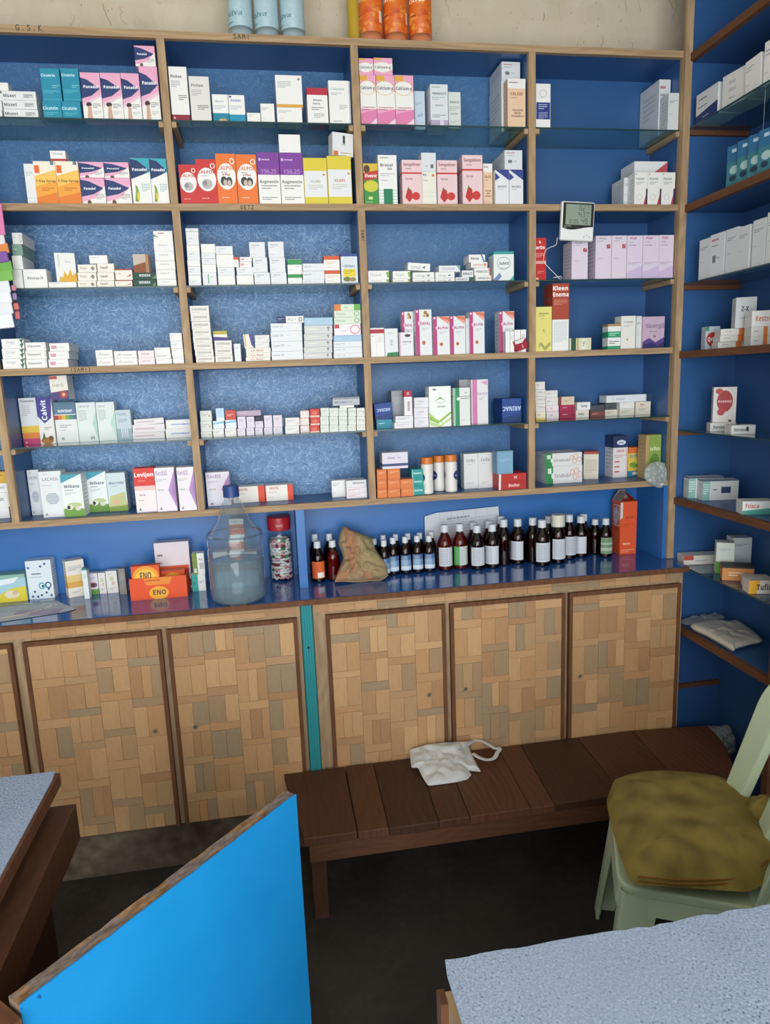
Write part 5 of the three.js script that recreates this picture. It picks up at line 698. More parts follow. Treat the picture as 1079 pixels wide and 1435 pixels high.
// orange-can bay, upper rows
view(490, 0, 3.9963); on('T', 'C');
row('clc', [[50, 150], [151, 255], [256, 359]], [418, 420, 422], 703, { labs: ['against the wooden divider', 'between its two twins', 'beside the pale blue carton'] }); row('clcS', [[43, 133], [135, 240]], [326, 324], 419, { up: 1, labs: ['stacked against the divider', 'stacked beside its twin'] });
put('pbl', 362, 422, 510, 705, { z: -0.05 }); put('man', 452, 551, 472, 705, { d: 0.085 }); put('anac', 553, 622, 515, 706, { z: -0.03 });
put('peach', 884, 985, 440, 708, { d: 0.04 }); stack(['greyw', 'greyw'], 848, 956, [690, 455, 346], { z: -0.058, d: 0.13 });
on('U', 'C');
put('emes', 76, 160, 915, 1143); put('bro', 161, 266, 868, 1147); put('straw', 294, 405, 895, 1147, { label: 'pale pink carton with strawberries beside the green-block carton' }); put('cream', 406, 486, 960, 1148); put('qr', 399, 483, 855, 958, { up: 1 });
put('straw', 490, 603, 897, 1148, { label: 'pale pink carton with strawberries between cream carton and its twin' }); put('straw', 632, 745, 868, 1148, { d: 0.085, label: 'taller pale pink strawberry carton beside the peach carton' }); put('peach', 747, 800, 916, 1148, { z: -0.03 });
row('navyx', [[815, 892], [893, 972]], 950, 1143, { labs: ['beside the peach carton', 'against the wooden divider'] }); put('greyw', 868, 967, 841, 948, { up: 1, d: 0.14 });
// corner bay, upper rows
view(730, 40, 3.9875); on('T', 'D');
put('nav', 83, 165, 308, 552); put('cwh', 842, 916, 360, 556, { d: 0.05 }); put('greyw', 816, 895, 286, 556, { z: -0.07, d: 0.13 });
on('U', 'D');
row('redc', [[634, 708], [709, 785], [786, 861]], 803, 979, { d: 0.045, labs: ['farthest from the corner post', 'between its two twins', 'against the corner post'] }); put('redw', 632, 817, 742, 970, { z: -0.058, d: 0.1 }); put('cwh', 574, 620, 832, 975, { z: -0.06, d: 0.09 });
view(730, 280, 4.691); on('V', 'D');
put('redon', 98, 166, 250, 525); row(['lil', 'lil', 'lil', 'lil2', 'lil2', 'lil2'], [[334, 440], [490, 594], [596, 694], [696, 799], [800, 905], [907, 1018]], [268, 236, 234, 234, 233, 231], [520, 516, 514, 512, 511, 509], { d: 0.075, labs: ['below the thermometer clock', 'across a gap from clock carton', 'beside the purple-named cartons', 'beside the red-squared cartons', 'between its two twins', 'against the corner post'] });
on('W', 'D');
put('lemon', 97, 203, 703, 992); put('enema', 206, 315, 549, 990, { d: 0.075 }); put('strp', 318, 462, 908, 990); put('grw', 571, 655, 815, 976); put('curam', 657, 753, 763, 974); put('cwh', 756, 792, 764, 970, { z: -0.02 }); put('siner', 795, 943, 767, 968);
// orange-can bay, second and third rows
view(500, 280, 4.15); on('V', 'C');
stack('leafT', 65, 190, [485, 460, 412]); stack('leafT', 207, 313, [485, 458, 414]); stack('jog', 325, 453, [483, 457, 421]); stack('jog', 455, 571, [482, 456, 420]); put('jog', 295, 425, 368, 414, { up: 1, rz: -0.07 });
put('mino', 575, 660, 450, 480); put('texa', 477, 602, 382, 419, { up: 1, d: 0.09 }); put('mino', 612, 684, 410, 448, { up: 1 });
stack(['mina', 'mina', 'kest', 'xen'], 690, 788, [476, 438, 395, 362, 318], { dx: -40 }); put('saheli', 796, 914, 300, 474);
on('W', 'C');
put('redcap', 80, 160, 745, 917); put('grfoot', 162, 240, 748, 915); put('fruit', 246, 330, 770, 914, { d: 0.03 }); put('alpB', 264, 330, 650, 912, { z: -0.05 });
put('alpB', 332, 437, 638, 912); row('alp', [[445, 541], [543, 632]], [678, 675], 908, { labs: ['beside the brown fruit carton', 'beside the thin white edge'] }); put('cwh', 633, 652, 690, 904, { z: -0.02 }); put('alp', 654, 743, 651, 904, { label: 'taller magenta-spined carton at the end of its row' }); put('alp', 827, 916, 648, 897, { z: -0.045, label: 'magenta-spined carton standing alone behind open white cartons' });
put('openw', 865, 915, 765, 892, { d: 0.03 }); put('openw', 917, 985, 755, 890, { d: 0.03 }); put('redlie', 940, 1032, 822, 886, { z: 0.0, d: 0.03, rz: 0.3, free: 1, ry: 0.2 }).position.y += 0.0085;
// pale-blue-can bay, second and third rows
view(240, 280, 3.7207); on('V', 'B');
stack(['losL', 'sqb', 'losL', 'sqb', 'losL', 'sqb', 'losL', 'losG'], 90, 159, [446, 416, 393, 347, 314, 268, 236, 186, 148].map((y) => y), { dx: -16 });
stack(['greenst', 'sqb', 'losL', 'losL', 'sqb'], 162, 238, [446, 378, 336, 308, 278, 230], { dx: -8 });
stack(['sqb', 'losL', 'sqb', 'losL'], 244, 335, [444, 395, 352, 285, 241], { dx: -14 }); stack(['sqb', 'losL'], 339, 431, [444, 393, 351], {});
put('orw', 322, 352, 298, 350, { up: 1 }); stack('pkd', 356, 421, [350, 322, 298], { up: 1 });
stack(['sqw', 'sqw', 'sqw'], 432, 517, [442, 379, 301, 220], { dx: -26 }); stack(['sqw', 'sqw', 'sqw'], 519, 603, [442, 379, 301, 218], { dx: -16 });
stack('gtop', 605, 682, [441, 388, 310]); stack('losC', 684, 800, [440, 414, 372, 332]); stack('orw', 801, 884, [440, 368, 292], { dx: -6 }); put('cefi', 885, 972, 280, 438);
on('W', 'B');
stack('bw', 126, 226, [847, 815, 781, 746, 710, 674, 634, 594, 552], { dx: -30 }); stack('bw', 229, 322, [845, 810, 771, 733], { dx: -6 }); put('purp', 219, 292, 683, 730, { up: 1 }); put('wt', 328, 363, 750, 840);
stack('nex', 388, 519, [840, 820, 798, 772]); put('purpS', 380, 430, 700, 770, { up: 1, rz: 0.06 }); stack('wsm', 436, 513, [770, 742, 705], { up: 1 });
stack('losC', 522, 688, [835, 790, 738, 684, 643], { dx: -6 }); put('dkb', 549, 595, 607, 640, { up: 1 }); put('whq', 597, 690, 606, 640, { up: 1 });
stack(['silv', 'silv', 'silv', 'silv', 'silv', 'pblu'], 690, 840, [832, 798, 766, 732, 698, 654, 614], { dx: 2 });
stack(['losC', 'losC', 'losC', 'pblu'], 845, 1000, [830, 800, 768, 738, 706]); stack(['pnk', 'cur', 'cur', 'orgr'], 848, 990, [706, 647, 612, 577, 544], { up: 1 });
// sachet bay, second and third rows
view(0, 270, 3.996); on('V', 'A');
stack(['sqb', 'sqb', 'grg', 'circ'], 66, 128, [521, 430, 352, 288, 224], { d: 0.12 }); put('prov', 131, 263, 428, 523); put('wl', 272, 428, 500, 522); put('sun', 303, 415, 337, 500, { up: 1, ry: 0.18, d: 0.05 });
stack('relp', 434, 541, [523, 494, 447, 402]); stack('swal', 543, 641, [523, 494, 447, 397]); put('wl', 500, 602, 350, 397, { up: 1 }); stack('redl', 643, 742, [522, 490, 427]);
stack('dgr', 745, 876, [521, 486, 448]); put('brn', 746, 839, 344, 447, { up: 1 }); stack(['paral', 'paral', 'paral', 'paral', 'paral', 'paralT'], 878, 991, [519, 487, 432, 384, 330, 274, 214], { dx: -22 });
on('W', 'A');
stack('leaf', 12, 141, [978, 930, 874, 818], { dx: -6 }); stack('flat2', 146, 265, [976, 932, 885, 838], { dx: -6 }); stack('pkd', 270, 385, [973, 932, 888, 842], { dx: 4, d: 0.12 });
stack('swsh', 538, 637, [964, 926, 881], { dx: -4 }); stack('swsh', 639, 771, [962, 926, 886], { dx: -4 }); stack('pkt', 774, 868, [960, 925, 884], { dx: -4 }); stack(['wl', 'flat2', 'wl'], 872, 965, [957, 930, 899, 867], { dx: -10 }); stack(['wl', 'wl', 'tealt', 'wl'], 966, 1038, [955, 915, 874, 831, 786], { dx: -16 });
// lower rows
view(0, 500, 3.7207); on('X', 'A');
put('trim', 65, 178, 215, 456); put('calv', 183, 280, 210, 450); put('novi', 287, 402, 235, 447); put('cds', 403, 505, 237, 441); put('cd', 507, 603, 235, 438); put('tuss', 606, 686, 276, 431); put('cran', 262, 355, 97, 222, { up: 1, z: -0.04, rz: 0.02, d: 0.075 });
stack('flatp', 690, 861, [428, 394, 352]); put('flatp', 694, 850, 322, 350, { up: 1, rz: 0.03, ry: 0.1 }); stack('flatb', 864, 1003, [423, 374, 327]);
on('Y', 'A');
put('lac', 132, 214, 590, 828, { label: 'tall white striped-globe carton half hidden behind its twin' }); put('lac', 213, 330, 596, 838, { d: 0.06, label: 'tall white striped-globe carton beside a cow carton' }); put('milk', 324, 434, 612, 836, { d: 0.08, label: 'green-footed cow carton beside the striped-globe cartons' }); put('milk', 452, 560, 598, 811, { label: 'green-footed cow carton beside the meadow carton' }); put('milkB', 561, 660, 604, 806);
put('levi', 702, 812, 580, 812); put('sedil', 812, 916, 577, 808, { label: 'white mauve-wedge carton beside the red-headed carton' }); put('sedil', 928, 1036, 574, 803, { label: 'white mauve-wedge carton against the divider beside its twin' });
on('Y', 'L'); stack(['wl', 'flat2', 'flat2'], -70, 52, [845, 785, 710, 660]); put('yelt', -70, 30, 600, 655, { up: 1 });
view(260, 500, 3.8536); on('X', 'B');
stack('grn0', 82, 146, [437, 405, 347, 291], { dx: -4 }); stack(['wsm', 'skyb'], 148, 210, [434, 388, 347]); put('skyt', 164, 209, 277, 345, { up: 1 }); stack(['wsm', 'skyb'], 213, 276, [432, 385, 340]); put('redsm', 215, 271, 288, 338, { up: 1 });
stack('mv', 280, 326, [429, 388, 323]); stack('mv', 328, 372, [426, 384, 323]); stack(['mv', 'mv', 'dks'], 374, 420, [422, 384, 348, 321]); stack('mv', 422, 470, [419, 382, 316]); stack('mv', 472, 524, [417, 380, 315]); put('mvf', 274, 407, 290, 320, { up: 1 }); put('mv', 504, 535, 334, 378, { up: 1 });
stack('wsm', 537, 616, [417, 373, 329]); stack(['rls', 'rls', 'rls'], 617, 669, [411, 369, 330, 290]); stack(['rlr', 'rlr', 'rlr'], 672, 725, [411, 369, 326, 281]); for (const [a, b] of [[727, 775], [776, 826], [827, 875], [876, 922], [923, 973]]) stack(a < 800 ? 'rlg' : 'grn0', a, b, [410 - (a - 727) * 0.02, 368, 322, 276]);
put('wl', 834, 912, 270, 315, { up: 1 }); put('grf', 794, 940, 217, 264, { up: 1 });
on('Y', 'B');
put('sedil', 113, 242, 622, 806); put('fen', 250, 428, 700, 788, { label: 'cream carton with orange ends behind the water bottle cap' }); put('fen', 430, 582, 692, 777, { label: 'cream carton with orange ends clear of the water bottle' }); put('wl', 790, 862, 667, 759); stack(['pksm', 'pksm', 'whbk'], 865, 991, [764, 733, 705, 666]);
view(510, 500, 4.316); on('X', 'C');
put('tealf', 76, 172, 378, 435); put('ari2', 68, 177, 279, 378, { up: 1, rz: 0.07, d: 0.05 }); stack('wfl', 179, 299, [434, 397, 358]); put('grb', 152, 242, 205, 357, { up: 1, z: -0.08, d: 0.06 }); put('hred', 243, 292, 204, 357, { up: 1, z: -0.02 }); stack('ppl', 302, 391, [428, 370, 308, 246]);
put('grwave', 391, 527, 178, 424); put('grst', 541, 643, 187, 418); put('pkst', 648, 751, 137, 409); put('grb', 577, 646, 138, 400, { z: -0.07, d: 0.06 }); put('ari', 835, 952, 252, 397, { d: 0.1 });
on('Y', 'C');
for (const [a, b, l] of [[79, 141, [855, 800, 745, 682]], [143, 222, [853, 798, 743, 676]], [223, 300, [850, 795, 740]]]) stack('orn', a, b, l, { dx: -3, d: 0.05 });
put('tert', 110, 266, 578, 672, { up: 1 }); stack('tlr', 296, 366, [837, 783, 732, 680], { dx: -8 }); row('cefz', [[604, 689], [691, 778]], [586, 580], [799, 794], { labs: ['beside the orange-lidded jars', 'beside the blue-grey carton'] }); stack(['rbr', 'rbru'], 812, 984, [803, 752, 706], { d: 0.09 }); put('bgr', 804, 902, 569, 692, { up: 1 });
view(730, 500, 4.691); on('X', 'D');
stack(['yq', 'ctr', 'ctr', 'ctr', 'wq'], 96, 164, [421, 360, 308, 260, 214, 164], { dx: -4 }); stack(['cpk', 'cpk', 'wq', 'wq'], 165, 251, [413, 364, 321, 268, 221], { dx: -8 }); stack(['mag', 'mag', 'crm'], 254, 357, [406, 360, 316, 262], { dx: -4 });
stack(['kid', 'tem'], 358, 448, [402, 350, 298], { dx: 10 }); stack(['rdb', 'gyb'], 455, 551, [394, 358, 318]); stack(['crw', 'gyb'], 553, 632, [390, 347, 303]); stack(['crw', 'wl'], 634, 746, [388, 341, 298]); put('rdm', 752, 852, 294, 382); put('lng', 562, 826, 250, 298, { up: 1, d: 0.06 }); put('upr', 878, 969, 245, 377, { d: 0.1 });
on('Y', 'D');
stack('eru', 160, 406, [832, 716, 632], { d: 0.115, dx: -4 }); put('medl', 430, 520, 622, 803, { ry: -0.35, d: 0.05 }); put('zed', 606, 702, 520, 781, { d: 0.07 }); put('lol', 704, 806, 594, 776); put('lolG', 820, 955, 512, 740, { z: -0.05 });
// on the worktop
view(0, 700, 3.7207); on('N', '');
BAY[''] = 'near the paper leaflet';
put('baby', -20, 136, 392, 536, { d: 0.06 }); put('dots', 140, 274, 317, 510, { d: 0.07 }); put('cror', 332, 428, 318, 488, { ry: 0.45, d: 0.045, z: -0.14 });
put('tls', 430, 458, 360, 481, { z: -0.1 }); put('eye', 459, 512, 385, 489); put('cdot', 514, 552, 382, 487); put('cdot', 554, 613, 372, 486); put('greyt', 618, 655, 360, 470, { z: -0.12 }); put('wl', 622, 668, 446, 486);
BAY[''] = 'behind the water bottle';
put('tlw', 1000, 1072, 390, 480); put('olv', 1002, 1066, 280, 388, { up: 1 });
// orange display tray with one small packet standing in it
{
  const zf = onY(ix(825), iy(517), C).z, a = onZ(ix(676), iy(462), zf), b = onZ(ix(975), iy(462), zf), h = onZ(ix(825), iy(405), zf).y - C, w = b.x - a.x;
  const t = thing('display_tray', 'open orange display tray with dark word on the worktop', 'tray', [(a.x + b.x) / 2, C, zf]);
  const f = mesh('front', cartonGeo('enoT', w, h, 0.002), card[DES.enoT.page], t); f.position.z = -0.001;
  const or = std({ color: '#d8501c', roughness: 0.55 }), dp = 0.1;
  mesh('bottom', boxGeo(-w / 2, w / 2, 0, 0.002, -dp, -0.002), or, t); mesh('rear', boxGeo(-w / 2, w / 2, 0.002, h * 1.15, -dp - 0.002, -dp), or, t);
  for (const s of [-1, 1]) mesh('side', boxGeo(s > 0 ? w / 2 - 0.002 : -w / 2, s > 0 ? w / 2 : -w / 2 + 0.002, 0.002, h, -dp, -0.002), or, t);
  lastZ = zf - 0.006; const q = (zx0, zx1, zy0, zy1, k, z, d, lab, y0) => { const A = onZ(ix(zx0), iy((zy0 + zy1) / 2), z), Bx = onZ(ix(zx1), iy((zy0 + zy1) / 2), z); return place(k, A.x, Bx.x, y0, onZ(ix((zx0 + zx1) / 2), iy(zy0), z).y, z, d, { free: 1, label: lab }); };
  q(684, 832, 345, 440, 'enoU', zf - 0.006, 0.03, 'small orange packet with yellow glow standing in the display tray', C + 0.0025);
  q(838, 965, 372, 420, 'eno', zf - 0.05, 0.04, 'orange packet lying at the back of the display tray', C + 0.0025);
  q(806, 988, 222, 362, 'pkbig', zf - 0.0985 - 0.01, 0.05, 'pale pink and white carton leaning behind the display tray', C + 0.0005);
}
// seen through the water bottle
view(260, 670, 3.5967); on('N', '');
BAY[''] = 'behind the water bottle';
for (const [a, b] of [[140, 215], [217, 292], [294, 362]]) put('tub', a, b, 372, 468, { z: -0.1, d: 0.05 });
stack('tubO', 220, 294, [372, 300, 205], { z: -0.1, d: 0.05, up: 1 });
// corner shelving: cartons whose long sides face the room
function corner(k, px, py, y, w, h, d, lab, o = {}) {      // px, py: the near lower corner nearest the shelf's front edge
  const p = o.x !== undefined ? onX(px, py, o.x) : onY(px, py, y), m = mesh(o.name ?? (h / w > 1.15 ? 'syrup_carton' : 'tablet_carton'), cartonGeo(k, w, h, d), card[DES[k].page]);
  const ry = o.ry ?? -Math.PI / 2; m.rotation.y = ry; m.rotation.z = o.rz ?? 0;
  // the printed face's middle sits at the pixel
  const n = V(Math.sin(ry), 0, Math.cos(ry)); m.position.set(p.x - n.x * d / 2, y + 0.0006 + (o.dy ?? 0), p.z - n.z * d / 2); m.position.x = Math.max(m.position.x, XS + 0.006 + (Math.abs(n.x) * d + Math.abs(n.z) * w) / 2); tag(m, lab, 'carton'); carts.push(m); return m;
}
const FX = XS + 0.012;
view(930, 0, 4.785);
{ const y = SG[0]; corner('cnvy', ix(285), iy(780), y, 0.12, 0.095, 0.09, 'white carton with navy foot on the top corner glass', { x: FX }); corner('cscr', ix(430), iy(694), y, 0.1, 0.1, 0.09, 'white carton with faint script on the top corner glass', { x: FX + 0.01, ry: -1.45 }).position.z = 0.214; corner('wl', ix(612), iy(555), y, 0.07, 0.1, 0.09, 'white carton tilted against its neighbour on the top corner glass', { x: FX + 0.01, rz: 0.05, dy: 0.003 }).position.z = 0.312; corner('wl', ix(712), iy(490), y, 0.06, 0.12, 0.09, 'large white carton farther along the top corner glass', { x: FX + 0.01, ry: -1.5 }).position.z = 0.388; }
for (let i = 0; i < 4; i++) corner('aqua', ix(468 + i * 72), iy(1210 - i * 33), SW[1], 0.06, 0.125, 0.03, 'slim carton with blue and green sea print on the corner shelf', { x: FX, ry: -1.35 });
view(930, 280, 4.2214);
for (const [i, x, y, h] of [[0, 235, 445, 0.135], [1, 310, 425, 0.14], [2, 395, 400, 0.14], [3, 465, 385, 0.135], [4, 555, 365, 0.14], [5, 640, 345, 0.15]]) corner(i === 1 ? 'greyw' : 'cwh', ix(x), iy(y), SG[1], i === 1 ? 0.078 : 0.058, h, 0.07, i === 1 ? 'broad white carton with red print line on the second corner glass' : 'tall white carton with grey heading on the second corner glass', { x: FX + 0.004 });
{ const y = SW[2]; let a = corner('gas', ix(445), iy(885), y, 0.14, 0.021, 0.06, 'flat white carton with orange band on the wooden corner shelf', { ry: -0.25, x: 1.86 }); const b = corner('gas', ix(455), iy(885), y, 0.14, 0.021, 0.06, 'flat white carton with orange band on the wooden corner shelf', { ry: -0.22, x: 1.86, dy: 0.0214 }), c = corner('gas', ix(460), iy(885), y, 0.14, 0.021, 0.06, 'flat white carton with orange band on the wooden corner shelf', { ry: -0.28, x: 1.86, dy: 0.0428 }); const zx = corner('zx', ix(475), iy(885), y, 0.064, 0.1, 0.055, 'grey-white carton with two bold letters on a flat stack', { ry: -0.4, x: 1.86, dy: 0.0642 });
  corner('qmt', ix(370), iy(885), y, 0.05, 0.08, 0.035, 'small carton with red cloud mark on the wooden corner shelf', { ry: -0.2, x: 1.83 }).position.z -= 0.08; for (let i = 0; i < 3; i++) corner(i === 2 ? 'kest' : 'gas', ix(600), iy(860), y, 0.09, i === 2 ? 0.05 : 0.03, 0.06, i === 2 ? 'flat white carton with orange corner on the wooden corner shelf' : 'orange-banded flat carton under another on the wooden corner shelf', { ry: -0.3, x: 1.86, dy: i * 0.0305 }); }
{ const y = SG[2]; corner('tin', ix(350), iy(1365), y, 0.085, 0.03, 0.05, 'flat white carton with dark lettering under the pomegranate box', { ry: -0.35, x: 1.85 }); corner('tin', ix(470), iy(1388), y, 0.08, 0.03, 0.05, 'flat white carton with dark lettering beside the pomegranate box', { ry: -0.2, x: 1.83 }); corner('pom', ix(355), iy(1330), y, 0.075, 0.125, 0.06, 'white carton with red pomegranate seeds on two flat cartons', { ry: -0.5, x: 1.86, dy: 0.0304 }); }
view(930, 600, 3.2617);
{ const y = SW[3]; const j2 = corner('jala', ix(272), iy(318), y, 0.13, 0.075, 0.05, 'long white carton with dark tag and pale green end', { ry: -0.2 }); j2.position.z = Math.max(j2.position.z, 0.105); j2.position.x = 1.888; const j1 = corner('jala', ix(272), iy(318), y, 0.13, 0.08, 0.05, 'long white carton with pale green end behind its twin', { ry: -0.2 }); j1.position.set(1.868, j2.position.y, j2.position.z - 0.058); corner('fri', ix(425), iy(395), y, 0.1, 0.045, 0.06, 'flat white and teal carton with red word on the corner shelf', { ry: -0.3, x: 1.82 }); }
{ const y = SG[3]; corner('rlong', ix(170), iy(600), y, 0.15, 0.035, 0.06, 'long flat white carton with red stripe on the lowest corner glass', { ry: -0.15, x: 1.86 }).position.z = 0.05; corner('dais', ix(280), iy(606), y, 0.06, 0.115, 0.05, 'white and green carton with daisy on the lowest corner glass', { ry: -0.5, x: 1.855 }); corner('cwh', ix(355), iy(600), y, 0.07, 0.12, 0.05, 'plain white upright carton beside the daisy carton', { ry: -0.2, x: 1.945 }); corner('oblk', ix(340), iy(660), y, 0.1, 0.05, 0.07, 'flat carton with orange panel and black border beside the daisy carton', { ry: -0.5, x: 1.84 }); corner('bord', ix(430), iy(690), y, 0.08, 0.035, 0.06, 'flat white carton beside the orange-panelled carton', { ry: -0.45, x: 1.84 }); corner('tuf', ix(440), iy(750), y, 0.1, 0.045, 0.05, 'flat white carton with yellow corner and black word on corner glass', { ry: -0.25, x: 1.81 }); }
// cartons that only their place tells apart share a group
{ const n = {}; carts.forEach((m) => (n[m.userData.label] ??= []).push(m)); for (const [l, a] of Object.entries(n)) if (a.length > 1) a.forEach((m) => { m.userData.group = 'matching cartons: ' + l; }); }

// ---------------------------------------------------------------- cans on top of the shelving
const byHeight = (g) => { g.computeBoundingBox(); const { min, max } = g.boundingBox, p = g.attributes.position, u = g.attributes.uv; for (let i = 0; i < u.count; i++) u.setY(i, (p.getY(i) - min.y) / (max.y - min.y)); return g; };
function wrapTex(bg, ops, w = 256, h = 256) { return canvasTex(w, h, (g) => { g.fillStyle = bg; g.fillRect(0, 0, w, h); ops(g, w, h); }); }
{
  const top = R1 + TH + 0.0006;
  const blueT = wrapTex('#a9c4cc', (g, w, h) => { for (let i = 0; i < 300; i++) { g.fillStyle = `rgba(${rnd() < 0.5 ? '220,236,238' : '120,160,176'},0.25)`; g.fillRect(rnd(0, w), rnd(0, h), rnd(2, 14), rnd(1, 4)); } for (const x of [w * 0.2, w * 0.7]) { g.strokeStyle = '#b8a878'; g.lineWidth = 3; g.beginPath(); g.ellipse(x, h * 0.62, 6, 15, 0, 0, 7); g.stroke(); g.fillStyle = '#4a7884'; g.font = 'italic bold 26px serif'; g.fillText('Silva', x - 8, h * 0.84); g.fillStyle = '#5a8088'; g.fillRect(x - 12, h * 0.93, 34, 4); } });
  const orT = wrapTex('#dd6a1e', (g, w, h) => { for (let i = 0; i < 70; i++) { g.fillStyle = ['rgba(240,170,60,0.5)', 'rgba(190,60,20,0.4)', 'rgba(250,200,120,0.35)'][i % 3]; g.beginPath(); g.ellipse(rnd(0, w), rnd(h * 0.3, h), rnd(4, 20), rnd(4, 14), rnd(0, 3), 0, 7); g.fill(); } for (const x of [w * 0.1, w * 0.6]) { g.fillStyle = '#f0e0d0'; g.fillRect(x, h * 0.66, 14, 46); g.fillStyle = '#fff0d8'; g.font = 'bold 22px sans-serif'; g.fillText('Citrus', x + 24, h * 0.5); g.fillStyle = '#8a2a14'; g.fillRect(x + 30, h * 0.7, 26, 5); } });
  const mk = (px, tex, base, lab, grp) => {
    const p = onZ(px, 48, -0.055), r = 0.0385, t = thing('drink_can', lab, 'can', [p.x, top, -0.055], 0, grp);
    mesh('body', byHeight(lathe([[0.0005, 0.03], [r, 0.03], [r, 0.19], [r * 0.96, 0.2], [0.02, 0.215], [0.0005, 0.215]], 32)), std({ map: tex, roughness: 0.35 }), t).rotation.y = rnd(0, 1);
    mesh('wrap_base', lathe([[0.0005, 0], [r * 0.94, 0], [r * 1.005, 0.008], [r * 1.008, 0.03], [0.0005, 0.0302]], 32), std({ color: base, roughness: 0.3 }), t);
    mesh('lid', lathe([[0.0005, 0.215], [0.021, 0.215], [0.021, 0.235], [0.0005, 0.238]], 24), std({ color: base, roughness: 0.4 }), t); return t;
  };
  [[338, 'farthest from the orange cans'], [374.5, 'between its two twins'], [411, 'closest to the orange cans']].forEach(([x, l]) => mk(x, blueT, '#93a7ae', 'pale blue printed can on the shelving, ' + l, 'pale blue cans on the shelving'));
  [[520, 'beside the yellow can'], [554.5, 'between its two twins'], [589, 'at the end away from the yellow can']].forEach(([x, l]) => mk(x, orT, '#c87a52', 'orange printed can on the shelving, ' + l, 'orange cans on the shelving'));
  const p = onZ(503, 48, -0.12), t = thing('drink_can', 'yellow can half hidden behind the orange cans', 'can', [p.x, top, -0.13]); mesh('body', lathe([[0.0005, 0], [0.036, 0], [0.036, 0.2], [0.0005, 0.2]], 28), std({ color: '#c9a62e', roughness: 0.35 }), t); mesh('lid', lathe([[0.0005, 0.2], [0.03, 0.2], [0.03, 0.212], [0.0005, 0.212]], 24), M.white, t);
}

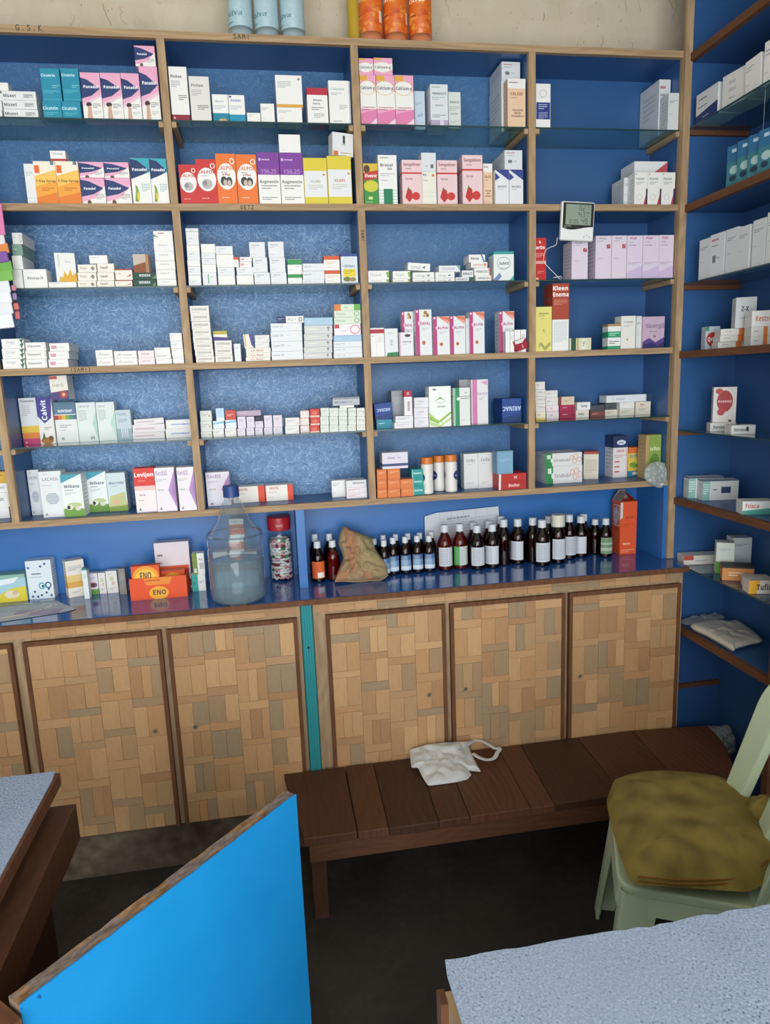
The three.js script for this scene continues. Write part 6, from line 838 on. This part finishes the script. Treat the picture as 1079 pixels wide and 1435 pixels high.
// ---------------------------------------------------------------- thermometer clock hung on the wooden edge
{
  const z = 0.012, a = onZ(785.5, 283, z), b = onZ(832, 283, z), c = onZ(782.5, 337, z), w = (b.x - a.x) * 1.0, h = (a.y - c.y) * 1.02;
  const t = thing('digital_thermometer', 'white digital thermometer clock hung over the upper shelf edge', 'thermometer', [(a.x + b.x) / 2 - 0.003, a.y - h, 0.0025], 0); t.rotation.z = -0.045;
  const body = rbox(w, h, 0.018, 0.006, 3); body.translate(0, h / 2, 0.009); mesh('case', body, M.white, t);
  const face = new THREE.Shape(), W2_ = w / 2 - 0.005; face.moveTo(-W2_, h * 0.32); face.bezierCurveTo(-W2_ * 0.3, h * 0.2, W2_ * 0.2, h * 0.36, W2_, h * 0.36); face.lineTo(W2_, h - 0.005); face.lineTo(-W2_, h - 0.005); face.closePath();
  const fg = new THREE.ExtrudeGeometry(face, { depth: 0.0012, bevelEnabled: false }); fg.translate(0, 0, 0.0178); mesh('face', fg, M.black, t);
  const lcd = canvasTex(512, 400, (g, W_, H_) => {
    g.fillStyle = '#8d9c8b'; g.fillRect(0, 0, W_, H_); g.fillStyle = '#2a332b';
    const seg = { 0: 'abcdef', 1: 'bc', 2: 'abged', 3: 'abgcd', 4: 'fgbc', 5: 'afgcd', 6: 'afgedc', 7: 'abc', 8: 'abcdefg', 9: 'abcdfg' };
    const dig = (d, x, y, w2, h2) => { const q = { a: [0.1, 0, 0.8, 0.09], g: [0.1, 0.46, 0.8, 0.09], d: [0.1, 0.91, 0.8, 0.09], f: [0, 0.05, 0.16, 0.42], b: [0.84, 0.05, 0.16, 0.42], e: [0, 0.53, 0.16, 0.42], c: [0.84, 0.53, 0.16, 0.42] }; for (const s of seg[d]) g.fillRect(x + q[s][0] * w2, y + q[s][1] * h2, q[s][2] * w2, q[s][3] * h2); };
    [[1, 220], [3, 270], [2, 340], [7, 405]].forEach(([d, x]) => dig(d, x, 20, 46, 100)); g.fillRect(325, 110, 8, 10); g.font = 'bold 34px sans-serif'; g.fillText('°C', 458, 50);
    [[1, 220], [4, 270], [3, 340], [7, 405]].forEach(([d, x]) => dig(d, x, 145, 46, 100)); g.fillRect(325, 235, 8, 10); g.fillText('°F', 458, 175);
    [[1, 40], [0, 90], [0, 165], [5, 215], [4, 320], [9, 390]].forEach(([d, x], i) => dig(d, x, i > 3 ? 270 : 290, i > 3 ? 52 : 38, i > 3 ? 105 : 85)); g.fillRect(145, 315, 7, 8); g.fillRect(145, 350, 7, 8);
  }, { repeat: false });
  const s = mesh('lcd_screen', new THREE.BoxGeometry(w * 0.76, h * 0.52, 0.0008), std({ map: lcd, roughness: 0.25 }), t); s.position.set(0, h * 0.66, 0.0194);
  const pt = canvasTex(512, 96, (g, W_, H_) => { g.fillStyle = '#1b1a18'; g.fillRect(0, 0, W_, H_); g.fillStyle = '#d8d8d4'; g.font = 'bold 30px sans-serif'; g.fillText('CLOCK HUMIDITY', 4, 36); g.fillText('HTC-2', 4, 80); }, { repeat: false });
  const q = mesh('printed_caption', new THREE.BoxGeometry(w * 0.44, h * 0.085, 0.0005), std({ map: pt, roughness: 0.5 }), t); q.position.set(-w * 0.2, h * 0.345, 0.0192);
  for (const [x, y] of [[0.28, 0.12], [0.2, 0.07], [0.36, 0.07]]) { const k = mesh('button', new THREE.CylinderGeometry(0.0035, 0.0035, 0.002, 14), std({ color: '#c4c6c8' }), t); k.rotation.x = Math.PI / 2; k.position.set(x * w, y * h + 0.004, 0.0185); }
  const hk = mesh('hook', boxGeo(-0.006, 0.006, h - 0.004, h + 0.004, -0.0018, 0.001), M.white, t);
  // probe lead
  const L1 = [[781, 333], [779, 343], [770, 347], [764, 352], [762, 366], [768, 374], [778, 384], [784, 391]].map(([x, y], i) => onZ(x, y, i < 1 ? 0.01 : 0.002 - Math.min(i, 4) * 0.0015));
  const cb = mesh('probe_lead', tube([...L1, onZ(787, 388, -0.03), onZ(775, 389, -0.045), onZ(786, 387, -0.06)].map((p) => V(p.x, Math.max(p.y, G2 + 0.0025), p.z)), 0.0011, 70, 6), M.white); tag(cb, 'thin white probe lead looping down from the thermometer clock', 'cable');
}

// ---------------------------------------------------------------- strips of sachets hanging beside the first bay
{
  const Z = 0.03, px = (x, y) => onZ(x, y, Z);
  const hang = (name, lab, list) => { const t = thing(name, lab, 'sachets'); for (const [nm, x0, y0, x1, y1, c, rz] of list) { const a = px(x0, y0), b = px(x1, y1), g = rbox(b.x - a.x, a.y - b.y, 0.008, 0.0035, 2); const m = mesh(nm, g, std({ color: c, roughness: 0.3 }), t); m.position.set((a.x + b.x) / 2, (a.y + b.y) / 2, Z + rnd(0, 0.006)); m.rotation.z = rz ?? 0; } return t; };
  hang('sachet_strip', 'strip of pink, orange, violet and green sachets hanging at the shelf edge', [['header_card', -34, 285, 9, 330, '#d878a8'], ['sachet', -34, 330, 9, 347, '#d8d6d4', 0.05], ['sachet', -34, 343, 14, 357, '#d8803a', 0.1], ['sachet', -34, 355, 14, 370, '#7a4a9a', 0.12], ['sachet', -34, 368, 19, 384, '#6aa840', 0.12], ['sachet', -34, 381, 20, 396, '#74b04a', 0.12]]);
  const t = hang('sachet_strip', 'strip of white sachets with a clear bag hanging below the green ones', [['sachet', -34, 396, 16, 412, '#dfe2e6', 0.1], ['sachet', -34, 411, 18, 427, '#e4e6ea', 0.1], ['sachet', -34, 426, 20, 442, '#dfe2e6', 0.1], ['sachet', -34, 441, 21, 461, '#e6e8ea', 0.08]]);
  hang('sweet_strip', 'strip of small pink sweets hanging behind the white sachets', [['sweet', 14, 399, 22, 407, '#c87a90'], ['sweet', 15, 410, 23, 420, '#8a78a8'], ['sweet', 17, 424, 26, 434, '#c86a58'], ['sweet', 18, 435, 27, 447, '#c05a60']]).position.z = -0.014;
}

// ---------------------------------------------------------------- jars with orange lids on the bottom shelf
view(510, 500, 4.316);
{
  const lab = wrapTex('#e4e0da', (g, w, h) => { g.fillStyle = '#2c3a74'; for (const x of [w * 0.25, w * 0.75]) { g.beginPath(); g.ellipse(x, h * 0.45, 34, 40, 0, 0, 7); g.fill(); g.fillStyle = '#e8e4e0'; g.font = 'bold 20px sans-serif'; g.textAlign = 'center'; g.fillText('Calci', x, h * 0.48); g.fillStyle = '#2c3a74'; } });
  for (const [x0, x1, yT, yB, zz] of [[346, 434, 612, 806, -0.02], [424, 500, 602, 790, -0.07], [492, 578, 596, 786, -0.03]]) {
    const f = onY(ix((x0 + x1) / 2), iy(yB), R4), z = zz, r = 0.0225, a = onZ(ix((x0 + x1) / 2), iy((yT + yB) / 2), z), h = onZ(ix((x0 + x1) / 2), iy(yT), z).y - R4;
    const t = thing('tablet_jar', 'white jar with ribbed orange lid beside the teal cartons', 'jar', [a.x, R4 + 0.0005, z - r], rnd(-0.6, 0.6), 'white jars with orange lids');
    mesh('body', byHeight(lathe([[0.0005, 0], [r - 0.002, 0], [r, 0.003], [r, h * 0.8], [r * 0.9, h * 0.83], [0.0005, h * 0.83]], 28)), std({ map: lab, roughness: 0.4 }), t);
    const lg = new THREE.CylinderGeometry(r * 0.98, r, h * 0.17, 40); const q = lg.attributes.position; for (let i = 0; i < q.count; i++) { const an = Math.atan2(q.getZ(i), q.getX(i)), k = 1 + 0.015 * Math.cos(an * 20); q.setX(i, q.getX(i) * k); q.setZ(i, q.getZ(i) * k); } lg.translate(0, h * 0.83 + h * 0.085, 0); mesh('lid', lg, std({ color: '#d8782a', roughness: 0.45 }), t);
  }
}

// ---------------------------------------------------------------- water bottle, sweet jar
{
  const f = onY(333, 849, C), r = 0.094, cxp = onZ(333, 800, f.z - r).x, zc = 0.062, h = onZ(333, 684, zc).y - C - 0.0005, cap = 0.038;
  const t = thing('water_bottle', 'big clear water bottle with blue cap, part full, on the worktop', 'bottle', [cxp, C + 0.0006, zc]);
  const H0 = h - 0.012, prof = [[0.0005, 0.006], [0.06, 0.004], [0.08, 0.0], [r - 0.004, 0.012], [r, 0.03], [r, 0.38 * h], [r - 0.004, 0.395 * h], [r, 0.41 * h], [r, 0.48 * h], [r - 0.004, 0.495 * h], [r, 0.51 * h], [r, 0.58 * h], [r - 0.004, 0.595 * h], [r, 0.61 * h], [r, 0.23], [r - 0.003, 0.24], [r - 0.012, 0.252], [0.055, 0.283], [0.034, Math.max(0.87 * h, 0.3)], [0.025, Math.max(0.9 * h, 0.31)], [0.023, H0]];
  mesh('body', lathe(prof, 48), phys({ color: '#e8f0f2', roughness: 0.06, transmission: 0.93, thickness: 0, ior: 1.45 }), t);
  const wl = 0.36 * h, wr = r - 0.0025; mesh('water', lathe([[0.0005, 0.008], [0.06, 0.007], [0.08, 0.005], [wr - 0.004, 0.014], [wr, 0.03], [wr, wl], [0.0005, wl]], 48), phys({ color: '#c6dae4', roughness: 0.08, transmission: 0.8, thickness: 0, ior: 1.33 }), t);
  const cg = new THREE.CylinderGeometry(0.0255, 0.0265, cap, 48), q = cg.attributes.position; for (let i = 0; i < q.count; i++) { const an = Math.atan2(q.getZ(i), q.getX(i)), k = 1 + 0.02 * Math.cos(an * 24); q.setX(i, q.getX(i) * k); q.setZ(i, q.getZ(i) * k); } cg.translate(0, H0 - 0.012 + cap / 2 - 0.004, 0); mesh('cap', cg, std({ color: '#24407e', roughness: 0.45 }), t);
}
{
  const f = onY(394, 813, C), r = 0.046, zc = Math.max(f.z, -0.11) - r, p = onZ(393, 770, zc), h = onZ(391, 723, zc).y - C;
  const t = thing('sweet_jar', 'clear jar of wrapped sweets with a red lid', 'jar', [p.x, C + 0.0006, zc]);
  mesh('glass_body', lathe([[0.0005, 0.004], [r - 0.008, 0.0], [r - 0.002, 0.006], [r, 0.02], [r, h * 0.7], [r - 0.006, h * 0.77], [r - 0.01, h * 0.8]], 36), phys({ color: '#f2f4f4', roughness: 0.04, transmission: 1, thickness: 0, ior: 1.45 }), t);
  const lid = mesh('lid', lathe([[0.0005, h], [r - 0.006, h], [r - 0.003, h - 0.004], [r - 0.002, h * 0.8], [r - 0.006, h * 0.79], [0.0005, h * 0.79]], 40), std({ color: '#b02028', roughness: 0.35 }), t);
  const lt = canvasTex(256, 64, (g) => { g.fillStyle = '#b02028'; g.fillRect(0, 0, 256, 64); g.fillStyle = '#e0a8a0'; g.font = 'bold italic 34px sans-serif'; g.textAlign = 'center'; g.fillText('Candy', 128, 44); });
  const lb = new THREE.CylinderGeometry(r - 0.0018, r - 0.0018, h * 0.1, 20, 1, true, -0.8, 1.6); lb.translate(0, h * 0.88, 0); mesh('lid_print', lb, std({ map: lt, roughness: 0.4 }), lid);
  const cols = ['#e8e6e2', '#e2dedc', '#3f8a56', '#d2949c', '#8a2f38', '#e6e2d8', '#e9e7e4', '#d8c8b8', '#e9e9e9', '#f0efec'];
  const sg = new THREE.CapsuleGeometry(0.0052, 0.012, 4, 8), sm = cols.map((c) => std({ color: c, roughness: 0.4 }));
  let n = 0; for (let ly = 0; ly < 15; ly++) for (let k = 0; k < 17; k++) {
    const an = k / 12 * 6.283 + ly * 0.5, rr = k < 12 ? r - 0.012 : r * 0.36, m = mesh('wrapped_sweet', sg, sm[Math.floor(rnd(0, cols.length - 0.01))]);
    m.position.set(p.x + Math.cos(an) * rr, C + 0.013 + ly * 0.0102, zc + Math.sin(an) * rr); m.rotation.set(rnd(-0.4, 0.4), -an, rnd(0.9, 1.9) * (rnd() < 0.5 ? 1 : -1)); m.rotation.order = 'YXZ'; m.rotation.y = -an + Math.PI / 2; tag(m, 'small wrapped sweet inside the red-lidded jar', 'sweet', 'wrapped sweets in the jar');
  }
}

// ---------------------------------------------------------------- brown medicine bottles
const amber = phys({ color: '#b4541e', roughness: 0.05, transmission: 1, thickness: 0, ior: 1.5 }), syrup = std({ color: '#1d0d08', roughness: 0.3 }), litSyrup = std({ color: '#9c5a30', roughness: 0.3 }), capM = std({ color: '#d6dade', roughness: 0.4 }), creamCap = std({ color: '#d8d4c4', roughness: 0.45 });  // the redder syrup is lighter to paint in light falling on some bottles
const labelTex = (bg, ops) => std({ roughness: 0.6, map: canvasTex(192, 128, (g, w, h) => { g.fillStyle = bg; g.fillRect(0, 0, w, h); ops(g, w, h); }) });
const fine = (c) => (g, w, h) => { for (let y = 12; y < h - 8; y += 11) L(0.12, y / h, 0.76, 1, 0.035, c).f(g, w, h); };
const LB = { white: labelTex('#cfd2d8', fine('#8a90a0')), blue: labelTex('#7d9cbc', (g, w, h) => { g.fillStyle = '#4d6e9a'; g.fillRect(0, 0, w, 40); g.fillStyle = '#d4dde8'; g.fillRect(0, 92, w, 30); fine('#c8d4e2')(g, w, h); }), green: labelTex('#c8d0cc', (g, w, h) => { g.fillStyle = '#4aa04a'; g.fillRect(0, 0, 70, h); fine('#8a9a90')(g, w, h); }), gr2: labelTex('#7f9a78', (g, w, h) => { g.fillStyle = '#c2cebc'; g.fillRect(0, 40, w, 14); g.fillRect(0, 80, w, 26); fine('#4a6a48')(g, w, h); }), orange: labelTex('#d8622a', (g, w, h) => { fine('#a83c14')(g, w, h); g.fillStyle = '#e8e4de'; g.fillRect(80, 82, 90, 40); }) };
const BN = { white: 'plain white label', blue: 'blue label', green: 'green and white label', gr2: 'green striped label', orange: 'orange label' };
const stood = [];
function bottle(px, pyTop, pyBot, wpx, lb, o = {}) {
  const f = onY(px, pyBot, C); let z = o.z ?? Math.max(-0.12, Math.min(0.05, f.z)); const r = (onZ(px + wpx / 2, pyBot, z).x - onZ(px - wpx / 2, pyBot, z).x) / 2; z = Math.max(z - r, -D + r + 0.004);
  { const free = (q) => { const x = onZ(px, (pyTop + pyBot) / 2, q).x; return q > -D + r + 0.003 && stood.every(([a, b, c]) => Math.hypot(a - x, b - q) > c + r + 0.0008); }; for (let i = 0; i < 60; i++) { const q = z + (i < 30 ? -i : i - 30) * 0.003; if (q < z + 0.045 && free(q)) { z = q; break; } } }
  const p = onZ(px, (pyTop + pyBot) / 2, z), h = onZ(px, pyTop, z).y - C, k = o.cap ?? 1; stood.push([p.x, z, r]);
  const t = thing('medicine_bottle', o.label ?? (lb ? `brown glass medicine bottle with white cap and ${BN[lb]}` : 'brown glass medicine bottle whose label faces away'), 'bottle', [p.x, C + 0.0006, z], o.turn ?? 0, o.group);
  mesh('glass_body', lathe([[0.0005, 0.002], [r * 0.85, 0], [r, 0.004], [r, h * 0.56], [r * 0.93, h * 0.65], [r * 0.55, h * 0.79], [r * 0.42, h * 0.84], [r * 0.42, h * 0.9], [0.0005, h * 0.9]], 28), amber, t);
  mesh('contents', lathe([[0.0005, 0.004], [r * 0.8, 0.0035], [r * 0.93, 0.006], [r * 0.93, h * 0.55], [r * 0.86, h * 0.63], [r * 0.5, h * 0.76], [0.0005, h * 0.76]], 24), o.lit ? litSyrup : syrup, t);
  const cg = new THREE.CylinderGeometry(r * 0.5 * k, r * 0.52 * k, h * 0.16 * (k > 1 ? 1.5 : 1), 30), q = cg.attributes.position; for (let i = 0; i < q.count; i++) { const an = Math.atan2(q.getZ(i), q.getX(i)), s = 1 + 0.02 * Math.cos(an * 15); q.setX(i, q.getX(i) * s); q.setZ(i, q.getZ(i) * s); } cg.translate(0, h * 0.92 - (k > 1 ? h * 0.03 : 0), 0); mesh('cap', cg, k > 1 ? creamCap : capM, t);
  if (lb) { const lg = new THREE.CylinderGeometry(r + 0.0004, r + 0.0004, h * 0.42, 26, 1, true, -1.15, 2.3); lg.translate(0, h * 0.31, 0); mesh('paper_label', lg, LB[lb], t).rotation.y = o.lturn ?? 0; }
  return t;
}
view(260, 670, 3.5967);
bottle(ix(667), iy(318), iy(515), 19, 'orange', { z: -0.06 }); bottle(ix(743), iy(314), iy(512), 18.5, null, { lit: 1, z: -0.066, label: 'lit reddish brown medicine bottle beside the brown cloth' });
for (const [x, y] of [[655, 282], [728, 280]]) bottle(ix(x), iy(y), iy(470), 17, null, { z: -0.125, label: 'brown medicine bottle behind the orange-labelled one', group: 'bottles behind the orange label' });
view(510, 670, 4.316);
for (const [x, t, b] of [[62, 368, 540], [122, 376, 552], [176, 360, 532], [250, 355, 536], [322, 348, 528], [394, 348, 528]]) bottle(ix(x), iy(t), iy(b), 15.5, 'blue', { label: 'small brown bottle with blue label and white cap on the worktop', group: 'blue-labelled bottles', z: x === 122 ? -0.055 : x === 62 ? -0.12 : -0.075 });
for (const [x, t] of [[118, 345], [192, 340], [266, 335], [337, 331], [407, 324]]) bottle(ix(x), iy(t), iy(510), 15, null, { z: -0.125, label: 'small brown bottle in the row behind the blue-labelled bottles', group: 'bottles behind the blue labels' });
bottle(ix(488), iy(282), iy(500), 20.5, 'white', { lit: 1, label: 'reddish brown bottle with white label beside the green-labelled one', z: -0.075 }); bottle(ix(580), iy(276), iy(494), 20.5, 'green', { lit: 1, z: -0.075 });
bottle(ix(684), iy(286), iy(512), 20, 'white', { z: -0.05, label: 'dark bottle with full white label in front of another bottle' }); bottle(ix(776), iy(279), iy(502), 20, 'white', { lturn: -0.5, z: -0.055, label: 'dark bottle with white label turned to one side' });
bottle(ix(845), iy(250), iy(472), 20, null, { z: -0.07, label: 'dark bottle with no label showing between white labels' }); bottle(ix(930), iy(247), iy(464), 20, 'white', { lturn: -0.7, z: -0.07, label: 'dark bottle with narrow strip of white label' }); bottle(ix(1020), iy(240), iy(462), 20, null, { z: -0.085, label: 'tall dark bottle without label beside the narrow-labelled one' });
for (const [x, t] of [[662, 268], [756, 260], [828, 231]]) bottle(ix(x), iy(t), iy(480), 19, null, { z: -0.115, label: 'dark bottle standing behind white-labelled bottles', group: 'bottles behind the white labels' });
view(730, 670, 4.691);
bottle(ix(78), iy(262), iy(500), 20, null, { z: -0.075, label: 'dark bottle just behind the broad white label' }); bottle(ix(138), iy(275), iy(522), 21, 'white', { z: -0.045, label: 'dark bottle with broad white label beside the cream-capped bottle' });
 bottle(ix(243), iy(243), iy(528), 20, 'white', { cap: 1.75, z: -0.04, label: 'dark bottle with large cream cap and white label' });
bottle(ix(316), iy(240), iy(492), 19, 'white', { lturn: 0.3, z: -0.09, label: 'dark bottle with white label behind the cream-capped one' }); bottle(ix(393), iy(250), iy(495), 21, 'white', { lturn: -0.8, z: -0.06, label: 'dark bottle with label on one flank near the green label' }); bottle(ix(410), iy(237), iy(465), 18, null, { z: -0.125, label: 'dark bottle peeping out behind its twin' });
bottle(ix(486), iy(270), iy(482), 17.5, null, { z: -0.075, label: 'short dark bottle next to the green striped label' }); bottle(ix(556), iy(265), iy(478), 17.5, 'gr2', { z: -0.075 });
bottle(ix(180), iy(250), iy(470), 18, null, { z: -0.12, label: 'dark bottle behind the cream-capped bottle' });
// tall orange carton with torn open top
{
  const f = onY(ix(700), iy(482), C), z = Math.max(-0.1, f.z), a = onZ(ix(652), iy(320), z), b = onZ(ix(760), iy(320), z), h = onZ(ix(705), iy(155), z).y - C, w = b.x - a.x, d = 0.07;
  const t = thing('sachet_carton', 'tall orange carton torn open at the top beside the bottles', 'carton', [(a.x + b.x) / 2, C + 0.0006, z - d / 2]), or = card[DES.orc.page], sideM = std({ color: '#c8481f', roughness: 0.55 }), ins = std({ color: '#a89888', roughness: 0.8 });
  const bd = mesh('body', cartonGeo('orc', w, h, d), or, t);
  const pic = canvasTex(128, 160, (g) => { g.fillStyle = '#c8481f'; g.fillRect(0, 0, 128, 160); g.fillStyle = '#b4b0aa'; g.beginPath(); g.ellipse(70, 70, 42, 56, 0.2, 0, 7); g.fill(); for (let i = 0; i < 260; i++) { g.fillStyle = i % 2 ? '#7d7a78' : '#d8d6d2'; g.fillRect(70 + rnd(-34, 34), 70 + rnd(-46, 46), 4, 4); } g.strokeStyle = '#e0dcd6'; g.lineWidth = 5; g.strokeRect(30, 8, 90, 122); });
  const pg = mesh('side_print', new THREE.BoxGeometry(0.001, h * 0.5, d * 0.86), std({ map: pic, roughness: 0.5 }), t); pg.position.set(-w / 2 - 0.0006, h * 0.7, 0);
  const flap = (pts, m) => { const g = new THREE.BufferGeometry(), v = pts.flat(); g.setAttribute('position', new THREE.Float32BufferAttribute(v, 3)); g.setIndex(pts.length === 4 ? [0, 1, 2, 0, 2, 3] : [0, 1, 2]); g.computeVertexNormals(); const q = mesh('flap', g, m, t); return q; };
  const dm = std({ color: '#8f8078', roughness: 0.8, side: THREE.DoubleSide });
  flap([[-w / 2, h, d / 2], [-w / 2, h, -d / 2], [-w * 0.1, h + 0.035, -d * 0.3], [-w * 0.05, h + 0.03, d * 0.2]], dm); flap([[w / 2, h, d / 2], [w / 2, h, -d / 2], [w * 0.1, h + 0.036, -d * 0.3], [w * 0.12, h + 0.026, d * 0.2]], std({ color: '#b0482a', roughness: 0.7, side: THREE.DoubleSide })); flap([[-w / 2, h, -d / 2], [w / 2, h, -d / 2], [w * 0.2, h + 0.04, -d * 0.36], [-w * 0.2, h + 0.04, -d * 0.36]], dm);
}
// paper sheet leaning behind the bottles; leaflets on the worktop
{
  view(510, 670, 4.316);
  const z = -D + 0.014, P0 = [[366, 232], [436, 210], [812, 170], [818, 250], [790, 340], [368, 345]].map(([x, y]) => onZ(ix(x), iy(y), z)); const s = new THREE.Shape(); P0.forEach((p, i) => i ? s.lineTo(p.x, Math.max(p.y, C + 0.01)) : s.moveTo(p.x, Math.max(p.y, C + 0.01)));
  const low = C + 0.0008; const s2 = new THREE.Shape(); [P0[0], P0[1], P0[2], P0[3]].forEach((p, i) => i ? s2.lineTo(p.x, p.y) : s2.moveTo(p.x, p.y)); s2.lineTo(P0[3].x, low); s2.lineTo(P0[0].x, low); s2.closePath();
  const g = new THREE.ExtrudeGeometry(s2, { depth: 0.0012, bevelEnabled: false }), uv = g.attributes.uv, pp = g.attributes.position, e = DES.bookl.front; const x0 = P0[0].x, x1 = P0[2].x; for (let i = 0; i < uv.count; i++) uv.setXY(i, e[0] + (e[2] - e[0]) * Math.min(1, Math.max(0, (pp.getX(i) - x0) / (x1 - x0))), e[1] + (e[3] - e[1]) * Math.min(1, Math.max(0, (pp.getY(i) - low) / 0.16)));
  g.translate(0, 0, z); tag(mesh('paper_sheet', g, card[DES.bookl.page]), 'folded white paper sheet with fine print behind the brown bottles', 'paper');
  view(0, 700, 3.7207);
  const leaf = (pts, y, lab) => { const q = pts.map(([x, yy]) => onY(ix(x), iy(yy), y)); const sh = new THREE.Shape(); q.forEach((p, i) => i ? sh.lineTo(p.x, -p.z) : sh.moveTo(p.x, -p.z)); const gg = new THREE.ExtrudeGeometry(sh, { depth: 0.0012, bevelEnabled: false }), u = gg.attributes.uv, f = DES.leafl.front, bx = new THREE.Box2().setFromPoints(q.map((p) => new THREE.Vector2(p.x, -p.z))); for (let i = 0; i < u.count; i++) u.setXY(i, f[0] + (f[2] - f[0]) * (u.getX(i) - bx.min.x) / (bx.max.x - bx.min.x), f[1] + (f[3] - f[1]) * (u.getY(i) - bx.min.y) / (bx.max.y - bx.min.y)); gg.rotateX(-Math.PI / 2); gg.translate(0, y, 0); tag(mesh('leaflet', gg, card[DES.leafl.page]), lab, 'leaflet'); };
  leaf([[-120, 600], [270, 519], [398, 573], [330, 590], [-60, 650]], C + 0.0006, 'printed leaflet lying flat on the blue worktop');
  leaf([[-120, 585], [150, 540], [300, 548], [120, 600], [-60, 630]], C + 0.0022, 'second printed leaflet lying upon the first');
}
// brown cloth thrown over the bottles
{
  view(260, 670, 3.5967);
  const A = onY(ix(880), iy(520), C + 0.004), n = V(0, 0.45, 0.89).normalize(), k = n.dot(A), pl = (x, y) => onPlane(ix(x), iy(y), n, k);
  const P0 = [[796, 240], [840, 262], [935, 300], [958, 360], [1012, 438], [1020, 488], [985, 512], [930, 516], [860, 522], [800, 518], [752, 520], [768, 470], [795, 400], [770, 330], [778, 280]].map(([x, y]) => pl(x, y));
  const m = std({ roughness: 0.95, side: THREE.DoubleSide, map: canvasTex(256, 256, (g, w, h) => { g.fillStyle = '#a08a66'; g.fillRect(0, 0, w, h); for (let i = 0; i < 40; i++) { g.fillStyle = ['rgba(170,104,76,0.5)', 'rgba(118,118,78,0.5)', 'rgba(130,92,70,0.5)'][i % 3]; g.beginPath(); g.ellipse(rnd(0, w), rnd(0, h), rnd(10, 34), rnd(6, 24), rnd(0, 3), 0, 7); g.fill(); } for (let i = 0; i < 5000; i++) { g.fillStyle = `rgba(${rnd() < 0.5 ? '50,38,26' : '170,150,120'},0.14)`; g.fillRect(rnd(0, w), rnd(0, h), 2, 1); } }) });
  const c = thing('cleaning_cloth', 'crumpled brown cloth heaped against the bottles', 'cloth'); mesh('folds', pillow(P0, 0.03, 0.004, { crumple: 0.012, freq: 24, rings: 28, seg: 150, sharp: true, seedz: 3, folds: 0.02, nf: 6 }), m, c);
  const hem = tube(P0.slice(5, 11).map((p) => V(p.x, Math.max(p.y, C + 0.004), p.z + 0.003)), 0.0025, 40, 6); mesh('hem', hem, m, c);
}
// clear plastic bundle at the end of the bottom shelf; wrapped sheets and bags in the corner unit
const clear = phys({ color: '#dde4e2', roughness: 0.22, transmission: 0.65, thickness: 0, side: THREE.DoubleSide });
{
  view(730, 500, 4.691);
  const P0 = [[815, 740], [850, 700], [900, 688], [945, 700], [960, 750], [955, 820], [925, 862], [890, 858], [850, 840], [812, 800]].map(([x, y]) => onZ(ix(x), iy(y), 0.008));
  tag(mesh('plastic_bundle', pillow(P0, 0.016, 0.006, { crumple: 0.012, freq: 40, rings: 18, seg: 90, sharp: true }), clear), 'crumpled clear plastic bundle hanging at the shelf end', 'plastic bag');
}
{
  view(930, 600, 3.2617);
  const y = SW[4] + 0.012, P0 = [[104, 905], [200, 880], [300, 885], [345, 885], [450, 965], [400, 985], [330, 1005], [265, 1022], [215, 990], [150, 945]].map(([x, yy]) => onY(ix(x), iy(yy), y + 0.008)); P0.forEach((p) => { p.x = Math.min(Math.max(p.x, XS + 0.01), XD - 0.02); });
  tag(mesh('wrapped_pack', pillow(P0, 0.016, 0.016, { crumple: 0.004, freq: 25, pw: 7 }), phys({ color: '#c9c2b4', roughness: 0.35, clearcoat: 0.4 })), 'flat off-white pack in plastic on the low corner shelf', 'pack');
  const Q0 = [[80, 880], [130, 858], [200, 848], [262, 850], [278, 870], [200, 880], [110, 900]].map(([x, yy]) => onY(ix(x), iy(yy), SW[4] + 0.006)); Q0.forEach((p) => { p.x = Math.min(Math.max(p.x, XS + 0.012), XD - 0.02); p.z = Math.max(p.z, 0.016); });
  tag(mesh('plastic_bundle', pillow(Q0, 0.014, 0.004, { crumple: 0.006, freq: 40 }), clear), 'clear plastic sheet folded behind the off-white pack', 'plastic bag');
  view(930, 800, 4.349);
  const b = thing('plastic_bag', 'clear plastic bag stuffed under the low corner shelf', 'plastic bag');
  const R0 = [[190, 985], [235, 945], [330, 945], [440, 940], [440, 1080], [400, 1130], [330, 1120], [260, 1095], [215, 1040]].map(([x, yy]) => onPlane(ix(x), iy(yy), V(0, 0.5, 0.87).normalize(), V(0, 0.5, 0.87).normalize().dot(V(1.9, 0.2, 0.16)))); R0.forEach((p) => { p.x = Math.min(p.x, XD - 0.03); });
  mesh('film', pillow(R0, 0.04, 0.02, { crumple: 0.02, freq: 22, rings: 18 }), phys({ color: '#b9bdbd', roughness: 0.25, transmission: 0.4, thickness: 0, side: THREE.DoubleSide }), b);
}
{ // thin cord hanging in the corner unit
  const a = V(XS + 0.03, SG[0] - 0.006, 0.36); tag(mesh('hanging_cord', tube([[a.x, a.y, a.z], [a.x + 0.003, a.y - 0.1, a.z - 0.004], [a.x, a.y - 0.19, a.z - 0.006]], 0.0007, 16, 6), std({ color: '#9aa0a0' })), 'thin pale cord hanging from the top corner glass', 'cord');
}

renderer.render(scene, camera);
